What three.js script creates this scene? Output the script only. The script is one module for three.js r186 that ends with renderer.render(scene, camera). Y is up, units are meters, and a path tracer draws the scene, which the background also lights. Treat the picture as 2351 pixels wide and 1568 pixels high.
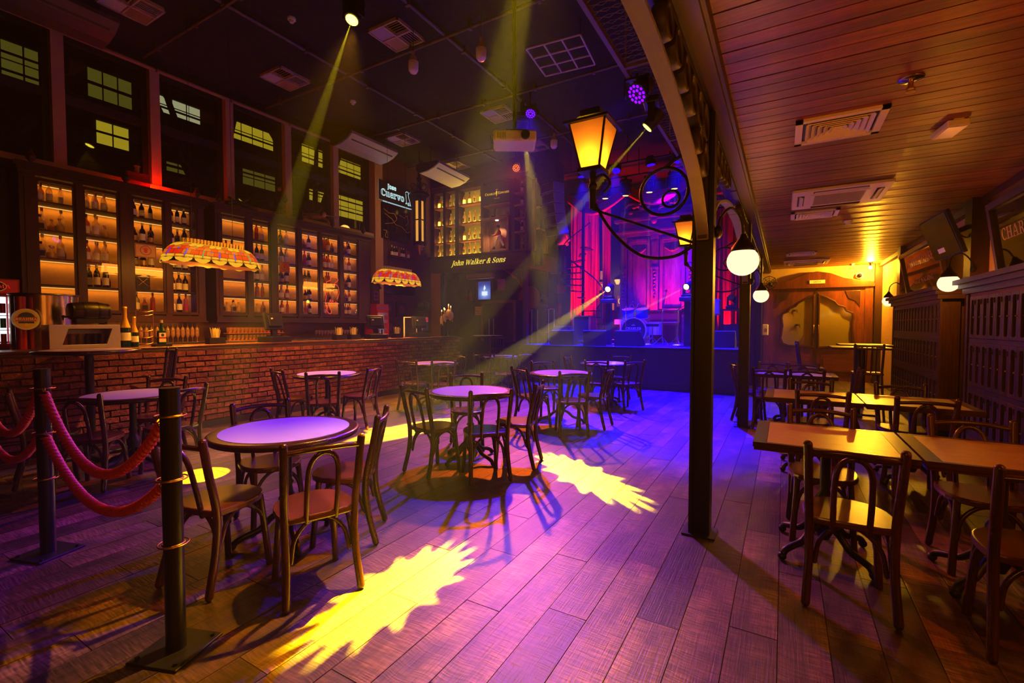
import * as THREE from 'three';
import { mergeGeometries, mergeVertices, toCreasedNormals } from 'three/addons/utils/BufferGeometryUtils.js';
import { RoundedBoxGeometry } from 'three/addons/geometries/RoundedBoxGeometry.js';
import { RectAreaLightUniformsLib } from 'three/addons/lights/RectAreaLightUniformsLib.js';

// ---------- camera, night sky, haze, exposure ----------
RectAreaLightUniformsLib.init();
const scene = new THREE.Scene();
const renderer = new THREE.WebGLRenderer({ antialias: true });
renderer.toneMapping = THREE.LinearToneMapping;
renderer.toneMappingExposure = 0.86;
renderer.shadowMap.enabled = true;
const camera = new THREE.PerspectiveCamera(72.56, 2351 / 1568, 0.05, 200);
camera.position.set(0, 1.5, 0);
camera.rotation.order = 'YXZ';
camera.rotation.set(-0.03556, 0.52883, 0);
scene.background = new THREE.Color(0x040609);
scene.fog = new THREE.FogExp2(0xffffff, 0.0019);

// ---------- stage wash lights that hang from the hall ceiling (their fittings are built further down) ----------
const WASH = [
  // [colour, intensity, position, target, half angle, penumbra, radius]
  { name: 'red', c: [1, 0.13, 0.004], i: 360, p: [-6.3, 5.72, -11.0], t: [-2.6, 0, -3.4], a: 0.62, pen: 0.6 },
  { name: 'blue', c: [0.06, 0.0, 1], i: 560, p: [-4.45, 5.72, -8.35], t: [-3.7, 0, -4.7], a: 0.6, pen: 0.9 },
  { name: 'blue', c: [0.08, 0.0, 1], i: 210, p: [-1.32, 3.82, -4.75], t: [-2.95, 0.77, -2.1], a: 0.27, pen: 0.9 },
];
// ---------- helpers ----------
let seedState = 20240611;
const rnd = () => { seedState = (seedState + 0x6d2b79f5) | 0; let t = Math.imul(seedState ^ (seedState >>> 15), 1 | seedState); t = (t + Math.imul(t ^ (t >>> 7), 61 | t)) ^ t; return ((t ^ (t >>> 14)) >>> 0) / 4294967296; };
const rr = (a, b) => a + (b - a) * rnd();
const pick = (a) => a[Math.floor(rnd() * a.length)];
const V = (x, y, z) => new THREE.Vector3(x, y, z);
const PI = Math.PI, D = PI / 180;
const taken = {};
function numbered(n) { taken[n] = (taken[n] || 0) + 1; return taken[n] === 1 ? n : n + '_' + String(taken[n] - 1).padStart(3, '0'); }
function mat(color, roughness = 0.6, metalness = 0, more = {}) {
  const Kind = ['clearcoat', 'transmission', 'sheen', 'ior', 'specularIntensity'].some((k) => k in more) ? THREE.MeshPhysicalMaterial : THREE.MeshStandardMaterial;
  return new Kind({ color, roughness, metalness, ...more });
}
const lin = (r, g, b) => new THREE.Color().setRGB(r, g, b);
function glow(color, strength, more = {}) { return new THREE.MeshStandardMaterial({ color: 0x111111, emissive: color, emissiveIntensity: strength, roughness: 0.6, ...more }); }
// geometry
function place(g, x = 0, y = 0, z = 0, rx = 0, ry = 0, rz = 0) {
  if (rx || ry || rz) g.applyMatrix4(new THREE.Matrix4().makeRotationFromEuler(new THREE.Euler(rx, ry, rz)));
  g.translate(x, y, z); return g;
}
const bx = (w, h, d, x, y, z, rx, ry, rz) => place(new THREE.BoxGeometry(w, h, d), x, y, z, rx, ry, rz);
const bb = (x0, x1, y0, y1, z0, z1) => bx(Math.abs(x1 - x0), Math.abs(y1 - y0), Math.abs(z1 - z0), (x0 + x1) / 2, (y0 + y1) / 2, (z0 + z1) / 2);
const rb = (w, h, d, r, x, y, z, rx, ry, rz) => place(new RoundedBoxGeometry(w, h, d, 2, r), x, y, z, rx, ry, rz);
const cy = (r0, r1, h, x, y, z, seg = 14, rx, ry, rz) => place(new THREE.CylinderGeometry(r0, r1, h, seg), x, y, z, rx, ry, rz);
const sp = (r, x, y, z, sx = 1, sy = 1, sz = 1, seg = 16) => { const g = new THREE.SphereGeometry(r, seg, Math.max(6, seg * 0.7 | 0)); g.scale(sx, sy, sz); return place(g, x, y, z); };
const to = (R, r, x, y, z, rx, ry, rz, a = 8, b = 24, arc = PI * 2) => place(new THREE.TorusGeometry(R, r, a, b, arc), x, y, z, rx, ry, rz);
function rod(a, b, r, seg = 8, r2 = r) {
  const A = V(...a), B = V(...b), d = B.clone().sub(A), g = new THREE.CylinderGeometry(r2, r, d.length(), seg);
  g.applyQuaternion(new THREE.Quaternion().setFromUnitVectors(V(0, 1, 0), d.clone().normalize()));
  const m = A.add(B).multiplyScalar(0.5); return g.translate(m.x, m.y, m.z);
}
function tb(pts, r, n = 24, rad = 7, closed = false, ten = 0.5) {
  return new THREE.TubeGeometry(new THREE.CatmullRomCurve3(pts.map((p) => V(...p)), closed, 'catmullrom', ten), n, r, rad, closed);
}
// tube with round caps
function tbc(pts, r, n, rad) { const a = pts[0], b = pts[pts.length - 1]; return mg([tb(pts, r, n, rad), sp(r, ...a, 1, 1, 1, 8), sp(r, ...b, 1, 1, 1, 8)]); }
const la = (p, seg = 20) => new THREE.LatheGeometry(p.map(([x, y]) => new THREE.Vector2(x, y)), seg);
function ex(pts, depth, bevel = 0, holes = []) {
  const s = pts instanceof THREE.Shape ? pts : new THREE.Shape(pts.map(([x, y]) => new THREE.Vector2(x, y)));
  for (const h of holes) s.holes.push(new THREE.Path(h.map(([x, y]) => new THREE.Vector2(x, y))));
  return new THREE.ExtrudeGeometry(s, { depth, bevelEnabled: bevel > 0, bevelSize: bevel, bevelThickness: bevel, bevelSegments: 2, curveSegments: 10 });
}
function mg(list) {
  const a = list.flat().map((g) => { const q = g.index ? g.toNonIndexed() : g.clone(); for (const k of Object.keys(q.attributes)) if (!['position', 'normal', 'uv'].includes(k)) q.deleteAttribute(k); q.clearGroups(); return q; });
  return mergeGeometries(a);
}
// box-projected uv in metres; ox, oy shift the pattern; swap turns the grain
function uvm(g, ox = 0, oy = 0, along = 'x') {
  if (g.index) g = g.toNonIndexed();
  const p = g.attributes.position, n = g.attributes.normal, uv = new Float32Array(p.count * 2);
  for (let i = 0; i < p.count; i += 3) {
    let nx = 0, ny = 0, nz = 0;
    for (let k = 0; k < 3; k++) { nx += Math.abs(n.getX(i + k)); ny += Math.abs(n.getY(i + k)); nz += Math.abs(n.getZ(i + k)); }
    for (let k = 0; k < 3; k++) {
      const x = p.getX(i + k), y = p.getY(i + k), z = p.getZ(i + k); let c = { x, y, z }, o = ['x', 'y', 'z'].filter((q) => q !== (nx >= ny && nx >= nz ? 'x' : ny >= nz ? 'y' : 'z'));
      let [a, b] = o; if (b === along) [a, b] = [b, a];
      uv[(i + k) * 2] = c[a] + ox; uv[(i + k) * 2 + 1] = c[b] + oy;
    }
  }
  g.setAttribute('uv', new THREE.BufferAttribute(uv, 2)); return g;
}
const wood = (g, along = 'y') => uvm(g, rr(0, 3), rr(0, 3), along);
// objects
function part(name, geo, m, parent, label) { const o = new THREE.Mesh(Array.isArray(geo) ? mg(geo) : geo, m); o.name = name; parent.add(o); if (label) o.userData.label = label; return o; }
function thing(name, label, category, p = [0, 0, 0], turn = 0, group) {
  const o = new THREE.Group(); o.name = numbered(name); o.position.set(...p); o.rotation.y = turn; o.userData = { label, category }; if (group) o.userData.group = group; scene.add(o); return o;
}
function solo(name, geo, m, label, category, group) {
  const o = part(name, geo, m, scene); o.name = numbered(name); o.userData = { label, category }; if (group) o.userData.group = group; return o;
}
function struct(name, geo, m, label) { const o = part(name, geo, m, scene); o.userData = { kind: 'structure' }; if (label) o.userData.label = label; return o; }
function copy(o, p, turn, label, group) { const c = o.clone(); c.name = numbered(o.name.replace(/_\d{3}$/, '')); c.userData = { ...o.userData }; scene.add(c); c.position.set(...p); c.rotation.y = turn; if (label) c.userData.label = label; if (group) c.userData.group = group; return c; }
function spot(c, i, p, t, a, pen, r, parent = scene) {
  const l = new THREE.SpotLight(Array.isArray(c) ? lin(...c) : c, i, 0, a, pen, 2); l.position.set(...p); l.target.position.set(...t); l.castShadow = true; l.shadow.radius = r; scene.add(l, l.target); l.name = 'spot_light'; return l;
}
function point(c, i, p, r = 2) { const l = new THREE.PointLight(Array.isArray(c) ? lin(...c) : c, i, 0, 2); l.position.set(...p); l.castShadow = true; l.shadow.radius = r; l.name = 'lamp_light'; scene.add(l); return l; }
function area(c, i, w, h, p, look) { const l = new THREE.RectAreaLight(Array.isArray(c) ? lin(...c) : c, i, w, h); l.position.set(...p); l.lookAt(...look); l.name = 'strip_light'; scene.add(l); return l; }

// ---------- computed textures ----------
const hash = (x, y) => { let h = Math.imul(x | 0, 374761393) + Math.imul(y | 0, 668265263); h = Math.imul(h ^ (h >>> 13), 1274126177); return ((h ^ (h >>> 16)) >>> 0) / 4294967296; };
function noise(x, y, px = 4096, py = 4096) {
  const ix = Math.floor(x), iy = Math.floor(y), fx = x - ix, fy = y - iy, u = fx * fx * (3 - 2 * fx), v = fy * fy * (3 - 2 * fy), m = (a, n) => ((a % n) + n) % n;
  const a = hash(m(ix, px), m(iy, py)), b = hash(m(ix + 1, px), m(iy, py)), c = hash(m(ix, px), m(iy + 1, py)), d = hash(m(ix + 1, px), m(iy + 1, py));
  return a + (b - a) * u + (c - a) * v + (a - b - c + d) * u * v;
}
function tex(w, h, f, srgb = true) {
  const d = new Uint8Array(w * h * 4);
  for (let y = 0; y < h; y++) for (let x = 0; x < w; x++) { const c = f(x / w, y / h), o = (y * w + x) * 4; if (typeof c === 'number') d[o] = d[o + 1] = d[o + 2] = Math.max(0, Math.min(255, c * 255)); else for (let k = 0; k < 3; k++) d[o + k] = Math.max(0, Math.min(255, c[k] * 255)); d[o + 3] = 255; }
  const t = new THREE.DataTexture(d, w, h); t.wrapS = t.wrapT = THREE.RepeatWrapping; t.magFilter = THREE.LinearFilter; t.minFilter = THREE.LinearMipmapLinearFilter; t.generateMipmaps = true; if (srgb) t.colorSpace = THREE.SRGBColorSpace; t.needsUpdate = true; return t;
}
function rep(t, x, y) { const c = t.clone(); c.repeat.set(x, y); c.needsUpdate = true; return c; }
function canvasTex(w, h, draw) { const c = document.createElement('canvas'); c.width = w; c.height = h; const g = c.getContext('2d'); draw(g, w, h); const t = new THREE.CanvasTexture(c); t.colorSpace = THREE.SRGBColorSpace; return t; }
// rough-sawn floor board: 2.6 m by 0.84 m per tile
const sawH = (u, v) => {
  const grain = noise(u * 18, v * 150, 18, 150) * 0.6 + noise(u * 60, v * 400, 60, 400) * 0.4, saw = noise(u * 420 + 3 * noise(u * 6, v * 9, 6, 9), v * 14, 420, 14), patch = noise(u * 7, v * 5, 7, 5) * 0.6 + noise(u * 21, v * 13, 21, 13) * 0.4;
  return { grain, saw, patch };
};
const plankMap = rep(tex(1536, 768, (u, v) => { const { grain, saw, patch } = sawH(u, v), k = 0.5 + 0.3 * grain + 0.5 * (saw - 0.5) * (0.25 + patch) + 0.5 * (patch - 0.5), kk = k * 0.98; return [kk, kk * 0.955, kk * 0.9]; }), 1 / 2.6, 1 / 0.84);
const plankBump = rep(tex(1536, 768, (u, v) => { const { grain, saw, patch } = sawH(u, v); return 0.3 + 0.35 * grain + 0.45 * saw * (0.3 + patch * 0.7); }, false), 1 / 2.6, 1 / 0.84);
// fine-grained hardwood: 1.6 m along u by 0.5 m
const grainMap = rep(tex(1024, 512, (u, v) => { const w = v * 34 + 2.2 * noise(u * 5, v * 8, 5, 8), k = 0.66 + 0.22 * noise(u * 10, w, 10, 34) + 0.22 * (noise(u * 40, v * 260, 40, 260) - 0.5) + 0.18 * (noise(u * 4, v * 5, 4, 5) - 0.5); return [k, k * 0.97, k * 0.94]; }), 1 / 1.6, 1 / 0.5);
const grainBump = rep(tex(512, 512, (u, v) => 0.4 + 0.5 * noise(u * 30, v * 220, 30, 220), false), 1 / 1.6, 1 / 0.5);
const roughNoise = rep(tex(512, 512, (u, v) => 0.5 * noise(u * 60, v * 60, 60, 60) + 0.3 * noise(u * 170, v * 170, 170, 170) + 0.2 * noise(u * 14, v * 14, 14, 14), false), 2, 2);
const brickMap = rep(tex(512, 512, (u, v) => { const k = 0.62 + 0.35 * noise(u * 14, v * 14, 14, 14) + 0.25 * (noise(u * 90, v * 90, 90, 90) - 0.5), s = noise(u * 40, v * 40, 40, 40) > 0.8 ? 0.12 : 0; return [k - s, k * 0.95 - s, k * 0.92 - s]; }), 2, 2);
const marbleMap = tex(1024, 1024, (u, v) => { let k = 0.93 + 0.05 * noise(u * 6, v * 6); const q = Math.abs(noise(u * 5 + 2 * noise(u * 9, v * 9), v * 5 + 2 * noise(u * 8 + 9, v * 8)) - 0.5); if (q < 0.03) k -= (0.03 - q) * 4.5 * noise(u * 11, v * 11); return [k, k * 0.985, k * 0.965]; });
const plasterBump = rep(tex(512, 512, (u, v) => 0.5 * noise(u * 40, v * 40, 40, 40) + 0.5 * noise(u * 130, v * 130, 130, 130), false), 0.7, 0.7);
const topMap = rep(tex(1024, 256, (u, v) => { const k = 0.84 + 0.12 * noise(u * 6, v * 26, 6, 26) + 0.1 * (noise(u * 30, v * 150, 30, 150) - 0.5); const dk = noise(u * 4, v * 40, 4, 40) > 0.86 && noise(u * 9, v * 9, 9, 9) > 0.5 ? 0.25 : 0; return [k - dk, (k - dk) * 0.96, (k - dk) * 0.9]; }), 1.25, 2);

// ---------- shared materials ----------
const woodM = (hex, rough = 0.45, more = {}) => mat(hex, rough, 0, { map: grainMap, ...more });
const M = {
  mahogany: woodM(0x481a0c, 0.4), darkwood: woodM(0x3c1a0e, 0.45), chair: woodM(0x4c2610, 0.24), seat: woodM(0x623418, 0.26),
  rimwood: woodM(0x42220e, 0.26), ceilwood: woodM(0x9a5a2c, 0.5), doorwood: woodM(0x7e3c1c, 0.4), locker: woodM(0x4e2414, 0.4), honey: woodM(0xb8743a, 0.45),
  iron: mat(0x0d0c0b, 0.45, 0.3), black: mat(0x0a0a0b, 0.55), blackgloss: mat(0x070708, 0.15), steel: mat(0x9a9a98, 0.28, 1), chrome: mat(0xd8d8d8, 0.12, 1), brass: mat(0xb8873a, 0.3, 1), darksteel: mat(0x2a2a2c, 0.4, 0.8),
  white: mat(0xd9d4c8, 0.5), cream: mat(0xd8c9a4, 0.6), plaster: mat(0xc9a86a, 0.85, 0, { bumpMap: plasterBump, bumpScale: 0.004 }), marble: mat(0xa8a0b4, 0.3, 0, { map: marbleMap }),
  glass: mat(0xffffff, 0.02, 0, { transmission: 1, ior: 1.45 }), ceiling: mat(0x16120f, 0.95, 0, { bumpMap: roughNoise, bumpScale: 0.01 }), conduit: mat(0x5e5346, 0.5, 0.5), rubber: mat(0x101010, 0.8), paper: mat(0xe6e0d2, 0.8), red: mat(0xb01512, 0.35),
};
// ---------- floor ----------
const eyeR = V(Math.cos(0.52883), 0, -Math.sin(0.52883)), eyeF = V(-Math.sin(0.52883), 0, -Math.cos(0.52883));
function seen(x, y, z, mx = 1.12, my = 0.75) { const v = V(x, y - 1.5, z), d = v.dot(eyeF); return d > 0.3 && Math.abs(v.dot(eyeR)) < d * mx && Math.abs(v.y) < d * my; }
{
  const floor = struct('floor', bb(-9.9, 2.35, -0.2, -0.006, 3.2, -17.2), mat(0x120c08, 0.9));
  const tones = [0x7e6048, 0x5c4433, 0x94745a, 0x4c3729, 0x86664a, 0x6c513f].map((c) => mat(c, 0.46, 0, { map: plankMap, bumpMap: plankBump, bumpScale: 0.0032 }));
  const W = 0.21, L = 1.27, list = [];
  for (let i = 0, x = -9.66; x < 2.1; x += W, i++) {
    const off = (i * 0.437) % 1 * L;
    for (let z = 3 + off - L; z > -15.2 - L; z -= L) {
      const z0 = Math.min(3, z + L), z1 = Math.max(-15.2, z); if (z0 - z1 < 0.05) continue;
      list.push({ x: x + W / 2, z: (z0 + z1) / 2, w: Math.min(W, 2.15 - x) - 0.004, l: z0 - z1 - 0.004, t: (i * 7 + Math.floor(rnd() * 6)) % 6, v: list.length % 9 });
    }
  }
  const near = list.filter((p) => [-0.6, 0, 0.6].some((k) => seen(p.x, 0, p.z + k)) && p.x > -7.3).sort((a, b) => a.x * a.x + a.z * a.z - b.x * b.x - b.z * b.z);
  const own = new Set(near.slice(0, 295)), cache = {};
  const geoOf = (w, l, v) => uvm(bx(w, 0.014, l, 0, -0.007, 0), v * 0.61 + 0.3, v * 0.217, 'z');
  const rest = [[], [], [], [], [], []];
  for (const p of list) {
    const full = Math.abs(p.l - (L - 0.004)) < 1e-6 && Math.abs(p.w - (W - 0.004)) < 1e-6, dy = ((p.v * 37) % 5) * -0.0004;
    if (own.has(p)) { const g = full ? cache[p.v] ??= geoOf(p.w, p.l, p.v) : geoOf(p.w, p.l, p.v); const o = part('plank', g, tones[p.t], floor); o.position.set(p.x, dy, p.z); } else rest[p.t].push(geoOf(p.w, p.l, p.v).translate(p.x, dy, p.z));
  }
  const far = part('far_planks', mergeGeometries(rest.map((r) => mergeGeometries(r)), true), tones, floor); far.userData.kind = 'stuff';
}
// ---------- shell of the hall ----------
const wallDark = mat(0x2a1710, 0.8, 0, { bumpMap: plasterBump, bumpScale: 0.003 }), wallBrown = mat(0x4a2418, 0.7, 0, { bumpMap: plasterBump, bumpScale: 0.003 }), plasterTan = mat(0xb08850, 0.85, 0, { bumpMap: plasterBump, bumpScale: 0.004 });
struct('ceiling', bb(-10.2, -0.55, 6.2, 6.4, 3.4, -17.4), M.ceiling);
struct('wall_behind', bb(-10.2, 2.6, 0, 6.4, 3.0, 3.2), wallDark);
struct('wall_right', bb(2.15, 2.35, 0, 3.3, 3.0, -15.4), mat(0xc89a58, 0.85, 0, { bumpMap: plasterBump, bumpScale: 0.004 }));
struct('wall_fascia', bb(-0.6, -0.42, 3.24, 6.2, 3.0, -17.2), mat(0xa8946a, 0.8, 0, { bumpMap: plasterBump, bumpScale: 0.004 }));
struct('wall_back', bb(-9.9, -0.42, 0, 6.2, -17.0, -17.2), mat(0x1a1216, 0.9));
struct('wall_stage_side', bb(-0.72, -0.56, 0, 3.24, -12.9, -17.0), mat(0x4a3a2c, 0.85));
struct('wall_left_lower', bb(-9.95, -9.7, 0, 3.86, 3.0, -9.0), mat(0x1d211a, 0.5));
struct('wall_left_upper', bb(-9.95, -9.7, 6.0, 6.2, 3.0, -9.0), mat(0x1a1410, 0.8));
struct('wall_left', bb(-9.95, -9.6, 0, 6.2, -9.28, -11.4), wallBrown);
struct('wall_left_near', bb(-9.95, -9.7, 3.86, 6.2, 3.0, -1.44), wallDark);
struct('trim_1', mg([bb(-9.72, -9.5, 0, 6.2, -9.0, -9.28)]), plasterTan, 'tan plastered column at the end of the window wall');
// wooden ceiling of the side room, board by board
{
  const c = struct('ceiling_boarded', bb(-0.42, 2.15, 3.1, 3.24, 3.0, -15.4), mat(0x140a05, 0.9));
  const tones = [0x96481a, 0x7c3812, 0xa4541e, 0x883f15, 0x9a4c1a].map((h) => woodM(h, 0.4, { bumpMap: grainBump, bumpScale: 0.001 }));
  const gs = [0, 1, 2, 3, 4, 5, 6].map((v) => { const g = bx(2.57, 0.03, 0.122, 0, 0, 0); return uvm(g, v * 0.37, v * 0.53, 'x'); });
  for (let z = 2.9, i = 0; z > -15.2; z -= 0.1325, i++) { const o = part('board', gs[(i * 5) % 7], tones[Math.floor(rnd() * 5)], c); o.position.set(0.865, 3.085 + (i % 3) * 0.001, z); }
}
// edge beam of the boarded ceiling, with its wooden cover strip
struct('trim_2', wood(bb(-0.62, -0.4, 2.98, 3.24, 3.0, -15.2), 'z'), M.darkwood);
struct('trim_3', wood(mg([bb(-0.4, -0.34, 2.99, 3.08, 3.0, -15.2), bb(-0.44, -0.36, 2.96, 3.0, 3.0, -15.2)]), 'z'), M.mahogany);
struct('trim_4', wood(bb(2.06, 2.15, 2.98, 3.08, 3.0, -15.2), 'z'), M.mahogany);
// end wall of the side room
struct('wall_end', bb(-0.75, 2.35, 0, 3.3, -15.2, -15.4), M.plaster);
struct('trim_5', wood(bb(2.0, 2.2, 0, 3.07, -15.02, -15.2)), M.darkwood);
struct('baseboard_end', wood(mg([bb(1.98, 2.15, 0, 0.12, -15.0, -15.2), bb(-0.56, -0.5, 0, 0.12, -15.14, -15.2)]), 'x'), M.darkwood);
// posts on the right wall
for (const [i, z] of [[6, -8.0], [7, -3.6], [8, -12.1]]) struct('trim_' + i, wood(bb(1.98, 2.15, 0, 3.07, z + 0.13, z - 0.13)), M.darkwood);

// ---------- iron pillars with arched brackets along the edge of the side room ----------
function bracketGeo(s) { // arched flange from the pillar (z = 0) along s * z
  const c = new THREE.CatmullRomCurve3([[0.06, 2.1], [0.18, 2.25], [0.43, 2.43], [0.8, 2.55], [1.15, 2.63], [1.6, 2.69], [2.0, 2.7]].map(([z, y]) => V(0, y, s * z))), prof = c.getPoints(18).map((p) => [p.x, p.y, p.z]), f = [];
  for (let k = 0; k < 18; k++) { const a = prof[k], b = prof[k + 1], l = Math.hypot(b[1] - a[1], b[2] - a[2]); f.push(bx(0.076, 0.02, l + 0.008, 0, (a[1] + b[1]) / 2, (a[2] + b[2]) / 2, Math.atan2(-(b[1] - a[1]) * s, Math.abs(b[2] - a[2])))); }
  return f;
}
const bracketPaint = mat(0x8a8058, 0.6, 0, { bumpMap: roughNoise, bumpScale: 0.002 });
const ringPaint = mat(0x3a2f24, 0.55, 0.2);
function pillar(z, label) {
  const t = thing('iron_pillar', label, 'pillar', [-0.5, 0, z], 0, 'iron pillars along the boarded ceiling');
  const H = [bb(-0.065, 0.065, 0, 2.98, -0.008, 0.008), bb(-0.07, -0.052, 0, 2.98, -0.062, 0.062), bb(0.052, 0.07, 0, 2.98, -0.062, 0.062)];
  part('shaft', mg(H), M.iron, t);
  part('base_plate', bb(-0.11, 0.11, 0, 0.012, -0.1, 0.1), M.iron, t);
  for (const s of [1, -1]) {
    const b = part('bracket', mg(bracketGeo(s)), bracketPaint, t, 'pale painted arched bracket');
    for (const [y, d, r] of [[2.84, 0.2, 0.11], [2.6, 0.19, 0.1], [2.83, 0.44, 0.1], [2.65, 0.42, 0.07], [2.82, 0.68, 0.1], [2.84, 0.9, 0.08], [2.86, 1.12, 0.08], [2.87, 1.34, 0.07]]) part('ring', to(r, 0.013, 0, y, s * d, 0, PI / 2, 0, 8, 22), ringPaint, b).scale.x = 3;
    part('spandrel_bar', mg([bb(-0.03, 0.03, 2.94, 2.98, 0.06 * s, 2.0 * s), bb(-0.03, 0.03, 2.1, 2.98, 0.05 * s, 0.09 * s)]), ringPaint, b);
  }
  return t;
}
pillar(-3.55, 'black iron pillar nearest to the camera, carrying a globe lamp'); pillar(-7.6, 'black iron pillar behind the nearest one, beside the rear square tables'); pillar(-11.65, 'black iron pillar at the corner of the stage'); pillar(0.5, 'black iron pillar behind the camera');

// ---------- hall windows ----------
{
  const zs = [-1.45, -2.75, -4.02, -5.3, -6.57, -7.85, -9.12], frameM = mat(0xa8825e, 0.7, 0, { bumpMap: plasterBump, bumpScale: 0.002 }), blk = mat(0x0c0b0a, 0.6);
  for (let k = 0; k < 6; k++) {
    const a = zs[k], b = zs[k + 1], w = struct('window_' + (k + 1), mg([bb(-9.85, -9.62, 3.9, 6.0, a + 0.075, a - 0.075), bb(-9.85, -9.55, 3.86, 3.95, a + 0.075, b + 0.075)]), frameM);
    part('sash', mg([bb(-9.83, -9.74, 3.95, 6.0, a - 0.075, a - 0.1), bb(-9.83, -9.74, 3.95, 6.0, b + 0.16, b + 0.075), bb(-9.83, -9.74, 4.97, 5.1, a - 0.1, b + 0.16), bb(-9.83, -9.74, 5.92, 6.0, a - 0.1, b + 0.16)]), blk, w, 'black sash');
    part('pane', bb(-9.8, -9.794, 3.95, 4.97, a - 0.1, b + 0.16), M.glass, w); part('pane', bb(-9.8, -9.794, 5.1, 5.92, a - 0.1, b + 0.16), M.glass, w);
    part('blind_roll', cy(0.035, 0.035, a - b - 0.04, -9.58, 5.96, (a + b) / 2, 10, PI / 2), mat(0x8a6a4c, 0.7), w, 'rolled-up blind');
  }
}
// ---------- bentwood chairs ----------
function makeChair() {
  const t = thing('bentwood_chair', '', 'chair');
  const S = new THREE.Shape(); S.moveTo(-0.185, 0.17); S.bezierCurveTo(-0.22, 0, -0.21, -0.2, 0, -0.205); S.bezierCurveTo(0.21, -0.2, 0.22, 0, 0.185, 0.17); S.bezierCurveTo(0.17, 0.2, -0.17, 0.2, -0.185, 0.17);
  const g = ex(S, 0.02, 0.009); g.rotateX(PI / 2); g.translate(0, 0.462, 0);
  part('seat', uvm(g, 0, 0, 'z'), M.seat, t);
  const R = 0.0145;
  for (const s of [-1, 1]) {
    part('leg', wood(tbc([[s * 0.2, 0.875, 0.265], [s * 0.194, 0.7, 0.232], [s * 0.185, 0.46, 0.182], [s * 0.183, 0.25, 0.19], [s * 0.195, 0.0205, 0.245]], 0.0215, 26, 9)), M.chair, t, 'back leg running up into the back post');
    part('leg', wood(mg([rod([s * 0.15, 0.445, -0.135], [s * 0.175, 0.0, -0.175], 0.0185, 10, 0.0205)])), M.chair, t);
    part('arched_brace', wood(tbc([[s * 0.166, 0.2, -0.155], [s * 0.162, 0.33, -0.13], [s * 0.16, 0.415, -0.05], [s * 0.162, 0.425, 0.03], [s * 0.17, 0.38, 0.11], [s * 0.176, 0.24, 0.165]], 0.0125, 24, 7)), M.chair, t);
    part('arched_brace', wood(tbc([[-0.155, 0.22, s * 0.17], [-0.13, 0.34, s * 0.155], [-0.05, 0.42, s * 0.145], [0.05, 0.42, s * 0.145], [0.13, 0.34, s * 0.155], [0.155, 0.22, s * 0.17]], 0.0125, 24, 7)), M.chair, t);
  }
  part('top_rail', wood(tbc([[-0.196, 0.835, 0.257], [-0.1, 0.846, 0.285], [0, 0.85, 0.294], [0.1, 0.846, 0.285], [0.196, 0.835, 0.257]], 0.0155, 20, 8), 'x'), M.chair, t);
  part('back_hoop', wood(tbc([[-0.078, 0.43, 0.185], [-0.08, 0.6, 0.222], [-0.074, 0.74, 0.255], [-0.045, 0.805, 0.273], [0, 0.825, 0.279], [0.045, 0.805, 0.273], [0.074, 0.74, 0.255], [0.08, 0.6, 0.222], [0.078, 0.43, 0.185]], 0.0145, 36, 8)), M.chair, t);
  return t;
}
const chair0 = makeChair(); let chairUsed = false;
function chair(x, z, turn, label, group, y = 0) {
  if (!chairUsed) { chairUsed = true; chair0.position.set(x, y, z); chair0.rotation.y = turn; chair0.userData.label = label; chair0.userData.group = group; return chair0; }
  return copy(chair0, [x, y, z], turn, label, group);
}
// ---------- round tables ----------
function makeRound() {
  const t = thing('round_table', '', 'table'), R = 0.485;
  part('rim', uvm(la([[R - 0.075, 0.772], [R - 0.02, 0.774], [R - 0.004, 0.768], [R, 0.757], [R - 0.002, 0.748], [R - 0.012, 0.742], [R - 0.01, 0.735], [R - 0.022, 0.728], [R - 0.08, 0.728]], 72), 0, 0, 'x'), M.rimwood, t, 'dark glossy wooden rim');
  const top = cy(R - 0.07, R - 0.07, 0.04, 0, 0.7545, 0, 64), p = top.attributes.position, uv = top.attributes.uv; for (let i = 0; i < p.count; i++) uv.setXY(i, p.getX(i) + 0.5, p.getZ(i) + 0.5);
  part('marble_inlay', top, M.marble, t, 'pale veined stone top');
  part('column', la([[0, 0.735], [0.1, 0.735], [0.1, 0.72], [0.032, 0.7], [0.03, 0.42], [0.045, 0.4], [0.03, 0.38], [0.038, 0.33], [0.06, 0.29], [0.062, 0.25], [0.045, 0.2], [0.055, 0.16], [0.03, 0.1], [0, 0.1]], 18), M.iron, t);
  for (let k = 0; k < 4; k++) { const g = mg([tb([[0.02, 0.2, 0], [0.1, 0.17, 0], [0.18, 0.1, 0], [0.26, 0.075, 0], [0.32, 0.05, 0], [0.345, 0.022, 0]], 0.022, 20, 7), sp(0.026, 0.342, 0.026, 0)]); g.rotateY(k * PI / 2 + PI / 4); part('foot', g, M.iron, t, 'cast iron foot'); }
  return t;
}
const T = [[-3.0, -2.0], [-2.99, -4.2], [-2.93, -6.5], [-2.95, -8.6], [-5.82, -6.95], [-5.92, -4.62], [-5.75, -9.25], [-5.93, -2.2]];
const TL = ['the nearest round table', 'the round table in mid floor', 'the third round table towards the stage', 'the round table nearest the stage', 'the round table by the bar end', 'the round table halfway along the bar', 'the round table before the booth', 'the round table behind the ropes'];
const TS = ['nearest round table with a pale stone top and dark wooden rim', 'round table with stone top in the middle of the dance floor', 'round stone-topped table third in line towards the stage', 'round stone-topped table closest to the stage front', 'round stone-topped table by the far end of the brick bar', 'round stone-topped table halfway along the brick bar', 'round stone-topped table in the yellow beam before the booth', 'round stone-topped table behind the red rope barrier'];
const table0 = makeRound();
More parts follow.
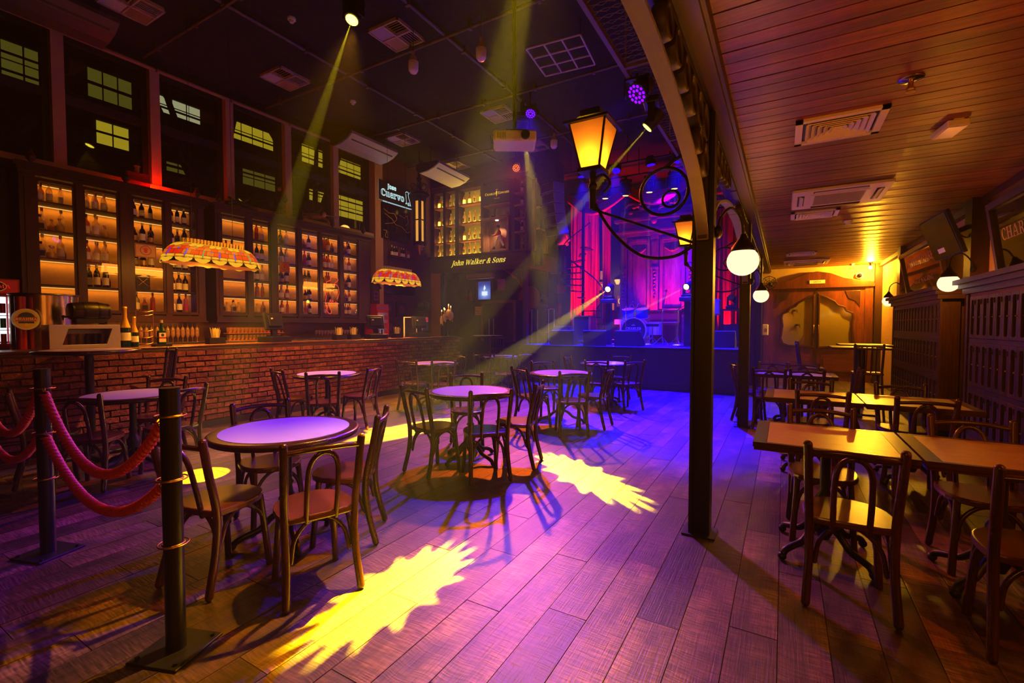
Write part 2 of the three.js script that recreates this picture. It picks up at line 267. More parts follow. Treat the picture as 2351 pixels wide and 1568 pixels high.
T.forEach(([x, z], i) => { const o = i ? copy(table0, [x, 0, z], i * 0.6, TS[i], 'round tables on the dance floor') : table0; if (!i) { o.position.set(x, 0, z); o.rotation.y = 0.35; o.userData.label = TS[0]; o.userData.group = 'round tables on the dance floor'; } });
const SIDE = { l: 'left-hand', f: 'camera-side', b: 'far-side', r: 'right-hand' };
for (const [ti, side, ang, dist] of [
  [0, 'l', 11, 0.5], [0, 'f', 67, 0.7], [0, 'b', -107, 0.37], [0, 'r', 127, 0.39],
  [1, 'l', -11, 0.5], [1, 'f', 49, 0.58], [1, 'b', -141, 0.53], [1, 'r', 105, 0.52],
  [2, 'l', -28, 0.5], [2, 'f', 35, 0.7], [2, 'b', -135, 0.62], [2, 'r', 92, 0.5],
  [3, 'l', -85, 0.5], [3, 'f', 9, 0.62], [3, 'b', 171, 0.42], [3, 'r', 52, 0.66],
  [4, 'l', 10, 0.66], [4, 'f', 49, 0.86], [4, 'b', 172, 0.45],
  [5, 'l', -12, 0.46], [5, 'f', 49, 0.75], [5, 'r', 108, 0.52],
  [6, 'l', 8, 0.66], [6, 'f', 36, 1.0], [6, 'r', 68, 0.7],
  [7, 'b', -140, 0.4], [7, 'r', 105, 0.5], [7, 'l', -14, 0.62], [7, 'f', 42, 0.6]]) {
  const a = ang * D, [tx, tz] = T[ti];
  chair(tx + Math.sin(a) * dist, tz + Math.cos(a) * dist, a, `bentwood chair on the ${SIDE[side]} of ${TL[ti]}`.replace('camera-side', 'camera side').replace('far-side', 'far side').replace(/(left|right)-hand/, '$1 side'), 'bentwood chairs at the round tables');
}
// ---------- square tables of the side room ----------
function makeSquare(w, d) {
  const t = thing('square_table', '', 'table'), m = 0.075, frame = [];
  const rail = (x0, x1, z0, z1, al) => wood(mg([bb(x0, x1, 0.742, 0.772, z0, z1), bb(x0 + 0.006, x1 - 0.006, 0.722, 0.745, z0 + 0.006, z1 - 0.006)]), al);
  part('edge_board', rail(-w / 2, w / 2, -d / 2, -d / 2 + 0.03, 'x'), M.rimwood, t); part('edge_board', rail(-w / 2, w / 2, d / 2 - 0.03, d / 2, 'x'), M.rimwood, t);
  part('end_board', rail(-w / 2, -w / 2 + m, -d / 2 + 0.031, d / 2 - 0.031, 'z'), M.rimwood, t); part('end_board', rail(w / 2 - m, w / 2, -d / 2 + 0.031, d / 2 - 0.031, 'z'), M.rimwood, t);
  part('top_panel', uvm(bb(-w / 2 + m + 0.002, w / 2 - m - 0.002, 0.745, 0.7705, -d / 2 + 0.032, d / 2 - 0.032), rr(0, 2), rr(0, 2), 'x'), mat(0x966c40, 0.35, 0, { map: topMap }), t, 'pale streaked wooden top');
  part('column', la([[0, 0.72], [0.09, 0.72], [0.09, 0.705], [0.03, 0.69], [0.028, 0.42], [0.06, 0.36], [0.07, 0.3], [0.05, 0.22], [0.055, 0.16], [0.03, 0.1], [0, 0.1]], 16), M.iron, t);
  for (let k = 0; k < 4; k++) { const g = mg([tb([[0.02, 0.2, 0], [0.1, 0.17, 0], [0.18, 0.1, 0], [0.25, 0.08, 0], [0.31, 0.06, 0], [0.335, 0.022, 0]], 0.022, 18, 7), sp(0.026, 0.332, 0.026, 0)]); g.rotateY(k * PI / 2 + PI / 4); part('foot', g, M.iron, t, 'cast iron foot'); }
  return t;
}
const sq0 = makeSquare(0.81, 0.76);
[[0.25, -3.63, 'front square table with its free end towards the dance floor'], [1.075, -3.63, 'front square table pushed up against it on the locker side'], [0.25, -5.72, 'middle square table with its free end towards the dance floor'], [1.075, -5.72, 'middle square table pushed up to its neighbour, by the lockers']].forEach(([x, z, l], i) => {
  const o = i ? copy(sq0, [x, 0, z], 0, l, 'square tables of the side room') : sq0; if (!i) { o.position.set(x, 0, z); o.userData.label = l; o.userData.group = 'square tables of the side room'; } });
{ const o = makeSquare(1.08, 0.66); o.position.set(0.13, 0, -8.16); o.userData.label = 'rear long table catching purple light before the exit door'; }
for (const [x, z, turn, l] of [
  [0.32, -3.14, 0, 'bentwood chair facing away at the near end of the front square tables'], [1.02, -3.06, 0, 'bentwood chair at the right edge of the picture, front square tables'],
  [0.25, -3.9, PI, 'bentwood chair tucked behind the front square table, left one'], [1.07, -3.88, PI, 'bentwood chair tucked behind the front square table, right one'],
  [0.32, -5.43, 0, 'bentwood chair at the near side of the middle square tables, left one'], [1.02, -5.36, 0.1, 'bentwood chair at the near side of the middle square tables, right one'],
  [0.27, -5.95, PI, 'bentwood chair behind the middle square tables, left one'], [1.06, -5.97, PI, 'bentwood chair behind the middle square tables, right one'],
  [-0.17, -7.78, 0, 'bentwood chair at the near side of the rear table, left one'], [0.29, -7.9, 0, 'bentwood chair at the near side of the rear table, right one'],
  [-0.15, -8.55, PI, 'bentwood chair behind the rear table, left one'], [0.28, -8.5, PI, 'bentwood chair behind the rear table, right one'],
  [0.68, -8.1, PI / 2, 'bentwood chair at the locker end of the rear table'], [-0.42, -8.16, -PI / 2 - 0.1, 'bentwood chair at the pillar end of the rear table']]) chair(x, z, turn, l, 'bentwood chairs in the side room');
// ---------- brick bar ----------
{
  const bar = thing('brick_bar_front', 'long bar front of reddish bricks with dark mortar joints', 'bar', [0, 0, 0]);
  part('mortar_core', bb(-7.46, -7.285, 0, 1.15, 0.6, -9.86), mat(0x3a2418, 0.95, 0, { bumpMap: roughNoise, bumpScale: 0.006 }), bar, 'dark mortar');
  part('plinth', bb(-7.3, -7.262, 0, 0.1, 0.6, -9.86), mat(0x241611, 0.9), bar);
  const tones = [0x9a5434, 0x8a4428, 0xa65f3c, 0x7c3c26, 0x94502e].map((c) => mat(c, 0.85, 0, { map: brickMap, bumpMap: roughNoise, bumpScale: 0.006 }));
  const shapes = []; for (let k = 0; k < 8; k++) { const g = new THREE.BoxGeometry(0.05, 0.06, 0.24, 1, 1, 3), p = g.attributes.position, c = {}; for (let i = 0; i < p.count; i++) { const key = [p.getX(i), p.getY(i), p.getZ(i)].map((q) => q.toFixed(3)).join(), j = c[key] ??= [rr(-0.004, 0.004), rr(-0.004, 0.004), rr(-0.005, 0.005)]; p.setXYZ(i, p.getX(i) + j[0], p.getY(i) + j[1], p.getZ(i) + j[2]); } g.computeVertexNormals(); shapes.push(uvm(g.toNonIndexed(), k * 0.31, k * 0.17, 'z')); shapes[k].computeVertexNormals(); }
  const all = [];
  for (let r = 0; r < 13; r++) for (let k = 0, z = 0.4 - (r % 2 ? 0.128 : 0) - (r * 0.037) % 0.06; z > -9.74; z -= 0.256, k++) all.push({ y: 0.143 + r * 0.0795, z, s: Math.floor(rnd() * 8), t: Math.floor(rnd() * 5), dx: rr(-0.006, 0.005), rz: rr(-0.01, 0.01) });
  const vis = new Set(all.filter((b) => seen(-7.28, b.y, b.z) && b.z < -2.0).sort((a, b) => b.z - a.z).slice(0, 298)), rest = [[], [], [], [], []];
  for (const b of all) if (vis.has(b)) { const o = part('brick', shapes[b.s], tones[b.t], bar); o.position.set(-7.293 + b.dx, b.y, b.z); o.rotation.x = b.rz; } else rest[b.t].push(shapes[b.s].clone().translate(-7.293 + b.dx, b.y, b.z));
  part('other_bricks', mergeGeometries(rest.map((r) => mergeGeometries(r)), true), tones, bar).userData.kind = 'stuff';
  const top = thing('wooden_bar_counter', 'long wooden counter top on the brick bar', 'counter');
  part('slab', wood(rb(0.62, 0.04, 10.5, 0.012, -7.73, 1.18, -4.7), 'z'), woodM(0x9c5f30, 0.35), top);
  part('nosing', wood(mg([rb(0.05, 0.055, 10.5, 0.014, -7.425, 1.172, -4.7)]), 'z'), M.rimwood, top, 'dark rounded front edge');
  part('under_board', wood(bb(-7.45, -7.3, 1.135, 1.16, 0.55, -9.9), 'z'), M.darkwood, top);
  // inner work counter behind the bar and the back counter
  struct('trim_9', mg([bb(-8.02, -7.46, 0, 0.95, 0.4, -9.8)]), M.darksteel);
  const bc = thing('back_counter', 'dark low counter under the lit bottle cabinets', 'counter');
  part('body', bb(-9.68, -9.02, 0, 1.16, 0.4, -9.0), mat(0x1d120c, 0.6), bc); part('worktop', bb(-9.68, -8.98, 1.16, 1.19, 0.4, -9.0), M.steel, bc); part('back_splash', bb(-9.69, -9.66, 1.19, 1.6, -2.2, -8.6), mat(0x6a4a30, 0.25, 0.6), bc);
}
// ---------- bottles: one of each kind, then copies ----------
const glassClear = mat(0xfff0d4, 0.42, 0, { transmission: 0.85, ior: 1.3 }), glassAmber = mat(0xd88a34, 0.4, 0, { transmission: 0.75, ior: 1.3 }), glassDark = mat(0x120a06, 0.08), glassGreen = mat(0x0d2a12, 0.08), glassGold = mat(0xffd050, 0.6, 0, { transmission: 0.7, ior: 1.3 });
const labelCream = mat(0xe8dcc0, 0.7), labelBlack = mat(0x111010, 0.6), labelRed = mat(0x9c1a14, 0.6), labelGold = mat(0xc8a04a, 0.4, 0.5), capGold = mat(0xe0c070, 0.4, 0.6), capBlack = mat(0x151313, 0.5), capWhite = mat(0xe8e0cc, 0.6), capRed = mat(0xa81812, 0.5);
const profiles = {
  whisky: [[0, 0], [0.034, 0], [0.037, 0.008], [0.037, 0.165], [0.033, 0.19], [0.015, 0.215], [0.0125, 0.24], [0.0125, 0.29], [0, 0.29]],
  wine: [[0, 0], [0.034, 0], [0.036, 0.01], [0.036, 0.19], [0.028, 0.225], [0.014, 0.25], [0.013, 0.31], [0, 0.31]],
  stout: [[0, 0], [0.044, 0], [0.047, 0.01], [0.047, 0.11], [0.038, 0.15], [0.016, 0.18], [0.014, 0.235], [0, 0.235]],
  slim: [[0, 0], [0.029, 0], [0.031, 0.008], [0.033, 0.2], [0.028, 0.225], [0.013, 0.24], [0.0125, 0.3], [0, 0.3]],
  decanter: [[0, 0], [0.05, 0], [0.054, 0.015], [0.05, 0.09], [0.03, 0.14], [0.014, 0.16], [0.014, 0.2], [0.02, 0.205], [0, 0.205]],
};
const bottleKinds = {};
function bottleKind(id, prof, glassM, labelM, capM, square) {
  const p = profiles[prof], h = p[p.length - 1][1], body = la(p, square ? 4 : 14), r = Math.max(...p.map((q) => q[0])); if (square) { body.rotateY(PI / 4); body.scale(1.1, 1, 1.1); }
  const y0 = h * 0.12, y1 = h * 0.46, lab = square ? bx(r * 1.42, y1 - y0, r * 1.42 * 1.1 + 0.002, 0, (y0 + y1) / 2, 0) : cy(r + 0.0008, r + 0.0008, y1 - y0, 0, (y0 + y1) / 2, 0, 14);
  const nr = p[p.length - 2][0] + 0.0025; bottleKinds[id] = { body, lab, cap: cy(nr, nr, h * 0.15, 0, h * 0.955, 0, 10), glassM, labelM, capM, h, r };
}
bottleKind('clear', 'whisky', glassClear, labelCream, capGold); bottleKind('clear2', 'slim', glassClear, labelCream, capWhite); bottleKind('clear3', 'stout', glassClear, labelBlack, capBlack, true); bottleKind('decanter', 'decanter', glassClear, labelGold, capGold);
bottleKind('amber', 'whisky', glassAmber, labelCream, capBlack); bottleKind('amber2', 'stout', glassAmber, labelBlack, capGold, true); bottleKind('amber3', 'slim', glassAmber, labelRed, capRed); bottleKind('dark', 'wine', glassDark, labelCream, capGold); bottleKind('dark2', 'whisky', glassDark, labelCream, capWhite); bottleKind('dark3', 'stout', glassDark, labelGold, capRed); bottleKind('green', 'wine', glassGreen, labelCream, capRed); bottleKind('gold', 'whisky', glassGold, labelBlack, capGold, true);
const bottleWord = { clear: 'clear glass bottle with cream label', clear2: 'slim clear bottle with white cap', clear3: 'squat square clear bottle with black label', decanter: 'round clear decanter with gold stopper', amber: 'amber bottle with black cap', amber2: 'squat amber bottle with gold cap', amber3: 'slim amber bottle with red label', dark: 'dark wine-shaped bottle with gold capsule', dark2: 'dark bottle with cream label and white cap', dark3: 'squat dark bottle with red cap', green: 'dark green bottle with red capsule', gold: 'square yellow-glowing bottle with black label' };
function bottle(id, x, y, z, s, where, group) {
  const k = bottleKinds[id], o = solo('bottle', k.body, k.glassM, `${bottleWord[id]} ${where}`, 'bottle', group); o.position.set(x, y, z); o.scale.setScalar(s); o.rotation.y = PI / 2 + rr(-0.2, 0.2);
  part('label', k.lab, k.labelM, o); part('cap', k.cap, k.capM, o); return o;
}
// ---------- lit bottle cabinets against the windows ----------
const ledMat = glow(lin(1, 0.5, 0.1), 1.4);
const cabBack = mat(0xc99a58, 0.7), ORD = ['top', 'second', 'third', 'fourth', 'bottom'];
function cabinet(label, z0, z1, bays, shelves, bayNames, fills, closed) {
  const t = thing('bottle_cabinet', label, 'cabinet'), X0 = -9.64, X1 = -9.22;
  part('back_panel', bb(X0 - 0.02, X0, 1.62, 3.68, z0, z1), cabBack, t, 'honey-coloured back panel');
  for (const z of [z0, z1]) part('side_panel', wood(bb(X0, X1 + 0.02, 1.6, 3.7, z - 0.02, z + 0.02)), M.mahogany, t);
  part('cornice', wood(mg([bb(X0, X1 + 0.04, 3.62, 3.68, z0 + 0.03, z1 - 0.03), bb(X0, X1 + 0.07, 3.68, 3.71, z0 + 0.05, z1 - 0.05), bb(X0, X1 + 0.12, 3.71, 3.76, z0 + 0.09, z1 - 0.09), bb(X0, X1 + 0.09, 3.76, 3.78, z0 + 0.06, z1 - 0.06)]), 'z'), M.mahogany, t);
  part('base', wood(mg([bb(X0, X1 + 0.03, 1.56, 1.66, z0 + 0.02, z1 - 0.02), bb(X0, X1 + 0.05, 1.55, 1.575, z0 + 0.04, z1 - 0.04)]), 'z'), M.mahogany, t);
  for (const y of shelves) part('shelf', wood(bb(X0, X1 - 0.03, y - 0.022, y, z0 - 0.02, z1 + 0.02), 'z'), M.darkwood, t);
  const edges = [z0 - 0.02, ...bays.flat(), z1 + 0.02];
  for (let k = 0; k < edges.length; k += 2) part('stile', wood(mg([bb(X1 - 0.03, X1 + 0.02, 1.66, 3.62, edges[k], edges[k + 1]), bb(X1 + 0.02, X1 + 0.034, 1.7, 3.6, edges[k] - 0.012, edges[k + 1] + 0.012)])), M.mahogany, t);
  bays.forEach(([a, b], i) => {
    const fw = 0.022, d = part('door', wood(mg([bb(X1 - 0.01, X1 + 0.015, 1.68, 3.6, a, a - fw), bb(X1 - 0.01, X1 + 0.015, 1.68, 3.6, b + fw, b), bb(X1 - 0.01, X1 + 0.015, 3.56, 3.6, a - fw, b + fw), bb(X1 - 0.01, X1 + 0.015, 1.68, 1.73, a - fw, b + fw)])), M.mahogany, t);
    part('pane', bb(X1, X1 + 0.004, 1.73, 3.56, a - fw, b + fw), M.glass, d);
    if (i % 2) part('handle', mg([sp(0.011, X1 + 0.03, 2.4, a - 0.012)]), M.brass, d);
  });
  const ys = [3.6, ...shelves.slice(0, -1)];
  ys.forEach((y, i) => { part('led_strip', bb(X0 + 0.06, X0 + 0.075, y - 0.034, y - 0.024, z0 - 0.06, z1 + 0.06), ledMat, t); area([1, 0.38, 0.035], 12, Math.abs(z1 - z0) - 0.15, 0.03, [X0 + 0.0675, y - 0.04, (z0 + z1) / 2], [X0 - 0.035, y - 0.3, (z0 + z1) / 2]); });
  bays.forEach(([a, b], bi) => shelves.forEach((y, si) => {
    const f = fills[bi]; if (!f) return; const kinds = f[si]; if (!kinds) return;
    const n = Math.max(4, Math.round((a - b - 0.06) / 0.062));
    for (let k = 0; k < n; k++) { if (rnd() < 0.1) continue; const kind = pick(kinds), bh = bottleKinds[kind].h, room = (si ? shelves[si - 1] - 0.022 : 3.6) - y - 0.02, bz = a - 0.05 - (k + 0.5) * (a - b - 0.1) / n; if (bayNames[bi][0] === 't' && si === 3 && bz < -3.5 && bz > -3.83) continue; bottle(kind, k % 2 ? rr(-9.5, -9.48) : rr(-9.37, -9.355), y, bz, Math.min(rr(1.08, 1.2) * (bottleKinds[kind].r > 0.04 ? 0.84 : 1), room / bh), `on the ${bayNames[bi]}'s ${ORD[si]} shelf`, `bottles on the ${ORD[si]} shelf of the ${bayNames[bi]}`); }
  }));
  return t;
}
const clearMix = ['clear', 'clear2', 'clear3', 'decanter', 'amber', 'clear'], darkMix = ['dark2', 'dark', 'dark2', 'dark3'], mixed = ['amber', 'clear', 'dark2', 'amber3', 'amber2'];
cabinet('tall lit bottle cabinet at the left end of the bar, four glazed doors', -2.2, -4.55, [[-2.35, -2.77], [-2.87, -3.3], [-3.48, -3.93], [-4.03, -4.44]], [3.29, 2.88, 2.48, 2.09, 1.73], ['leftmost cabinet bay', 'second cabinet bay', 'third cabinet bay', 'fourth cabinet bay'],
  [[clearMix, clearMix, clearMix, null, null], [clearMix, clearMix, clearMix, ['dark', 'amber2'], null], [darkMix, darkMix, darkMix, darkMix, mixed], [darkMix, darkMix, darkMix, darkMix, mixed]]);
cabinet('wide bottle cabinet at the right end of the bar, six narrow doors', -4.78, -8.5, [[-4.87, -5.34], [-5.46, -5.83], [-5.99, -6.45], [-6.56, -7.0], [-7.09, -7.56], [-7.68, -8.13]], [3.22, 2.82, 2.4, 2.06, 1.75], ['fifth cabinet bay', 'sixth cabinet bay', 'seventh cabinet bay', 'eighth cabinet bay', 'ninth cabinet bay', 'last cabinet bay'],
  [[null, mixed, null, null, ['clear3', 'decanter']], [mixed, darkMix, mixed, ['amber3'], ['decanter', 'amber2']], [mixed, mixed, darkMix, mixed, mixed], [mixed, mixed, darkMix, darkMix, mixed], [mixed, ['clear', 'amber'], mixed, mixed, mixed], [mixed, ['clear', 'amber'], mixed, mixed, mixed]]);
// turned finials on the cornices
{ const g = la([[0, 0], [0.035, 0], [0.035, 0.015], [0.018, 0.03], [0.05, 0.07], [0.055, 0.11], [0.03, 0.16], [0.02, 0.17], [0.028, 0.185], [0.012, 0.21], [0, 0.215]], 14);
  [[-2.32, 'far left'], [-3.42, 'beside the big red decanter'], [-4.48, 'at the right end of the left cabinet'], [-4.86, 'at the left end of the right cabinet'], [-7.42, 'above the ninth bay'], [-8.35, 'at the far right end']].forEach(([z, l]) => solo('finial', g, M.mahogany, `turned wooden finial on the cabinet cornice, ${l}`, 'finial', 'finials on the cabinet cornices').position.set(-9.24, 3.78, z)); }
// things standing on top of the cabinets
{
  const d = thing('square_decanter', 'huge square glass decanter lit red on top of the left cabinet', 'decanter', [-9.35, 3.78, -3.62]);
  part('body', rb(0.15, 0.24, 0.34, 0.03, 0, 0.125, 0), mat(0xd04030, 0.08, 0, { transmission: 0.8, ior: 1.45 }), d); part('neck', la([[0.045, 0.235], [0.035, 0.26], [0.032, 0.34], [0.05, 0.345], [0.05, 0.37], [0, 0.37]], 16), mat(0xd8a050, 0.1, 0, { transmission: 0.7, ior: 1.45 }), d);
  const rl = thing('red_lamp', 'small red spotlight lying on the cabinet top before the window mullion', 'lamp', [-9.4, 3.78, -3.92]); part('housing', cy(0.035, 0.03, 0.06, 0, 0.03, 0), M.black, rl); part('lens', cy(0.03, 0.03, 0.006, 0, 0.064, 0), glow(lin(1, 0.01, 0.0), 6), rl);
  point([1, 0.015, 0.002], 1.6, [-9.4, 3.87, -3.92], 1.5);
  const st = thing('hatted_statue', 'dark statue of a standing man in coat and hat on the cabinet', 'statue', [-9.33, 3.78, -6.15], 1.2);
  part('plinth', bx(0.24, 0.05, 0.3, 0, 0.025, 0), M.honey, st);
  part('figure', mg([cy(0.035, 0.045, 0.26, -0.035, 0.18, 0, 10), cy(0.035, 0.045, 0.26, 0.04, 0.18, 0.01, 10), la([[0, 0.24], [0.1, 0.24], [0.085, 0.36], [0.1, 0.5], [0.06, 0.55], [0.03, 0.56], [0, 0.56]], 14), tb([[-0.095, 0.5, 0], [-0.13, 0.4, 0.02], [-0.11, 0.3, 0.04]], 0.028, 10, 7), tb([[0.095, 0.5, 0], [0.12, 0.38, 0.05], [0.08, 0.34, 0.09]], 0.028, 10, 7)]), mat(0x17110e, 0.4), st, 'dark coat and trousers');
  part('head', mg([sp(0.045, 0, 0.605, 0, 0.9, 1.1, 1), cy(0.02, 0.025, 0.05, 0, 0.56, 0)]), mat(0x9a6a48, 0.5), st); part('hat', mg([cy(0.075, 0.08, 0.008, 0, 0.645, 0), cy(0.045, 0.05, 0.05, 0, 0.672, 0)]), mat(0x120d0b, 0.5), st);
  const w = thing('winged_figure', 'hanging carved flying woman with spread wings above the cabinet', 'figurine', [-9.3, 3.98, -7.0], 0.9);
  part('body', mg([sp(0.08, 0, 0, 0, 2.2, 0.8, 0.8), tb([[-0.15, -0.02, 0], [-0.28, -0.05, 0.02], [-0.36, -0.1, 0.02]], 0.035, 10, 7), tb([[0.12, -0.02, 0], [0.24, -0.06, 0.03], [0.3, -0.18, 0.03]], 0.024, 10, 7)]), mat(0x8a4a34, 0.5), w); part('head', mg([sp(0.06, 0.18, 0.05, 0.02, 0.9, 1.1, 1)]), mat(0xc9926a, 0.5), w); part('hair', sp(0.07, 0.15, 0.07, 0, 1, 1, 1.05), M.black, w);
  for (const s of [-1, 1]) part('wing', ex([[0, 0], [0.2, 0.1], [0.5, 0.05], [0.38, -0.02], [0.3, 0], [0.22, -0.06], [0.12, -0.03]], 0.02, 0.003).rotateX(-PI / 2 + s * 0.2).rotateY(s > 0 ? 0.35 : PI - 0.35).translate(0, 0.05, 0), mat(0x5a2c1e, 0.55), w);
  solo('dark_flask', la([[0, 0], [0.08, 0], [0.085, 0.02], [0.085, 0.2], [0.03, 0.27], [0.03, 0.38], [0, 0.38]], 14), glassDark, 'tall dark bottle standing on the cabinet beside the winged figure', 'bottle').position.set(-9.34, 3.78, -6.62);
  const dr = thing('driftwood_carving', 'dark twisted driftwood carving lying on the cabinet top', 'carving', [-9.36, 3.78, -5.35]); part('trunk', mg([tb([[0, 0.06, -0.3], [0.05, 0.1, -0.1], [-0.03, 0.14, 0.1], [0.03, 0.07, 0.3]], 0.05, 20, 7), tb([[0, 0.08, 0], [0.06, 0.2, -0.06], [0.02, 0.25, -0.14]], 0.03, 10, 6), tb([[0, 0.1, 0.1], [-0.06, 0.2, 0.16], [0.03, 0.19, 0.25]], 0.025, 10, 6), bx(0.12, 0.04, 0.5, 0, 0.02, 0)]), woodM(0x3e2212, 0.5), dr);
}
// ---------- leaded glass lamps over the bar ----------
{
  const gl = { y: glow(lin(1, 0.5, 0.02), 0.95), y2: glow(lin(1, 0.4, 0.02), 0.85), o: glow(lin(1, 0.17, 0.012), 0.75), r: glow(lin(0.9, 0.02, 0.004), 0.9), b: glow(lin(0.02, 0.07, 0.8), 0.9), g: glow(lin(0.03, 0.5, 0.16), 0.8), lead: mat(0x120b06, 0.5, 0.5) };
  // point on the shade: u around the stadium-shaped plan, v from crown (0) to hem (1)
  const shade = (u, v) => { const r = 0.07 + 0.19 * Math.pow(Math.sin(v * PI / 2), 0.85), y = 0.27 * Math.cos(v * PI / 2 * 0.98), L = 0.36 + 0.08 * v, per = 4 * L + 2 * PI * r; let s = ((u % 1) + 1) % 1 * per; let x, z; if (s < 2 * L) { x = r; z = -L + s; } else if ((s -= 2 * L) < PI * r) { const a = s / r; x = r * Math.cos(a); z = L + r * Math.sin(a); } else if ((s -= PI * r) < 2 * L) { x = -r; z = L - s; } else { s -= 2 * L; const a = s / r; x = -r * Math.cos(a); z = -L - r * Math.sin(a); } return [x, y, z]; };
  const out = (p) => [p[0] * 1.012, p[1] + 0.002, p[2] * 1.006];
  function patch(us, push = 0) { // polygon in (u, v) -> fan on the shade
    const c = us.reduce((a, q) => [a[0] + q[0] / us.length, a[1] + q[1] / us.length], [0, 0]), pos = [], P = (q) => { const p = out(shade(q[0], q[1])); return [p[0] * (1 + push), p[1], p[2] * (1 + push * 0.3)]; };
    for (let i = 0; i < us.length; i++) pos.push(...P(c), ...P(us[i]), ...P(us[(i + 1) % us.length]));
    const g = new THREE.BufferGeometry(); g.setAttribute('position', new THREE.Float32BufferAttribute(pos, 3)); g.setAttribute('uv', new THREE.Float32BufferAttribute(new Float32Array(pos.length / 3 * 2), 2)); g.computeVertexNormals(); return g;
  }
  function makeLamp() {
    const t = thing('leaded_glass_lamp', '', 'lamp');
    const ppos = [], n = 64, m = 10; for (let i = 0; i < n; i++) for (let j = 0; j < m; j++) { const q = (a, b) => shade(a / n, b / m); const a = q(i, j), b = q(i + 1, j), c = q(i + 1, j + 1), d = q(i, j + 1); ppos.push(...a, ...d, ...b, ...b, ...d, ...c); }
    const lg = new THREE.BufferGeometry(); lg.setAttribute('position', new THREE.Float32BufferAttribute(ppos, 3)); lg.setAttribute('uv', new THREE.Float32BufferAttribute(new Float32Array(ppos.length / 3 * 2), 2)); lg.computeVertexNormals();
    const shell = part('lead_shell', mergeVertices(lg), gl.lead, t, 'dark leading of the shade');
    const lin2 = part('liner', mergeVertices(lg.clone().scale(0.975, 0.985, 0.985)), mat(0xffc860, 0.9, 0, { side: THREE.DoubleSide }), t, 'pale inside of the shade');
    const N = 30;
    for (let i = 0; i < N; i++) {
      const u = i / N, e = 0.5 / N;
      part('glass_piece', patch([[u - e * 0.95, 0.02], [u + e * 0.95, 0.02], [u + e * 0.95, 0.215], [u, 0.255], [u - e * 0.95, 0.215]]), gl.y, shell);
      part('glass_piece', patch([[u + 0.04 * e, 0.265], [u + e, 0.225], [u + 1.96 * e, 0.265], [u + 1.96 * e, 0.41], [u + e, 0.455], [u + 0.04 * e, 0.41]]), i % 3 ? gl.y : gl.o, shell);
      part('glass_piece', patch([[u - e * 0.96, 0.465], [u, 0.42], [u + e * 0.96, 0.465], [u + e * 0.96, 0.6], [u - e * 0.96, 0.6]]), [gl.o, gl.r, gl.o, gl.r][i % 4], shell);
      part('glass_piece', patch([[u + 0.04 * e, 0.612], [u + e, 0.612], [u + 1.96 * e, 0.612], [u + 1.96 * e, 0.77], [u + 0.04 * e, 0.77]]), [gl.r, gl.r, gl.o][i % 3], shell);
    }
    for (let i = 0; i < 28; i++) { const u = (i + 0.5) / 28, e = 0.5 / 28; part('glass_piece', patch([[u - e * 0.95, 0.782], [u + e * 0.95, 0.782], [u + e * 0.95, 0.875], [u - e * 0.95, 0.875]]), i % 4 ? gl.y2 : gl.o, shell); }
    for (let i = 0; i < 14; i++) { // dragonflies: body and wings, then the scalloped hem
      const u = i / 14, w = 0.5 / 14, oval = (cu, cv, ru, rv, n = 7) => Array.from({ length: n }, (_, k) => [cu + ru * Math.cos(k / n * 2 * PI), cv + rv * Math.sin(k / n * 2 * PI)]);
      part('glass_piece', patch(oval(u + w * 0.5, 0.82, w * 0.46, 0.035), 0.02), gl.y, shell); part('glass_piece', patch(oval(u - w * 0.5, 0.82, w * 0.46, 0.035), 0.02), gl.y, shell);
      part('glass_piece', patch([[u - w * 0.07, 0.56], [u + w * 0.07, 0.56], [u + w * 0.09, 0.82], [u - w * 0.09, 0.82]], 0.03), i % 3 ? gl.b : gl.g, shell);
      part('glass_piece', patch(oval(u + w, 0.5 + (i % 3) * 0.07, w * 0.11, 0.035), 0.03), i % 2 ? gl.g : gl.b, shell);
      part('glass_piece', patch([[u - w * 0.92, 0.89], [u - w * 0.4, 0.88], [u, 0.9], [u + w * 0.4, 0.88], [u + w * 0.92, 0.89], [u + w * 0.8, 0.96], [u + w * 0.35, 1.02], [u, 1.04], [u - w * 0.35, 1.02], [u - w * 0.8, 0.95]], 0.015), gl.y, shell);
    }
    const cm = mat(0xc8a878, 0.6); for (let i = 0; i < 40; i++) { const p = shade(i / 40, 0.0), q = shade((i + 1) / 40, 0), ang = Math.atan2(q[0] - p[0], q[2] - p[2]); part('pleat', new THREE.CylinderGeometry(0.026, 0.016, 0.055, 6).translate(p[0] * 1.1, 0.298, p[2] * 1.02), cm, t).rotation.y = 0; }
    part('cover', bx(0.14, 0.012, 0.82, 0, 0.275, 0), gl.lead, t);
    for (const z of [-0.3, 0.3]) { part('cord', rod([0, 0.28, z], [0, 3.72, z], 0.004, 6), M.black, t); part('bulb', sp(0.03, 0, 0.12, z, 1, 1, 1, 7), glow(lin(1, 0.6, 0.15), 6), t); }
    return t;
  }
  const l1 = makeLamp(); l1.position.set(-7.7, 2.41, -3.95); l1.userData.label = 'near stained glass lamp with dragonfly border hanging over the bar'; l1.scale.set(1, 1.15, 1.0); l1.userData.group = 'stained glass bar lamps';
  const l2 = copy(l1, [-7.7, 2.43, -7.95], 0.06, 'far stained glass lamp hanging over the bar near the booth', 'stained glass bar lamps');
  for (const z of [-3.95, -7.95]) { for (const k of [-0.3, 0.3]) point([1, 0.5, 0.06], 0.09, [-7.7, 2.56, z + k], 1.2); spot([1, 0.4, 0.04], 28, [-7.7, 2.45, z], [-7.7, 0, z], 1.25, 0.6, 8); }
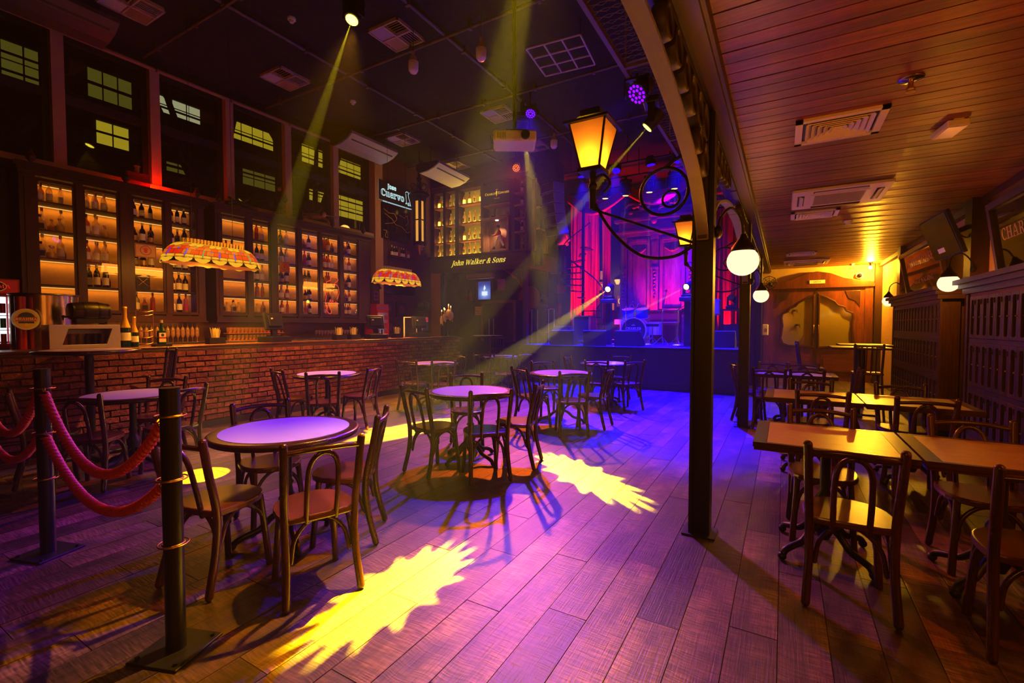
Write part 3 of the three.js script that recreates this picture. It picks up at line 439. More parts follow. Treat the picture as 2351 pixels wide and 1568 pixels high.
  for (const z of [-3.95, -7.95]) for (const s of [-1, 1]) area([1, 0.33, 0.03], 16, 0.95, 0.2, [-7.7 + s * 0.29, 2.5, z], [-7.7 + s * 1.29, 2.1, z]);
}
// ---------- things on and behind the bar ----------
const CT = 1.2; // counter top
{
  // keg display case with a slanted window, little barrel on its cradle
  const c = thing('beer_case', 'silver counter case with slanted dark window at the left end of the bar', 'case', [-7.62, CT, -2.33]);
  const sh = [[-0.34, 0], [0.34, 0], [0.34, 0.3], [-0.34, 0.3]], hole = [[-0.23, 0.055], [0.2, 0.055], [0.26, 0.255], [-0.17, 0.255]];
  part('front_plate', ex(sh, 0.02, 0.002, [hole]).rotateY(PI / 2).translate(0.1, 0, 0), mat(0xb8b0b4, 0.4, 0.6), c); part('shell', mg([bb(-0.15, 0.1, 0, 0.02, -0.34, 0.34), bb(-0.15, 0.1, 0.28, 0.3, -0.34, 0.34), bb(-0.15, 0.1, 0.02, 0.28, -0.34, -0.325), bb(-0.15, 0.1, 0.02, 0.28, 0.325, 0.34), bb(-0.15, -0.13, 0.02, 0.28, -0.325, 0.325)]), mat(0x8a8488, 0.35, 0.7), c);
  part('window', bb(0.098, 0.101, 0.05, 0.26, -0.27, 0.27), M.glass, c);
  [0x8a1a16, 0x7a4a2a, 0x6a4a34, 0x14102a, 0x1a1440, 0x5a3420].forEach((h, k) => solo('spice_jar', mg([cy(0.032, 0.032, 0.15, 0, 0.075, 0, 12), cy(0.028, 0.028, 0.02, 0, 0.16, 0, 12)]), mat(h, 0.5), `${['red', 'brown', 'dull brown', 'black', 'navy blue', 'reddish brown'][k]} jar behind the slanted window of the counter case`, 'jar', 'jars in the counter case').position.set(-7.64, CT + 0.02, -2.16 - k * 0.075));
  const b = thing('small_barrel', 'small dark wooden barrel lying on a cradle on the silver case', 'barrel', [-7.62, CT + 0.3, -2.4]);
  const pr = []; for (let k = 0; k <= 12; k++) { const t = k / 12 * 2 - 1; pr.push([0.125 - 0.03 * t * t, t * 0.2]); }
  part('staves', wood(la([[0, -0.2], ...pr, [0, 0.2]], 24).rotateX(PI / 2).translate(0, 0.17, 0), 'z'), woodM(0x2c1a10, 0.4), b);
  for (const z of [-0.17, -0.07, 0.07, 0.17]) part('hoop', cy(0.128 - 0.03 * (z / 0.2) ** 2, 0.128 - 0.03 * (z / 0.2) ** 2, 0.02, 0, 0.17, z, 24, PI / 2), M.darksteel, b, 'dark iron hoop');
  part('cradle', mg([bb(-0.09, 0.09, 0, 0.03, -0.15, -0.12), bb(-0.09, 0.09, 0, 0.03, 0.12, 0.15), bb(-0.09, -0.06, 0.02, 0.08, -0.15, 0.15), bb(0.06, 0.09, 0.02, 0.08, -0.15, 0.15)]), M.black, b); part('tap', mg([rod([0, 0.1, 0.2], [0, 0.1, 0.27], 0.012), rod([0, 0.12, 0.25], [0, 0.06, 0.25], 0.009)]), M.darksteel, b);
  // polished beer tower with a round badge
  const tw = thing('beer_tower', 'polished steel drum-shaped beer tower with a round badge', 'beer tower', [-8.42, CT - 0.25, -2.2]);
  part('drum', cy(0.33, 0.33, 0.94, 0, 0.47, 0, 48), mat(0xc8b8a0, 0.18, 1), tw); part('rim', to(0.33, 0.012, 0, 0.94, 0, PI / 2, 0, 0, 8, 48), M.steel, tw); part('column', cy(0.05, 0.05, 0.9, 0.3, 0.45, 0.3, 18), mat(0x9a1812, 0.3, 0.2), tw, 'red tap column');
  const badge = part('badge', mg([cy(0.13, 0.13, 0.04, 0, 0, 0, 36, 0, 0, PI / 2)]), mat(0xe8e0d0, 0.3), tw, 'oval white badge ring'); badge.position.set(0.4, 0.62, 0.28); badge.scale.set(1, 1, 0.95);
  const bt = canvasTex(256, 256, (g) => { g.fillStyle = '#e8c23a'; g.fillRect(0, 0, 256, 256); g.fillStyle = '#1b3f8f'; g.beginPath(); g.arc(128, 128, 104, PI, 0); g.fill(); g.fillRect(40, 160, 176, 30); g.fillStyle = '#b01818'; g.fillRect(8, 96, 240, 60); g.fillStyle = '#fff'; g.font = 'bold 52px serif'; g.textAlign = 'center'; g.fillText('BRAHMA', 128, 144); g.fillStyle = '#f2d24a'; g.beginPath(); g.arc(128, 208, 22, 0, 7); g.fill(); });
  const bf = part('badge_face', place(new THREE.CircleGeometry(0.105, 32), 0.0215, 0, 0, 0, PI / 2, 0), mat(0xffffff, 0.35, 0, { map: bt }), badge);
  // champagne bottles, wire rack, herb liqueur
  for (const [z, s, l] of [[-2.76, 1.32, 'large'], [-2.86, 1.0, 'small']]) { const o = thing('champagne_bottle', `${l} champagne bottle with yellow foil neck beside the silver case`, 'bottle', [-7.6, CT, z]); o.scale.setScalar(s); part('glass', la([[0, 0], [0.042, 0], [0.045, 0.01], [0.045, 0.19], [0.03, 0.25], [0.016, 0.3], [0, 0.3]], 18), glassGreen, o); part('foil', la([[0.0455, 0.2], [0.031, 0.252], [0.0175, 0.3], [0.017, 0.385], [0.02, 0.39], [0.02, 0.41], [0, 0.415]], 18), mat(0xd8a83a, 0.4, 0.5), o); part('label', cy(0.0458, 0.0458, 0.08, 0, 0.11, 0, 18), labelCream, o); }
  const wr = thing('wire_rack', 'brass wire rack with curved shelves on the bar', 'rack', [-7.7, CT, -3.02]);
  for (const z of [-0.1, 0.1]) part('upright', rod([0, 0, z], [0, 0.5, z], 0.008), M.brass, wr); for (const y of [0.05, 0.14, 0.23, 0.45, 0.5]) part('rail', tb([[0, y, -0.1], [0.05, y - 0.02, 0], [0, y, 0.1]], 0.006, 12, 6), M.brass, wr);
  const jb = thing('herb_liqueur_bottle', 'square green liqueur bottle with white label on a black tray', 'bottle', [-7.55, CT, -3.16]);
  part('glass', mg([rb(0.055, 0.19, 0.1, 0.012, 0, 0.125, 0), la([[0.035, 0.22], [0.018, 0.24], [0.016, 0.33], [0, 0.33]], 12)]), mat(0x0c3a18, 0.08), jb); part('cap', cy(0.019, 0.019, 0.04, 0, 0.35, 0), capGold, jb); part('label', mg([bb(0.0285, 0.0295, 0.06, 0.19, -0.042, 0.042)]), mat(0xf0ece4, 0.6, 0, { map: canvasTex(128, 192, (g) => { g.fillStyle = '#efe9dc'; g.fillRect(0, 0, 128, 192); g.fillStyle = '#1c3a1c'; g.beginPath(); g.arc(64, 46, 30, 0, 7); g.fill(); g.fillStyle = '#c41a12'; g.fillRect(0, 88, 128, 32); }) }), jb); part('tray', bb(-0.07, 0.07, 0, 0.03, -0.1, 0.1), M.black, jb);
  // straw holders
  const straw = mat(0xe8d49a, 0.6);
  const mkStraw = () => { const t = thing('straw_holder', '', 'straw holder'); part('box', mg([bb(-0.07, 0.07, 0, 0.012, -0.12, 0.12), bb(-0.07, -0.06, 0, 0.1, -0.12, 0.12), bb(0.06, 0.07, 0, 0.1, -0.12, 0.12), bb(-0.06, 0.06, 0, 0.1, -0.12, -0.11), bb(-0.06, 0.06, 0, 0.1, 0.11, 0.12)]), M.black, t); for (let k = 0; k < 30; k++) { const a = rr(0, 6.28), r = rr(0, 0.04); part('straw', rod([Math.cos(a) * r, 0.012, Math.sin(a) * r * 1.3], [Math.cos(a) * r * 1.9, rr(0.22, 0.26), Math.sin(a) * r * 2.3], 0.0035, 5), straw, t); } return t; };
  const s0 = mkStraw(); [[-3.98, 'near the glass racks'], [-6.35, 'left one of the pair between the tills'], [-6.72, 'right one of the pair between the tills'], [-7.98, 'between the middle and the last till']].forEach(([z, l], i) => { const lab = `box of pale straws on the bar, ${l}`; if (i) copy(s0, [-7.75, CT, z], 0, lab, 'straw boxes on the bar'); else { s0.position.set(-7.75, CT, z); s0.userData.label = lab; s0.userData.group = 'straw boxes on the bar'; } });
  // tills: screen on a stand on a cash drawer
  const mkTill = () => { const t = thing('till', '', 'till'); part('cash_drawer', rb(0.36, 0.1, 0.4, 0.008, 0, 0.05, 0), M.black, t); part('stand', mg([rb(0.05, 0.26, 0.12, 0.015, -0.02, 0.22, 0, 0, 0, 0.18), rb(0.18, 0.02, 0.2, 0.008, 0, 0.11, 0)]), M.darksteel, t); part('screen_housing', rb(0.05, 0.3, 0.38, 0.015, -0.03, 0.36, 0, 0, 0, 0.22), mat(0x161618, 0.5), t); part('rear_cover', rb(0.04, 0.2, 0.26, 0.015, 0.01, 0.37, 0, 0, 0, 0.22), mat(0x0e0e10, 0.5), t); part('sticker', bb(0.034, 0.036, 0.4, 0.425, 0.06, 0.1), M.paper, t); return t; };
  const t0 = mkTill(); [[-4.95, 0.15, 'nearest till with a black screen seen from behind'], [-7.3, -0.35, 'middle till on the bar, screen turned aside'], [-8.72, -0.35, 'last till on the bar, near the candelabra']].forEach(([z, r, l], i) => { if (i) copy(t0, [-7.72, CT, z], r, l, 'tills on the bar'); else { t0.position.set(-7.72, CT, z); t0.rotation.y = r; t0.userData.label = l; t0.userData.group = 'tills on the bar'; } });
  // candelabra
  const ca = thing('candelabra', 'iron candelabra dripping with wax, candles alight, at the end of the bar', 'candelabra', [-7.62, CT, -9.68]);
  part('stem', mg([rod([0, 0, 0], [0, 0.5, 0], 0.013), cy(0.05, 0.05, 0.01, 0, 0.5, 0)]), M.iron, ca);
  for (let k = 0; k < 3; k++) { const g = mg([tb([[0.01, 0.12, 0], [0.07, 0.04, 0], [0.13, 0.02, 0], [0.16, 0.06, 0], [0.13, 0.1, 0], [0.105, 0.07, 0]], 0.008, 22, 6)]); g.rotateY(k * 2.1 + 1.57); part('foot', g, M.iron, ca, 'scrolled iron foot'); }
  const wax = mat(0xb89a5c, 0.5), fl = glow(lin(1, 0.55, 0.12), 14);
  [[-0.04, -0.2, 0.62, 0.085, 0.2], [0.02, -0.03, 0.66, 0.09, 0.22], [0, 0.1, 0.54, 0.05, 0.14], [0.03, 0.17, 0.56, 0.045, 0.16], [0, 0.23, 0.5, 0.05, 0.18]].forEach(([x, z, y, r, h]) => {
    const cdl = part('candle', mg([sp(r, x, y - h * 0.35, z, 0.9, h / r * 0.6, 0.9, 12), cy(0.012, 0.012, 0.09, x, y + 0.1, z, 8), tb([[x + r * 0.6, y - h * 0.5, z], [x + r * 0.7, y - h * 0.95, z + 0.01], [x + r * 0.6, y - h * 1.15, z]], 0.012, 8, 6), tb([[x - r * 0.2, y - h * 0.5, z + r * 0.6], [x, y - h * 1.0, z + r * 0.7]], 0.012, 8, 6), rod([0, 0.5, 0], [x, y - h * 0.8, z], 0.008)]), wax, ca, 'wax-covered candle'); part('flame', sp(0.012, x, y + 0.165, z, 0.8, 2, 0.8, 5), fl, cdl);
  });
  point([1, 0.42, 0.06], 0.35, [-7.58, CT + 0.86, -9.66], 2);
  // racks of tumblers and hanging wine glasses behind the bar
  const tum = mat(0xf0d0b8, 0.05, 0, { transmission: 0.85, ior: 1.45 }), tg = la([[0, 0], [0.03, 0], [0.036, 0.1], [0.033, 0.1], [0.028, 0.006], [0, 0.006]], 10);
  for (let r = 0; r < 2; r++) for (let k = 0; k < 14; k++) for (let q = 0; q < 2; q++) solo('tumbler', tg, tum, `clear tumbler in the ${r ? 'upper' : 'lower'} glass rack behind the nearest till`, 'glass', `tumblers in the ${r ? 'upper' : 'lower'} glass rack`).position.set(-9.1 - q * 0.08, 1.21 + r * 0.14, -4.95 - k * 0.075);
  for (const r of [0, 1]) solo('glass_rack', mg([bb(-9.23, -9.05, 1.192 + r * 0.14, 1.206 + r * 0.14, -4.88, -6.02), ...Array.from({ length: 15 }, (_, k) => bb(-9.062, -9.052, 1.2 + r * 0.14, 1.24 + r * 0.14, -4.9 - k * 0.077, -4.915 - k * 0.077))]), mat(0xb0603c, 0.4), `${r ? 'upper' : 'lower'} pinkish plastic rack of tumblers behind the nearest till`, 'rack');
  const wg = la([[0, 0], [0.032, 0], [0.03, 0.004], [0.004, 0.01], [0.004, 0.08], [0.02, 0.1], [0.034, 0.13], [0.034, 0.16], [0.028, 0.19], [0.026, 0.19], [0.03, 0.15], [0.018, 0.1], [0, 0.09]], 10);
  for (let r = 0; r < 2; r++) for (let k = 0; k < 16; k++) { const o = solo('wine_glass', wg, tum, r ? 'wine glass standing on the back counter under the left cabinet' : 'wine glass hanging upside down under the left cabinet', 'glass', r ? 'wine glasses standing under the left cabinet' : 'wine glasses hanging under the left cabinet'); o.position.set(-9.22, r ? 1.19 : 1.55, -3.25 - k * 0.078); if (!r) o.rotation.x = PI; }
  for (let k = 0; k < 14; k++) solo('cocktail_glass', wg, mat(0xd0a8e8, 0.05, 0, { transmission: 0.85, ior: 1.45 }), 'stemmed glass on the back counter below the right cabinet', 'glass', 'stemmed glasses below the right cabinet').position.set(-9.2, 1.19, -6.9 - k * 0.08);
  area([1, 0.4, 0.06], 6, 1.3, 0.03, [-9.3, 1.52, -3.85], [-9.5, 1.2, -3.85]);
  // notice on the third bay, wooden book, neon man-shaped outline on the ninth bay
  const sg = canvasTex(192, 128, (g) => { g.fillStyle = '#c89858'; g.fillRect(0, 0, 192, 128); g.strokeStyle = '#6a2a14'; g.lineWidth = 5; g.strokeRect(6, 6, 180, 116); g.beginPath(); g.ellipse(96, 60, 48, 42, 0, 0, 7); g.stroke(); g.fillStyle = '#c4301c'; g.beginPath(); g.ellipse(96, 66, 17, 18, 0, 0, 7); g.fill(); for (let k = 0; k < 5; k++) { g.save(); g.translate(96, 62); g.rotate((k - 2) * 0.42); g.fillRect(-4, -34, 7, 26); g.restore(); } });
  solo('warning_sign', bb(-9.195, -9.19, 2.62, 2.84, -3.5, -3.8), [mat(0xffffff, 0.6, 0, { map: sg }), ...Array(5).fill(M.paper)], 'small tan notice with a red hand on the third cabinet bay', 'sign');
  solo('warning_sign', bb(-9.195, -9.19, 2.62, 2.84, -6.02, -6.26), [mat(0xffb0a0, 0.6, 0, { map: sg }), ...Array(5).fill(M.paper)], 'small pink notice with a red hand on the seventh cabinet bay', 'sign');
  const bk = thing('boxed_bottle_case', 'dark gift box with a gold diamond on the fourth shelf, third bay', 'box', [-9.4, 2.09, -3.66]); part('box', bb(-0.06, 0.06, 0, 0.27, -0.1, 0.1), mat(0x1c100c, 0.5), bk); part('diamond', mg([bx(0.004, 0.09, 0.004, 0.062, 0.165, 0.032, PI / 4), bx(0.004, 0.09, 0.004, 0.062, 0.165, -0.032, -PI / 4), bx(0.004, 0.09, 0.004, 0.062, 0.105, 0.032, -PI / 4), bx(0.004, 0.09, 0.004, 0.062, 0.105, -0.032, PI / 4)]), M.brass, bk);
  const nz = (pts) => tb(pts.map(([a, b]) => [-9.17, 1.74 + b, -7.1 - a]), 0.006, 34, 4), ne = thing('neon_outline', 'red neon outline of a man in a hat on the ninth cabinet bay', 'neon sign'); const neM = glow(lin(1, 0.06, 0.03), 1.6);
  part('tube', nz([[0.08, 0.76], [0.18, 0.8], [0.2, 0.88], [0.34, 0.88], [0.4, 0.84], [0.36, 0.78], [0.3, 0.74], [0.4, 0.66], [0.42, 0.5], [0.36, 0.36]]), neM, ne); part('tube', nz([[0.08, 0.76], [0.03, 0.6], [0.06, 0.42], [0.03, 0.26], [0.08, 0.2], [0.08, 0.08], [0.16, 0.02], [0.2, 0.08], [0.13, 0.2], [0.13, 0.28]]), neM, ne); part('tube', nz([[0.14, 0.26], [0.18, 0.36], [0.2, 0.26], [0.24, 0.34], [0.27, 0.26], [0.32, 0.3], [0.42, 0.26]]), neM, ne);
  // lit red fridges
  function fridge(label, x, y, z, w, h, text) {
    const t = thing('display_fridge', label, 'fridge', [x, y, z]), W = w / 2, zt = h * 0.78;
    part('cabinet', mg([bb(-0.25, 0.2, 0, 0.06, -W, W), bb(-0.25, 0.22, zt, h, -W, W), bb(-0.25, 0.2, 0.06, zt, -W, -W + 0.03), bb(-0.25, 0.2, 0.06, zt, W - 0.03, W), bb(-0.25, -0.22, 0.06, zt, -W, W)]), M.red, t, 'red housing');
    part('door_frame', mg([bb(0.2, 0.23, 0.02, zt, -W, -W + 0.035), bb(0.2, 0.23, 0.02, zt, W - 0.035, W), bb(0.2, 0.23, zt - 0.03, zt, -W, W), bb(0.2, 0.23, 0.02, 0.06, -W, W)]), M.red, t); part('pane', bb(0.21, 0.214, 0.06, zt - 0.03, -W + 0.03, W - 0.03), M.glass, t);
    part('light_panel', bb(-0.215, -0.205, 0.08, zt - 0.02, -W + 0.04, W - 0.04), glow(lin(0.85, 0.9, 1), 1.6), t); area([0.85, 0.9, 1], 2.2, w - 0.1, zt - 0.15, [x - 0.2, y + zt / 2, z], [x + 1, y + zt / 2, z]);
    for (const q of [0.33, 0.6]) part('shelf', bb(-0.2, 0.16, h * 0.78 * q, h * 0.78 * q + 0.008, -W + 0.03, W - 0.03), M.steel, t);
    part('header_sign', place(new THREE.PlaneGeometry(w * 0.92, h * 0.18), 0.2215, (zt + h) / 2, 0, 0, PI / 2, 0), glow(0xffffff, 0.5, { emissiveMap: canvasTex(256, 96, (g) => { g.fillStyle = '#a01410'; g.fillRect(0, 0, 256, 96); text(g); }) }), t);
    return t;
  }
  fridge('red drinks fridge with bright white interior at the far left', -9.15, 1.19, -1.84, 0.5, 0.92, (g) => { g.fillStyle = '#1a0806'; g.beginPath(); g.ellipse(128, 48, 70, 40, 0, 0, 7); g.fill(); g.strokeStyle = '#e08020'; g.lineWidth = 5; g.stroke(); g.fillStyle = '#ff3020'; g.font = 'bold 40px serif'; g.textAlign = 'center'; g.fillText('BRAHMA', 128, 62); });
  fridge('small red fridge with lit door beside the wooden birdhouse', -9.25, 1.19, -8.78, 0.42, 0.85, (g) => { g.fillStyle = '#1c2a90'; g.font = 'italic bold 44px serif'; g.textAlign = 'center'; g.fillText('Budweiser', 128, 60); });
  let n = 0; for (const [fx, fz, cols] of [[-9.15, -1.84, [0x1a7a2a, 0xb01818, 0xd8d8e0]], [-9.25, -8.78, [0x1c3aa8, 0xc02020, 0xd8d8e8]]]) for (const yy of [1.25, 1.46, 1.66]) for (let k = 0; k < 4; k++) solo('drink_can', cy(0.03, 0.03, 0.13, 0, 0.065, 0, 12), mat(pick(cols), 0.3, 0.3), fz > -4 ? 'small drink can inside the fridge at the far left' : 'small drink can inside the fridge by the birdhouse', 'can', fz > -4 ? 'cans in the left fridge' : 'cans in the small fridge').position.set(fx + 0.05, yy + (yy > 1.3 ? (fz > -4 ? 0 : -0.035) : 0), fz - 0.12 + k * 0.08);
  // birdhouse, TV, shelf and frames on the brown wall
  const bh = thing('wooden_birdhouse', 'dark wooden birdhouse with a pitched roof above the small fridge', 'birdhouse', [-9.42, 2.048, -8.78], 0.15); bh.scale.setScalar(0.8); part('walls', wood(ex([[-0.2, 0], [0.2, 0], [0.2, 0.5], [0, 0.78], [-0.2, 0.5]], 0.3, 0.004).rotateY(PI / 2).translate(-0.15, 0, 0)), M.darkwood, bh); part('roof', wood(mg([bx(0.42, 0.03, 0.4, 0, 0.68, -0.12, -0.95), bx(0.42, 0.03, 0.4, 0, 0.68, 0.12, 0.95)]), 'x'), M.mahogany, bh); part('window', bb(0.155, 0.165, 0.15, 0.4, -0.09, 0.09), mat(0x3a2c60, 0.2), bh); part('window_frame', mg([bb(0.155, 0.175, 0.13, 0.16, -0.11, 0.11), bb(0.155, 0.175, 0.39, 0.42, -0.11, 0.11), bb(0.155, 0.175, 0.13, 0.42, -0.11, -0.08), bb(0.155, 0.175, 0.13, 0.42, 0.08, 0.11), bb(0.155, 0.175, 0.26, 0.285, -0.09, 0.09)]), mat(0x7a2a18, 0.5), bh);
  const tv = thing('wall_television', 'switched-off television on the brown wall behind the far lamp', 'television', [-9.53, 2.72, -9.9]); part('housing', bb(-0.04, 0.02, -0.37, 0.37, -0.68, 0.68), M.black, tv); part('screen', bb(0.021, 0.024, -0.35, 0.35, -0.66, 0.66), M.blackgloss, tv); part('wall_mount', bb(-0.07, -0.04, -0.15, 0.15, -0.2, 0.2), M.darksteel, tv);
  const ws = thing('miniature_shelf', 'narrow wall shelf carrying a row of miniature bottles', 'shelf', [-9.52, 3.42, -9.95]); part('board', wood(bb(-0.08, 0.09, -0.03, 0, -0.42, 0.42), 'z'), M.darkwood, ws);
  for (let k = 0; k < 8; k++) bottle(pick(['amber', 'dark2', 'clear', 'amber3', 'dark']), -9.5, 3.42, -9.6 - k * 0.095, 0.95, 'on the brown wall shelf', 'miniatures on the wall shelf');
  for (const [y, z, h, l] of [[1.95, -9.5, 0.42, 'left of the pair of dark framed plaques on the brown wall'], [1.95, -10.02, 0.42, 'right of the pair of dark framed plaques on the brown wall'], [1.45, -9.55, 0.34, 'lower framed plaque above the bar on the brown wall']]) { const f = thing('framed_plaque', l, 'picture', [-9.58, y, z]); part('frame', mg([bb(0, 0.03, -h / 2, h / 2, -0.2, 0.2)]), M.darkwood, f); part('medallion', cy(0.11, 0.11, 0.012, 0.035, 0, 0, 24, 0, 0, PI / 2), mat(0x5a2a22, 0.5), f); }
  const kb = thing('wall_keg', 'small keg lying on its side before the brown wall', 'barrel', [-9.3, 2.08, -10.7]); part('staves', wood(la([[0, -0.22], [0.11, -0.22], [0.14, 0], [0.11, 0.22], [0, 0.22]], 20).rotateX(PI / 2), 'z'), M.darkwood, kb); for (const z of [-0.12, 0.12]) part('hoop', cy(0.135, 0.135, 0.02, 0, 0, z, 20, PI / 2), M.darksteel, kb); part('bracket', bb(-0.28, 0.05, -0.17, -0.13, -0.1, 0.1), M.iron, kb);
  const dp = thing('drinks_poster_stand', 'white framed board with pink and blue drink advert on the bar', 'sign', [-8.05, CT, -8.95], -0.3); part('frame', mg([bb(-0.015, 0.015, 0, 0.5, -0.02, 0), bb(-0.015, 0.015, 0, 0.5, 0.32, 0.34), bb(-0.015, 0.015, 0.48, 0.5, 0, 0.32)]), M.white, dp); part('panel', bb(-0.01, 0.01, 0.0, 0.48, 0, 0.32), mat(0x1c1420, 0.3), dp); part('advert', bb(-0.02, 0, 0.16, 0.5, -0.36, -0.05), mat(0xffffff, 0.5, 0, { map: canvasTex(192, 192, (g) => { g.fillStyle = '#e8609a'; g.fillRect(0, 0, 192, 192); g.fillStyle = '#17306e'; g.fillRect(90, 70, 102, 122); g.fillStyle = '#d01020'; g.font = 'bold 44px sans-serif'; g.fillText('Red Bull', 6, 56); }) }), dp);
}
// lit sign with the raven and the dark panel under it, on the brown wall
{
  const s = thing('illuminated_sign', 'black sign with white neon-style gothic lettering and a raven', 'sign', [-9.52, 5.17, -9.78]);
  part('box', bb(-0.06, 0.04, -0.27, 0.26, -0.65, 0.65), M.black, s);
  const t = canvasTex(1024, 416, (g, w, h) => { g.fillStyle = '#000'; g.fillRect(0, 0, w, h); g.lineJoin = 'round'; for (const [lw, c] of [[18, '#174a52'], [9, '#d8ffff']]) { g.strokeStyle = c; g.lineWidth = lw; g.font = 'bold 130px serif'; g.strokeText('Jose', 240, 130); g.font = 'bold 200px serif'; g.strokeText('Cuervo', 40, 320, 720); g.beginPath(); for (const [i, [x, y]] of [[790, 110], [830, 70], [880, 66], [910, 96], [890, 110], [900, 180], [950, 290], [975, 370], [940, 350], [905, 300], [890, 350], [925, 372], [880, 368], [860, 320], [830, 345], [800, 350], [835, 310], [820, 230], [815, 150], [790, 110]].entries()) i ? g.lineTo(x, y) : g.moveTo(x, y); g.stroke(); } });
  part('lettering_panel', place(new THREE.PlaneGeometry(1.28, 0.52), 0.0415, -0.005, 0, 0, PI / 2, 0), glow(0xffffff, 1.3, { emissiveMap: t }), s); part('glow_edge', mg([bb(-0.05, 0.02, -0.27, 0.26, 0.651, 0.658), bb(-0.05, 0.02, -0.278, -0.271, -0.65, 0.65)]), glow(lin(0.5, 0.9, 1), 0.7), s); area([0.6, 0.9, 1], 1.2, 1.2, 0.45, [-9.46, 5.17, -9.78], [-8, 5.17, -9.78]);
  const p = thing('unlit_neon_sign', 'dark mirror panel with unlit bent neon tubes below the raven sign', 'sign', [-9.52, 4.37, -9.78]); part('mirror', bb(-0.04, 0.02, -0.5, 0.48, -0.58, 0.58), mat(0x1a1614, 0.06, 0.6), p);
  const tm = mat(0xc8a038, 0.25, 0.4), tubes = [[[0.5, 0.3], [0.3, 0.22], [0.1, 0.24], [0, 0.1], [0.15, -0.02], [0.45, -0.1]], [[0.45, 0.18], [0.2, 0.08], [0.05, -0.05], [-0.2, -0.08], [-0.4, -0.2], [-0.52, -0.16]], [[-0.1, 0.24], [-0.3, 0.2], [-0.4, 0.28], [-0.45, 0.1], [-0.35, -0.02]], [[0.52, -0.28], [0.4, -0.28], [0.45, -0.44], [0.36, -0.46], [0.36, -0.3]]]; for (const q of tubes) part('tube', tb(q.map(([a, b]) => [0.05, b, a]), 0.009, 40, 6, false, 0.2), tm, p);
  const lg = thing('gothic_lantern', 'tall narrow gothic lantern with amber glass and scrolled crown', 'lantern', [-8.6, 3.4, -9.74]);
  part('panes', mg([bb(-0.085, 0.085, 0.36, 1.45, -0.085, 0.085)]), glow(lin(1, 0.42, 0.05), 0.9), lg, 'amber glass'); part('frame', mg([...[[-1, -1], [-1, 1], [1, -1], [1, 1]].map(([a, b]) => bb(a * 0.09 - 0.03, a * 0.09 + 0.03, 0.25, 1.55, b * 0.09 - 0.03, b * 0.09 + 0.03)), bb(-0.13, 0.13, 0.28, 0.36, -0.13, 0.13), bb(-0.13, 0.13, 1.45, 1.58, -0.13, 0.13), bb(-0.1, 0.1, 0.93, 0.96, -0.1, 0.1)]), M.iron, lg); part('finial', la([[0, 0], [0.02, 0.04], [0.03, 0.1], [0.09, 0.16], [0.07, 0.2], [0.12, 0.25], [0.1, 0.28], [0, 0.28]], 16), M.brass, lg);
  part('crown', la([[0.27, 1.62], [0.28, 1.66], [0.18, 1.7], [0.1, 1.7], [0.06, 2.0], [0.1, 2.05], [0.05, 2.1], [0.03, 2.4], [0, 2.42], [0, 1.6], [0.25, 1.6]], 20), M.iron, lg); for (let k = 0; k < 6; k++) { const g = to(0.09, 0.014, 0.16, 1.82, 0, 0, 0, 0, 6, 18); g.rotateY(k * PI / 3); part('scroll', g, M.iron, lg); } part('hanger', rod([0, 2.38, 0], [0, 2.79, 0], 0.012), M.iron, lg);
  point([1, 0.5, 0.08], 1.8, [-8.3, 4.3, -9.5], 8);
}
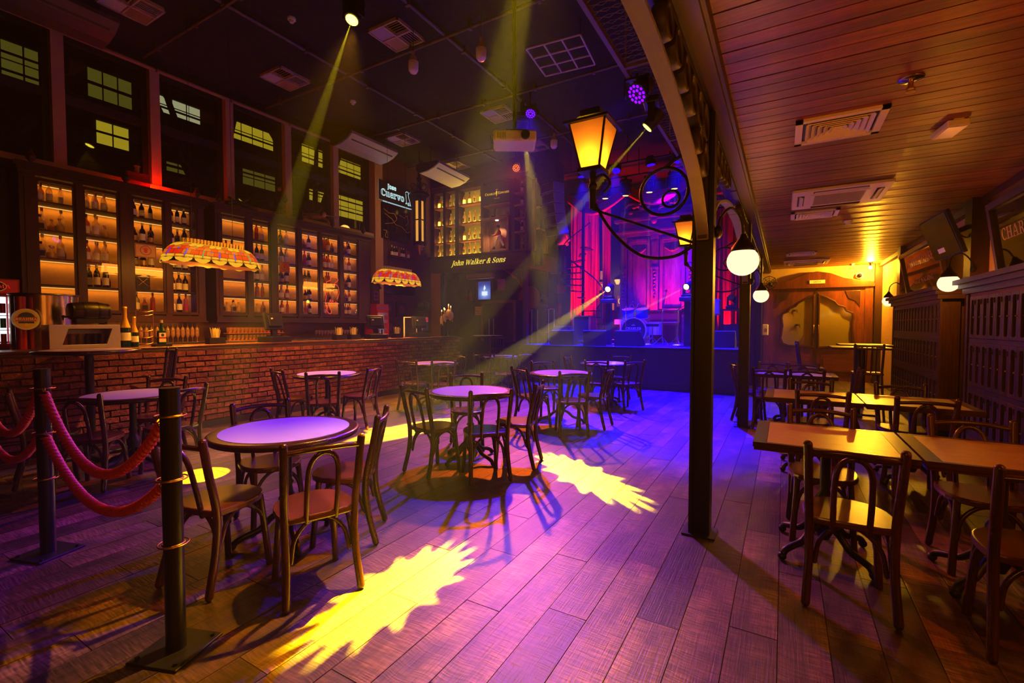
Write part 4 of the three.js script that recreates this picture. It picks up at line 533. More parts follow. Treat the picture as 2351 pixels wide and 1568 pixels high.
// ---------- bottle booth at the end of the bar ----------
{
  const Z = -11.4, b = thing('bottle_booth', 'wooden booth with lit bottle niches above and a deep beam with gold script', 'booth', [0, 0, 0]);
  part('beam', wood(mg([bb(-9.6, -6.18, 3.1, 3.58, Z + 0.06, Z - 0.14), bb(-9.6, -6.1, 3.55, 3.6, Z + 0.12, Z - 0.14), bb(-6.38, -6.18, 3.1, 3.58, Z - 0.14, -13.4)]), 'x'), M.mahogany, b, 'deep wooden beam');
  part('floor_board', wood(bb(-9.6, -6.2, 3.58, 3.62, Z - 0.14, Z - 0.7), 'x'), M.darkwood, b);
  part('crown', wood(mg([bb(-9.6, -6.15, 5.62, 5.72, Z + 0.02, Z - 0.4), bb(-9.62, -6.1, 5.72, 5.78, Z + 0.06, Z - 0.4), bb(-9.6, -6.15, 5.78, 6.2, Z - 0.05, Z - 0.4)]), 'x'), M.mahogany, b);
  const backM = mat(0x9a9a4a, 0.7); part('back_panel', bb(-9.6, -6.2, 3.6, 5.7, Z - 0.3, Z - 0.34), backM, b, 'olive back panel');
  const cols = [[-9.47, -9.12], [-9.02, -8.66], [-8.52, -7.72]], rows = [5.12, 4.56, 4.04, 3.62], tops = [5.56, 5.08, 4.52, 4.0];
  for (const [a, c] of [[-9.6, -9.47], [-9.12, -9.02], [-8.66, -8.52], [-7.72, -7.62], [-6.74, -6.57], [-6.24, -6.18]]) part('stile', wood(bb(a, c, 3.6, 5.64, Z, Z - 0.3)), M.darkwood, b);
  rows.forEach((y, i) => part('shelf', wood(bb(-9.58, -7.66, y - 0.04, y, Z - 0.01, Z - 0.3), 'x'), M.honey, b));
  part('head_board', wood(bb(-9.58, -7.66, 5.56, 5.64, Z, Z - 0.3), 'x'), M.mahogany, b);
  const nl = glow(lin(1, 0.7, 0.15), 3);
  rows.forEach((y, i) => { part('led_strip', bb(-9.45, -7.75, y + 0.001, y + 0.008, Z - 0.045, Z - 0.06), nl, b); area([1, 0.62, 0.06], 100, 1.7, 0.03, [-8.6, y + 0.015, Z - 0.055], [-8.6, y + 0.4, Z - 0.17]); });
  const ordw = ['top', 'second', 'third', 'lowest'];
  rows.forEach((y, r) => cols.forEach(([a, c], k) => { const n = k === 2 ? 4 : 2; for (let q = 0; q < n; q++) bottle(rnd() < 0.72 ? 'gold' : 'amber', a + (c - a) * (q + 0.5) / n, y, Z - 0.15, 1.22, `in the booth, ${ordw[r]} row, ${['left', 'middle', 'right'][k]} niche`, `bottles in the booth niches, ${ordw[r]} row`).rotation.y = rr(-0.15, 0.15); }));
  for (const y of [5.2, 4.86, 4.5, 4.12, 3.74].slice(0, 4)) part('side_shelf', wood(bb(-6.57, -6.24, y - 0.05, y, Z + 0.02, Z - 0.3), 'x'), M.honey, b);
  [[5.2, 'dark2'], [4.86, 'dark2'], [4.5, 'clear3'], [4.12, 'dark2'], [3.62, 'gold']].forEach(([y, k]) => bottle(k, -6.4, y, Z - 0.12, 1.05, 'on the open corner shelves of the booth', 'bottles on the corner shelves'));
  part('side_niches', wood(mg([bb(-6.2, -6.1, 3.6, 5.6, Z - 0.3, Z - 0.4), bb(-6.2, -6.0, 5.5, 5.6, Z - 0.3, Z - 0.9), bb(-6.2, -6.0, 4.8, 4.84, Z - 0.4, Z - 0.9), bb(-6.2, -6.0, 4.2, 4.24, Z - 0.4, Z - 0.9), bb(-6.22, -6.2, 3.6, 5.6, Z - 0.4, Z - 0.9), bb(-6.2, -6.0, 3.6, 5.6, Z - 0.9, Z - 0.96)])), M.honey, b);
  [[4.84], [4.24], [3.6]].forEach(([y]) => bottle('gold', -6.1, y, Z - 0.65, 1.25, 'in the niches on the stage side of the booth', 'bottles in the stage-side niches'));
  area([1, 0.6, 0.08], 5, 0.3, 0.05, [-6.12, 5.45, Z - 0.65], [-6.12, 3, Z - 0.65]);
  const script = canvasTex(1024, 150, (g, w, h) => { g.fillStyle = '#000'; g.fillRect(0, 0, w, h); g.fillStyle = '#ffe24a'; g.font = 'italic bold 104px serif'; g.setTransform(1, 0, -0.22, 1, 40, 0); g.scale(0.93, 1); g.fillText('John Walker & Sons', 10, 106); });
  part('script_lettering', place(new THREE.PlaneGeometry(2.0, 0.3), -7.8, 3.35, Z + 0.0615), mat(0x3a1a0e, 0.5, 0, { emissive: 0xffffff, emissiveIntensity: 1.1, emissiveMap: script }), b, 'gold glowing script');
  const ce = thing('crest_sign', 'black sign with gold lettering CHARLES EDWARD in the booth', 'sign', [-7.17, 5.27, Z + 0.01]); part('panel', bb(-0.44, 0.44, -0.28, 0.28, -0.05, 0), M.black, ce);
  part('lettering', place(new THREE.PlaneGeometry(0.84, 0.42), 0, 0, 0.002), mat(0x080808, 0.5, 0, { emissive: 0xffffff, emissiveIntensity: 0.8, emissiveMap: canvasTex(512, 256, (g) => { g.fillStyle = '#000'; g.fillRect(0, 0, 512, 256); g.fillStyle = '#ffd83a'; g.font = 'bold 62px serif'; g.fillText('C', 14, 150); g.font = 'bold 46px serif'; g.fillText('HARLES', 58, 150); g.font = 'bold 62px serif'; g.fillText('E', 286, 150); g.font = 'bold 46px serif'; g.fillText('DWARD', 326, 150); g.beginPath(); g.moveTo(262, 80); g.lineTo(276, 110); g.lineTo(268, 160); g.lineTo(254, 190); g.lineTo(250, 140); g.lineTo(240, 110); g.fill(); for (const x of [240, 258, 276]) g.fillRect(x, 62, 8, 12); g.font = '20px serif'; g.fillText('SINCE 1960', 210, 224); }) }), ce);
  part('hat_niche', mg([bb(-7.62, -6.74, 4.92, 4.96, Z, Z - 0.3)]), M.honey, b); solo('felt_hat', mg([cy(0.2, 0.2, 0.01, 0, 0.005, 0, 24), cy(0.09, 0.11, 0.12, 0, 0.06, 0, 20)]), mat(0xc8a078, 0.8), 'pale felt hat in the booth niche below the black sign', 'hat').position.set(-6.95, 4.62, Z - 0.15);
  solo('riding_boot', mg([cy(0.05, 0.045, 0.24, 0, 0.16, 0, 14), sp(0.06, 0, 0.04, 0.05, 0.8, 0.65, 1.5)]), mat(0x4a2a1a, 0.4), 'brown leather boot in the booth niche below the black sign', 'boot').position.set(-7.35, 4.6, Z - 0.15);
  part('box_roof', wood(bb(-7.66, -6.74, 4.52, 4.59, Z + 0.06, Z - 0.3), 'x'), M.honey, b);
  // lit display box with the walking statuette
  part('display_lining', wood(mg([bb(-7.66, -7.6, 3.6, 4.55, Z + 0.06, Z - 0.3), bb(-6.8, -6.74, 3.6, 4.55, Z + 0.06, Z - 0.3), bb(-7.6, -6.8, 3.62, 4.52, Z - 0.28, Z - 0.3)])), M.honey, b); part('downlight', cy(0.05, 0.05, 0.01, -7.2, 4.512, Z - 0.06, 16), glow(lin(1, 0.85, 0.7), 6), b); spot([1, 0.78, 0.55], 7, [-7.2, 4.49, Z - 0.06], [-7.2, 3.6, Z - 0.12], 0.9, 0.5, 2);
  const st = thing('walking_statuette', 'painted statuette of a striding gentleman in red coat and white breeches', 'statuette', [-7.17, 3.62, Z - 0.1]); part('base', rb(0.42, 0.07, 0.16, 0.01, 0, 0.035, 0), mat(0xe0a8a8, 0.5), st);
  part('breeches', mg([tb([[0.02, 0.42, 0], [-0.07, 0.28, 0], [-0.13, 0.14, 0]], 0.032, 10, 8), tb([[0.04, 0.42, 0], [0.1, 0.28, 0], [0.16, 0.15, 0]], 0.032, 10, 8), sp(0.06, 0.03, 0.43, 0)]), mat(0xf0ece4, 0.5), st); part('boot', mg([sp(0.03, -0.16, 0.1, 0, 1.7, 0.9, 1), rod([-0.13, 0.16, 0], [-0.15, 0.1, 0], 0.03)]), M.blackgloss, st); part('boot', mg([sp(0.03, 0.18, 0.1, 0, 1.7, 0.9, 1), rod([0.16, 0.16, 0], [0.18, 0.1, 0], 0.03)]), M.blackgloss, st);
  part('coat', mg([sp(0.075, 0.02, 0.52, 0, 0.85, 1.35, 0.8), tb([[0.05, 0.47, 0], [0.12, 0.4, 0], [0.16, 0.34, 0]], 0.028, 8, 7), tb([[0, 0.56, 0.05], [-0.05, 0.48, 0.06], [-0.14, 0.47, 0.05]], 0.024, 10, 7)]), mat(0xb01a1a, 0.5), st); part('head', mg([sp(0.042, -0.005, 0.65, 0, 0.9, 1.1, 1)]), mat(0xe0b090, 0.5), st); part('hat', mg([cy(0.065, 0.065, 0.008, -0.005, 0.685, 0), cy(0.045, 0.04, 0.07, -0.005, 0.72, 0)]), M.blackgloss, st); part('cane', rod([-0.14, 0.47, 0.05], [-0.2, 0.5, 0.06], 0.006), M.brass, st);
  // recess under the beam
  struct('wall_booth', mg([bb(-9.6, -6.2, 0, 3.3, -12.7, -12.8), bb(-9.6, -9.5, 0, 3.1, Z, -12.7)]), mat(0x1c1611, 0.8)); struct('trim_10', wood(bb(-9.6, -9.2, 0, 3.1, Z + 0.02, Z - 0.1)), mat(0xa8522a, 0.7)); struct('wall_booth_rear', bb(-9.95, -6.0, 3.2, 6.2, -11.85, -12.0), mat(0x2a1a12, 0.9)); struct('wall_booth_side', bb(-9.95, -9.6, 0, 6.2, -11.4, -17.0), wallDark);
  struct('trim_11', bb(-6.3, -6.18, 0, 3.1, Z + 0.02, Z - 0.1), mat(0x241a2a, 0.5)); struct('trim_12', bb(-9.22, -9.12, 0, 3.1, Z + 0.02, Z - 0.1), M.black);
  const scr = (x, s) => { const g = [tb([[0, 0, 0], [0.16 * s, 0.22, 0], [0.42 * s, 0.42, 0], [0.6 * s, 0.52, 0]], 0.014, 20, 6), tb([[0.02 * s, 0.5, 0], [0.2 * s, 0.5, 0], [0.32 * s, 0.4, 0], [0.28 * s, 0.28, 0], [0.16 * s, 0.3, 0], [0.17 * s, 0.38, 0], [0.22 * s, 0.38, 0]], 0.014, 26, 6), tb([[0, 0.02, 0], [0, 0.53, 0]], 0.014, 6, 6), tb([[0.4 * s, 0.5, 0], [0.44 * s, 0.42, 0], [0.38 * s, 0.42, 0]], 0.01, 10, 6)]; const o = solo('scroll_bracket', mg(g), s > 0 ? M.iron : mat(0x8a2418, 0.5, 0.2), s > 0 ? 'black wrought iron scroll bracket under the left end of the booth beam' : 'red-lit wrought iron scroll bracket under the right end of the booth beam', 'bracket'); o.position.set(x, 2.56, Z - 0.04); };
  scr(-9.1, 1); scr(-6.36, -1);
  const dr = thing('booth_air_unit', 'beige slim air unit under the booth beam', 'air conditioner', [-7.98, 2.98, Z - 0.35]); part('body', rb(0.95, 0.16, 0.2, 0.02, 0, 0, 0), mat(0x9a7850, 0.6), dr); part('louvre', bb(-0.43, 0.43, -0.075, -0.05, 0.095, 0.105), mat(0x5a4430, 0.6), dr);
  const pf = thing('lit_picture_frame', 'small framed backlit blue picture of a glowing drink', 'picture', [-8.43, 2.62, -12.68]); part('frame', mg([bb(-0.32, -0.25, -0.36, 0.36, 0, 0.05), bb(0.25, 0.32, -0.36, 0.36, 0, 0.05), bb(-0.25, 0.25, 0.29, 0.36, 0, 0.05), bb(-0.25, 0.25, -0.36, -0.29, 0, 0.05)]), M.mahogany, pf); part('backlit_print', place(new THREE.PlaneGeometry(0.5, 0.58), 0, 0, 0.02), glow(0xffffff, 1.1, { emissiveMap: canvasTex(128, 160, (g) => { const q = g.createRadialGradient(64, 112, 4, 64, 100, 90); q.addColorStop(0, '#ffffff'); q.addColorStop(0.3, '#7a9ae0'); q.addColorStop(1, '#26358a'); g.fillStyle = q; g.fillRect(0, 0, 128, 160); g.fillStyle = '#e8f4ff'; g.fillRect(36, 88, 56, 36); g.beginPath(); g.moveTo(64, 30); g.lineTo(76, 60); g.lineTo(58, 84); g.lineTo(52, 60); g.fill(); }) }), pf); area([0.45, 0.55, 1], 1.5, 0.48, 0.56, [-8.43, 2.62, -12.62], [-8.43, 2.62, -10]);
  solo('restricted_area_sign', bb(-8.82, -8.37, 1.83, 2.1, -12.68, -12.695), [M.paper, M.paper, M.paper, M.paper, mat(0xffffff, 0.6, 0, { map: canvasTex(256, 160, (g) => { g.fillStyle = '#e8b090'; g.fillRect(0, 0, 256, 160); g.textAlign = 'center'; g.fillStyle = '#c01a14'; g.font = 'bold 34px sans-serif'; g.fillText('ÁREA RESERVADA', 128, 50, 240); g.fillStyle = '#5a2018'; g.font = 'bold 26px sans-serif'; g.fillText('SOMENTE PARA MÚSICOS', 128, 98, 240); g.fillText('E FUNCIONÁRIOS', 128, 138, 240); }) }), M.paper], 'pale pink restricted area notice on the dark wall of the booth', 'sign');
  solo('pink_notice', bb(-7.95, -7.68, 2.6, 2.96, -12.68, -12.69), mat(0xd060b0, 0.7), 'plain pink paper pinned right of the backlit picture', 'notice'); solo('paper_notice', bb(-9.2, -9.06, 2.3, 2.65, -12.66, -12.69), M.paper, 'white paper notice behind the left scroll bracket', 'notice');
  const rt = thing('wall_bottle_rack', 'small dark wall rack with two bottles left of the backlit picture', 'rack', [-9.0, 2.25, -12.66]); part('plate', bb(-0.2, 0.2, 0, 0.5, 0, 0.03), M.black, rt); part('ledge', bb(-0.2, 0.2, 0, 0.03, 0, 0.14), M.black, rt); for (const k of [-0.08, 0.08]) bottle('amber3', -9.0 + k, 2.28, -12.57, 1.2, 'on the small dark wall rack of the booth', 'bottles on the booth wall rack');
  const bf = thing('beer_fridge', 'black glass-door beer fridge with CHARLES EDWARD lettering', 'fridge', [-7.55, 0, -12.35]); part('body', mg([bb(-0.62, 0.62, 0, 2.25, -0.3, 0.24), bb(-0.62, 0.62, 0.1, 1.0, 0.24, 0.27)]), M.black, bf); part('door_frame', mg([bb(-0.62, -0.54, 1.0, 2.25, 0.24, 0.28), bb(0.54, 0.62, 1.0, 2.25, 0.24, 0.28), bb(-0.54, 0.54, 2.17, 2.25, 0.24, 0.28)]), mat(0x6a4a34, 0.4, 0.5), bf); part('pane', bb(-0.54, 0.54, 1.0, 2.17, 0.25, 0.255), M.glass, bf); part('handle', mg([rod([-0.3, 1.15, 0.31], [-0.3, 1.7, 0.31], 0.014), rod([-0.14, 1.15, 0.31], [-0.14, 1.7, 0.31], 0.014)]), M.steel, bf); part('lettering', place(new THREE.PlaneGeometry(0.9, 0.16), 0, 0.78, 0.2715), mat(0xffffff, 0.6, 0, { map: canvasTex(512, 90, (g) => { g.fillStyle = '#0b0a0a'; g.fillRect(0, 0, 512, 90); g.fillStyle = '#6a4a30'; g.font = 'bold 44px serif'; g.textAlign = 'center'; g.fillText('CHARLES ♦ EDWARD', 256, 60); }) }), bf);
  const bd = solo('round_wall_disc', mg([cy(0.38, 0.38, 0.03, 0, 0, 0, 40, PI / 2)]), mat(0x7a2a18, 0.5), 'round dark red disc on the wall beside the booth post', 'wall disc'); bd.position.set(-6.75, 2.3, -12.6);
}
// ---------- stage ----------
const ST = 0.97;
const speakerM = mat(0x101012, 0.7), grille = mat(0x08080a, 0.6, 0.3);
{
  const s = thing('stage_platform', 'raised dark stage platform at the end of the hall', 'stage');
  part('deck', bb(-6.18, -0.73, ST - 0.04, ST, -10.95, -16.98), mat(0x3a3a44, 0.45), s); part('edge_strip', bb(-6.18, -0.72, ST - 0.05, ST + 0.004, -10.92, -10.96), M.darksteel, s);
  for (let k = 0; k < 5; k++) part('front_panel', mg([bb(-6.18 + k * 1.092 + 0.004, -6.18 + (k + 1) * 1.092 - 0.004, 0, ST - 0.05, -10.98, -11.02), bb(-6.18 + k * 1.092, -6.18 + k * 1.092 + 0.1, 0.02, ST - 0.05, -10.955, -10.985), bb(-6.18 + k * 1.092, -6.18 + (k + 1) * 1.092, 0.02, 0.1, -10.955, -10.985), bb(-6.18 + k * 1.092, -6.18 + (k + 1) * 1.092, ST - 0.13, ST - 0.05, -10.955, -10.985)]), mat(0x2a1e1c, 0.6), s);
  // carved backdrop
  const b = thing('carved_backdrop', 'tall carved wooden backdrop with two panels and three pilasters behind the drums', 'backdrop', [0, ST, -15.6]);
  const bw = woodM(0x8a6a58, 0.5), H = 3.55;
  part('ground_board', bb(-4.85, -2.48, 0, 4.35, -0.1, -0.04), bw, b);
  for (const x of [-4.72, -3.68, -2.58]) { const p = part('pilaster', wood(mg([bb(x - 0.11, x + 0.11, 0, 3.45, -0.04, 0.08), bb(x - 0.14, x + 0.14, 0, 0.5, -0.04, 0.12), bb(x - 0.13, x + 0.13, 2.35, 2.42, -0.04, 0.12), bb(x - 0.13, x + 0.13, 3.35, 3.45, -0.04, 0.13), bb(x - 0.08, x + 0.08, 2.5, 3.25, 0.08, 0.1)])), bw, b); part('carved_drop', mg(Array.from({ length: 9 }, (_, k) => sp(0.055 - 0.003 * k, x + (k % 2 ? 0.012 : -0.012), 2.28 - k * 0.11, 0.1, 1, 0.9, 0.7, 8))), bw, p); }
  for (const [x0, x1] of [[-4.56, -3.84], [-3.52, -2.74]]) { const w = 0.09; const p = part('panel', wood(mg([bb(x0, x0 + w, 0.95, 3.3, -0.04, 0.06), bb(x1 - w, x1, 0.95, 3.3, -0.04, 0.06), bb(x0, x1, 3.2, 3.3, -0.04, 0.07), bb(x0, x1, 0.95, 1.05, -0.04, 0.06), bb(x0 + w + 0.05, x1 - w - 0.05, 1.12, 3.1, -0.04, -0.01), bb(x0 + 0.1, x1 - 0.1, 3.28, 3.36, -0.04, 0.12)])), bw, b); part('carved_swag', mg([tb([[x0 + 0.15, 3.05, 0.02], [(x0 + x1) / 2, 2.92, 0.04], [x1 - 0.15, 3.05, 0.02]], 0.035, 16, 7), sp(0.06, (x0 + x1) / 2, 2.94, 0.04)]), bw, p); }
  part('entablature', wood(mg([bb(-4.9, -2.42, 3.47, 3.58, -0.06, 0.14), bb(-4.95, -2.36, 3.58, 3.64, -0.06, 0.2), bb(-4.88, -2.44, 3.64, 3.95, -0.06, 0.08), bb(-5.0, -2.3, 3.95, 4.04, -0.06, 0.24)]), 'x'), bw, b);
  const cr = []; for (const s2 of [-1, 1]) { cr.push(tb([[0, 0.1, 0.1], [s2 * 0.2, 0.3, 0.12], [s2 * 0.45, 0.34, 0.1], [s2 * 0.6, 0.5, 0.08], [s2 * 0.85, 0.52, 0.08], [s2 * 0.95, 0.42, 0.08]], 0.045, 26, 7)); for (let k = 0; k < 7; k++) cr.push(sp(0.07, s2 * (0.1 + k * 0.11), 0.18 + 0.25 * Math.sin(k * 0.5) + (k % 2) * 0.06, 0.12, 1.2, 0.7, 0.8, 8)); } cr.push(sp(0.14, 0, 0.12, 0.14, 1.2, 1, 0.8, 12), sp(0.1, 0, -0.08, 0.14, 1, 1.3, 0.8, 10)); part('crest', mg(cr).translate(-3.68, 4.0, 0.08), bw, b, 'carved foliage crest');
  part('plinth', wood(bb(-4.88, -2.44, 0, 0.85, -0.04, 0.05), 'x'), bw, b);
  // curtains
  function curtain(x0, x1, y0, y1, folds, depth) { const g = new THREE.PlaneGeometry(x1 - x0, y1 - y0, folds * 10, 24), p = g.attributes.position; for (let i = 0; i < p.count; i++) { const u = (p.getX(i) - -(x1 - x0) / 2) / (x1 - x0), v = (p.getY(i) + (y1 - y0) / 2) / (y1 - y0); p.setZ(i, depth * Math.sin(u * folds * 2 * PI + 1.2 * Math.sin(v * 3) + 0.8 * noise(u * 9, v * 3)) + depth * 0.6 * noise(u * folds * 1.7, v * 2)); p.setX(i, p.getX(i) + 0.02 * Math.sin(v * 4 + u * 20)); } g.computeVertexNormals(); return g.translate((x0 + x1) / 2, (y0 + y1) / 2, 0); }
  const velvet = mat(0xa81414, 0.85, 0, { side: THREE.DoubleSide, sheen: 0.6, sheenColor: new THREE.Color(0xff4030), sheenRoughness: 0.5 });
  const c1 = solo('stage_curtain', curtain(-5.95, -5.0, ST, 5.4, 9, 0.05), velvet, 'red velvet curtain hanging at the left side of the stage', 'curtain', 'stage curtains'); c1.position.z = -14.0;
  const c2 = solo('stage_curtain', curtain(-1.75, -0.8, ST, 4.6, 9, 0.05), velvet, 'red velvet curtain at the right side of the stage, behind the pillars', 'curtain', 'stage curtains'); c2.position.z = -13.6;
  const c3 = solo('stage_curtain', curtain(-5.05, -4.78, ST, 5.2, 3, 0.04), velvet, 'narrow gathered red curtain beside the carved backdrop', 'curtain', 'stage curtains'); c3.position.z = -14.4;
  { const sw = [], swag = (a, b, sag) => { for (let k = 0; k < 6; k++) { const o = k * 0.075; sw.push(tb([[a[0], a[1] - o * 0.4, a[2]], [a[0] * 0.75 + b[0] * 0.25, a[1] * 0.75 + b[1] * 0.25 - (sag + o) * 0.75, a[2] + 0.03 * k], [(a[0] + b[0]) / 2, (a[1] + b[1]) / 2 - sag - o, a[2] + 0.04 * k], [a[0] * 0.25 + b[0] * 0.75, a[1] * 0.25 + b[1] * 0.75 - (sag + o) * 0.75, a[2] + 0.03 * k], [b[0], b[1] - o * 0.4, b[2]]], 0.05, 30, 7)); } }; const d = thing('draped_swag', 'red draped valance sagging across the top of the stage', 'valance'); swag([-5.95, 5.55, -13.75], [-4.1, 5.55, -13.75], 0.3); part('drape', mg(sw.splice(0)), velvet, d); swag([-4.1, 5.55, -13.75], [-2.2, 5.65, -13.75], 0.28); part('drape', mg(sw.splice(0)), velvet, d); swag([-2.2, 5.65, -13.75], [-0.8, 5.6, -13.75], 0.25); part('drape', mg(sw.splice(0)), velvet, d); part('pole', rod([-6.0, 5.62, -13.76], [-0.75, 5.62, -13.76], 0.025), M.darksteel, d); }
  // warm room glimpsed behind the curtain with lit number boards
  for (const [x, y, w, h, txt, bg, l] of [[-5.88, 3.37, 0.28, 0.34, '4', '#c86010', 'lit orange board with the figure 4 behind the curtain'], [-5.94, 2.96, 0.26, 0.34, '2', '#d02a10', 'lit red board with the figure 2 behind the curtain'], [-5.62, 2.24, 0.34, 0.4, '♦', '#d06010', 'lit amber board with a diamond behind the lamp stand'], [-5.2, 2.38, 0.34, 0.42, '08', '#7a1a08', 'lit dark red board with the figures 08 behind the lamp stand'], [-2.98, 1.9, 0.3, 0.5, '52', '#c05010', 'lit orange board with the figures 52 beside the backdrop']]) { const t = thing('number_light_box', l, 'light box', [x, y, -16.87]); part('box', bb(-w / 2, w / 2, -h / 2, h / 2, -0.12, 0), M.darkwood, t); part('lit_face', place(new THREE.PlaneGeometry(w * 0.92, h * 0.92), 0, 0, 0.002), glow(0xffffff, 0.9, { emissiveMap: canvasTex(96, 96, (g) => { g.fillStyle = bg; g.fillRect(0, 0, 96, 96); g.fillStyle = '#ffe040'; g.font = 'bold 64px sans-serif'; g.textAlign = 'center'; g.fillText(txt, 48, 72); }) }), t); }
  const wl = thing('amber_wall_lamp', 'small amber lamp glowing on the rear wall behind the curtain', 'lamp', [-5.35, 3.0, -16.9]); part('shade', la([[0.05, 0], [0.12, 0.16], [0.1, 0.18]], 14), glow(lin(1, 0.5, 0.1), 1.2), wl); part('arm', rod([0, 0.1, 0], [0, 0.1, -0.1], 0.012), M.brass, wl); point([1, 0.5, 0.1], 4, [-5.35, 2.95, -16.5], 3);
  const cb = thing('wooden_slot_cabinet', 'tall honey-coloured cabinet behind the left curtain', 'cabinet', [-5.5, ST, -16.6]); part('body', wood(bb(-0.45, 0.45, 0, 1.0, -0.3, 0.15)), M.honey, cb); part('top', wood(bb(-0.5, 0.5, 1.0, 1.05, -0.3, 0.2), 'x'), M.mahogany, cb);
  // drum kit
  const dk = thing('drum_kit', 'blue-lit drum kit with lettered bass drum in the middle of the stage', 'drum kit', [-3.68, ST, -13.3]);
  const shell = mat(0xb8b8c4, 0.25, 0.3), skin = mat(0xe4e4ea, 0.6);
  const bd = part('bass_drum', mg([cy(0.35, 0.35, 0.4, 0, 0.37, 0, 32, PI / 2), to(0.355, 0.018, 0, 0.37, 0.2, 0, 0, 0, 8, 32), to(0.355, 0.018, 0, 0.37, -0.2, 0, 0, 0, 8, 32)]), shell, dk); part('front_skin', place(new THREE.CircleGeometry(0.34, 32), 0, 0.37, 0.203), mat(0xffffff, 0.5, 0, { map: canvasTex(256, 256, (g) => { g.fillStyle = '#1a1416'; g.fillRect(0, 0, 256, 256); g.fillStyle = '#d8d4e0'; g.textAlign = 'center'; g.font = 'bold 34px serif'; g.fillText('CHARLES', 128, 118); g.fillText('EDWARD', 128, 160); g.fillRect(112, 66, 6, 10); g.fillRect(125, 62, 6, 14); g.fillRect(138, 66, 6, 10); }) }), bd);
  for (const x of [-0.2, 0.2]) { const q = part('tom', mg([cy(0.165, 0.165, 0.24, x, 0.86, 0.02, 24, 0.25)]), mat(0x2a34a8, 0.25, 0.3), dk); part('skin', mg([cy(0.168, 0.168, 0.012, x, 0.982, 0.05, 24, 0.25), cy(0.168, 0.168, 0.012, x, 0.738, -0.01, 24, 0.25)]), skin, q); }
  part('floor_tom', mg([cy(0.19, 0.19, 0.34, 0.52, 0.42, -0.15, 24), ...[0, 2.1, 4.2].map((a) => rod([0.52 + 0.2 * Math.cos(a), 0.5, -0.15 + 0.2 * Math.sin(a)], [0.52 + 0.22 * Math.cos(a), 0, -0.15 + 0.22 * Math.sin(a)], 0.008))]), shell, dk); part('snare', mg([cy(0.17, 0.17, 0.14, -0.5, 0.62, -0.2, 24), rod([-0.5, 0, -0.2], [-0.5, 0.56, -0.2], 0.012)]), shell, dk); part('tom_mount', mg([rod([0, 0.7, 0], [0, 1.05, 0], 0.014), rod([-0.18, 0.95, 0], [0.18, 0.95, 0], 0.012), tb([[-0.2, 1.0, 0], [-0.1, 1.14, 0.02], [-0.02, 1.0, 0]], 0.01, 10, 6), tb([[0.02, 1.0, 0], [0.1, 1.16, 0.02], [0.22, 1.0, 0]], 0.01, 10, 6)]), M.chrome, dk); part('pedal', bx(0.08, 0.02, 0.25, 0, 0.02, -0.3), M.chrome, dk);
  function tripod(name, label, cat, x, z, h, boom, group) { const t = thing(name, label, cat, [x, ST, z], rr(0, 2), group); part('tube', mg([rod([0, 0.12, 0], [0, h, 0], 0.011)]), M.chrome, t); for (let k = 0; k < 3; k++) part('leg', rod([0, 0.24, 0], [0.24 * Math.cos(k * 2.1), 0.009, 0.24 * Math.sin(k * 2.1)], 0.008), M.chrome, t); if (boom) part('boom', mg([rod([-0.12, h - 0.1, 0], [0.3, h + boom, 0], 0.008), sp(0.03, 0.3, h + boom, 0)]), M.chrome, t); return t; }
  tripod('microphone_stand', 'tall microphone stand slanting up right of the drums', 'microphone stand', -2.66, -12.1, 0.75, 0.66, 'microphone stands'); tripod('microphone_stand', 'short microphone stand beside the right lamp tower', 'microphone stand', -2.3, -12.2, 0.95, 0.12, 'microphone stands'); tripod('cymbal_stand', 'bare cymbal stand left of the drums, arms bent outwards', 'stand', -3.72, -12.5, 1.05, 0.12);
  const th = thing('drum_stool', 'round dark stool on a tripod right of the drum kit', 'stool', [-3.05, ST, -12.7]); part('seat', cy(0.17, 0.16, 0.07, 0, 0.52, 0, 20), M.black, th); part('post', rod([0, 0.1, 0], [0, 0.5, 0], 0.016), M.chrome, th); for (let k = 0; k < 3; k++) part('leg', rod([0, 0.22, 0], [0.2 * Math.cos(k * 2.1 + 0.5), 0.011, 0.2 * Math.sin(k * 2.1 + 0.5)], 0.01), M.chrome, th);
  const pn = thing('upright_piano', 'red-lit upright piano against the carved backdrop', 'piano', [-3.15, ST, -14.6]); part('case', wood(mg([bb(-0.45, 0.45, 0, 0.95, -0.3, 0), bb(-0.47, 0.47, 0.95, 0.99, -0.32, 0.03), bb(-0.45, -0.4, 0, 0.6, 0, 0.28), bb(0.4, 0.45, 0, 0.6, 0, 0.28)]), 'x'), mat(0xa83a2a, 0.35), pn); part('key_bed', bb(-0.45, 0.45, 0.52, 0.6, 0, 0.3), mat(0x8a2a1e, 0.35), pn); part('keys', bb(-0.4, 0.4, 0.6, 0.615, 0.05, 0.28), mat(0xe8e4dc, 0.4), pn); part('lid', bb(-0.42, 0.42, 0.66, 0.69, 0, 0.05), M.black, pn);
  // wedge monitors
  function wedge(label, x, z, w, turn) { const t = thing('wedge_monitor', label, 'speaker', [x, ST + 0.009, z], turn, 'wedge monitors on the stage'); part('cabinet', ex([[-0.24, 0], [0.24, 0], [0.2, 0.12], [-0.1, 0.38], [-0.22, 0.36]], w, 0.008).translate(0, 0, -w / 2).rotateY(-PI / 2), speakerM, t); part('grille', bx(w * 0.9, 0.34, 0.012, 0, 0.255, -0.06, 0.87).translate(0, 0, -0.01), grille, t); part('port', mg([bx(0.012, 0.14, 0.16, w / 2 + 0.01, 0.17, 0.06), bx(0.012, 0.02, 0.18, w / 2 + 0.013, 0.17, 0.06)]), M.black, t); return t; }
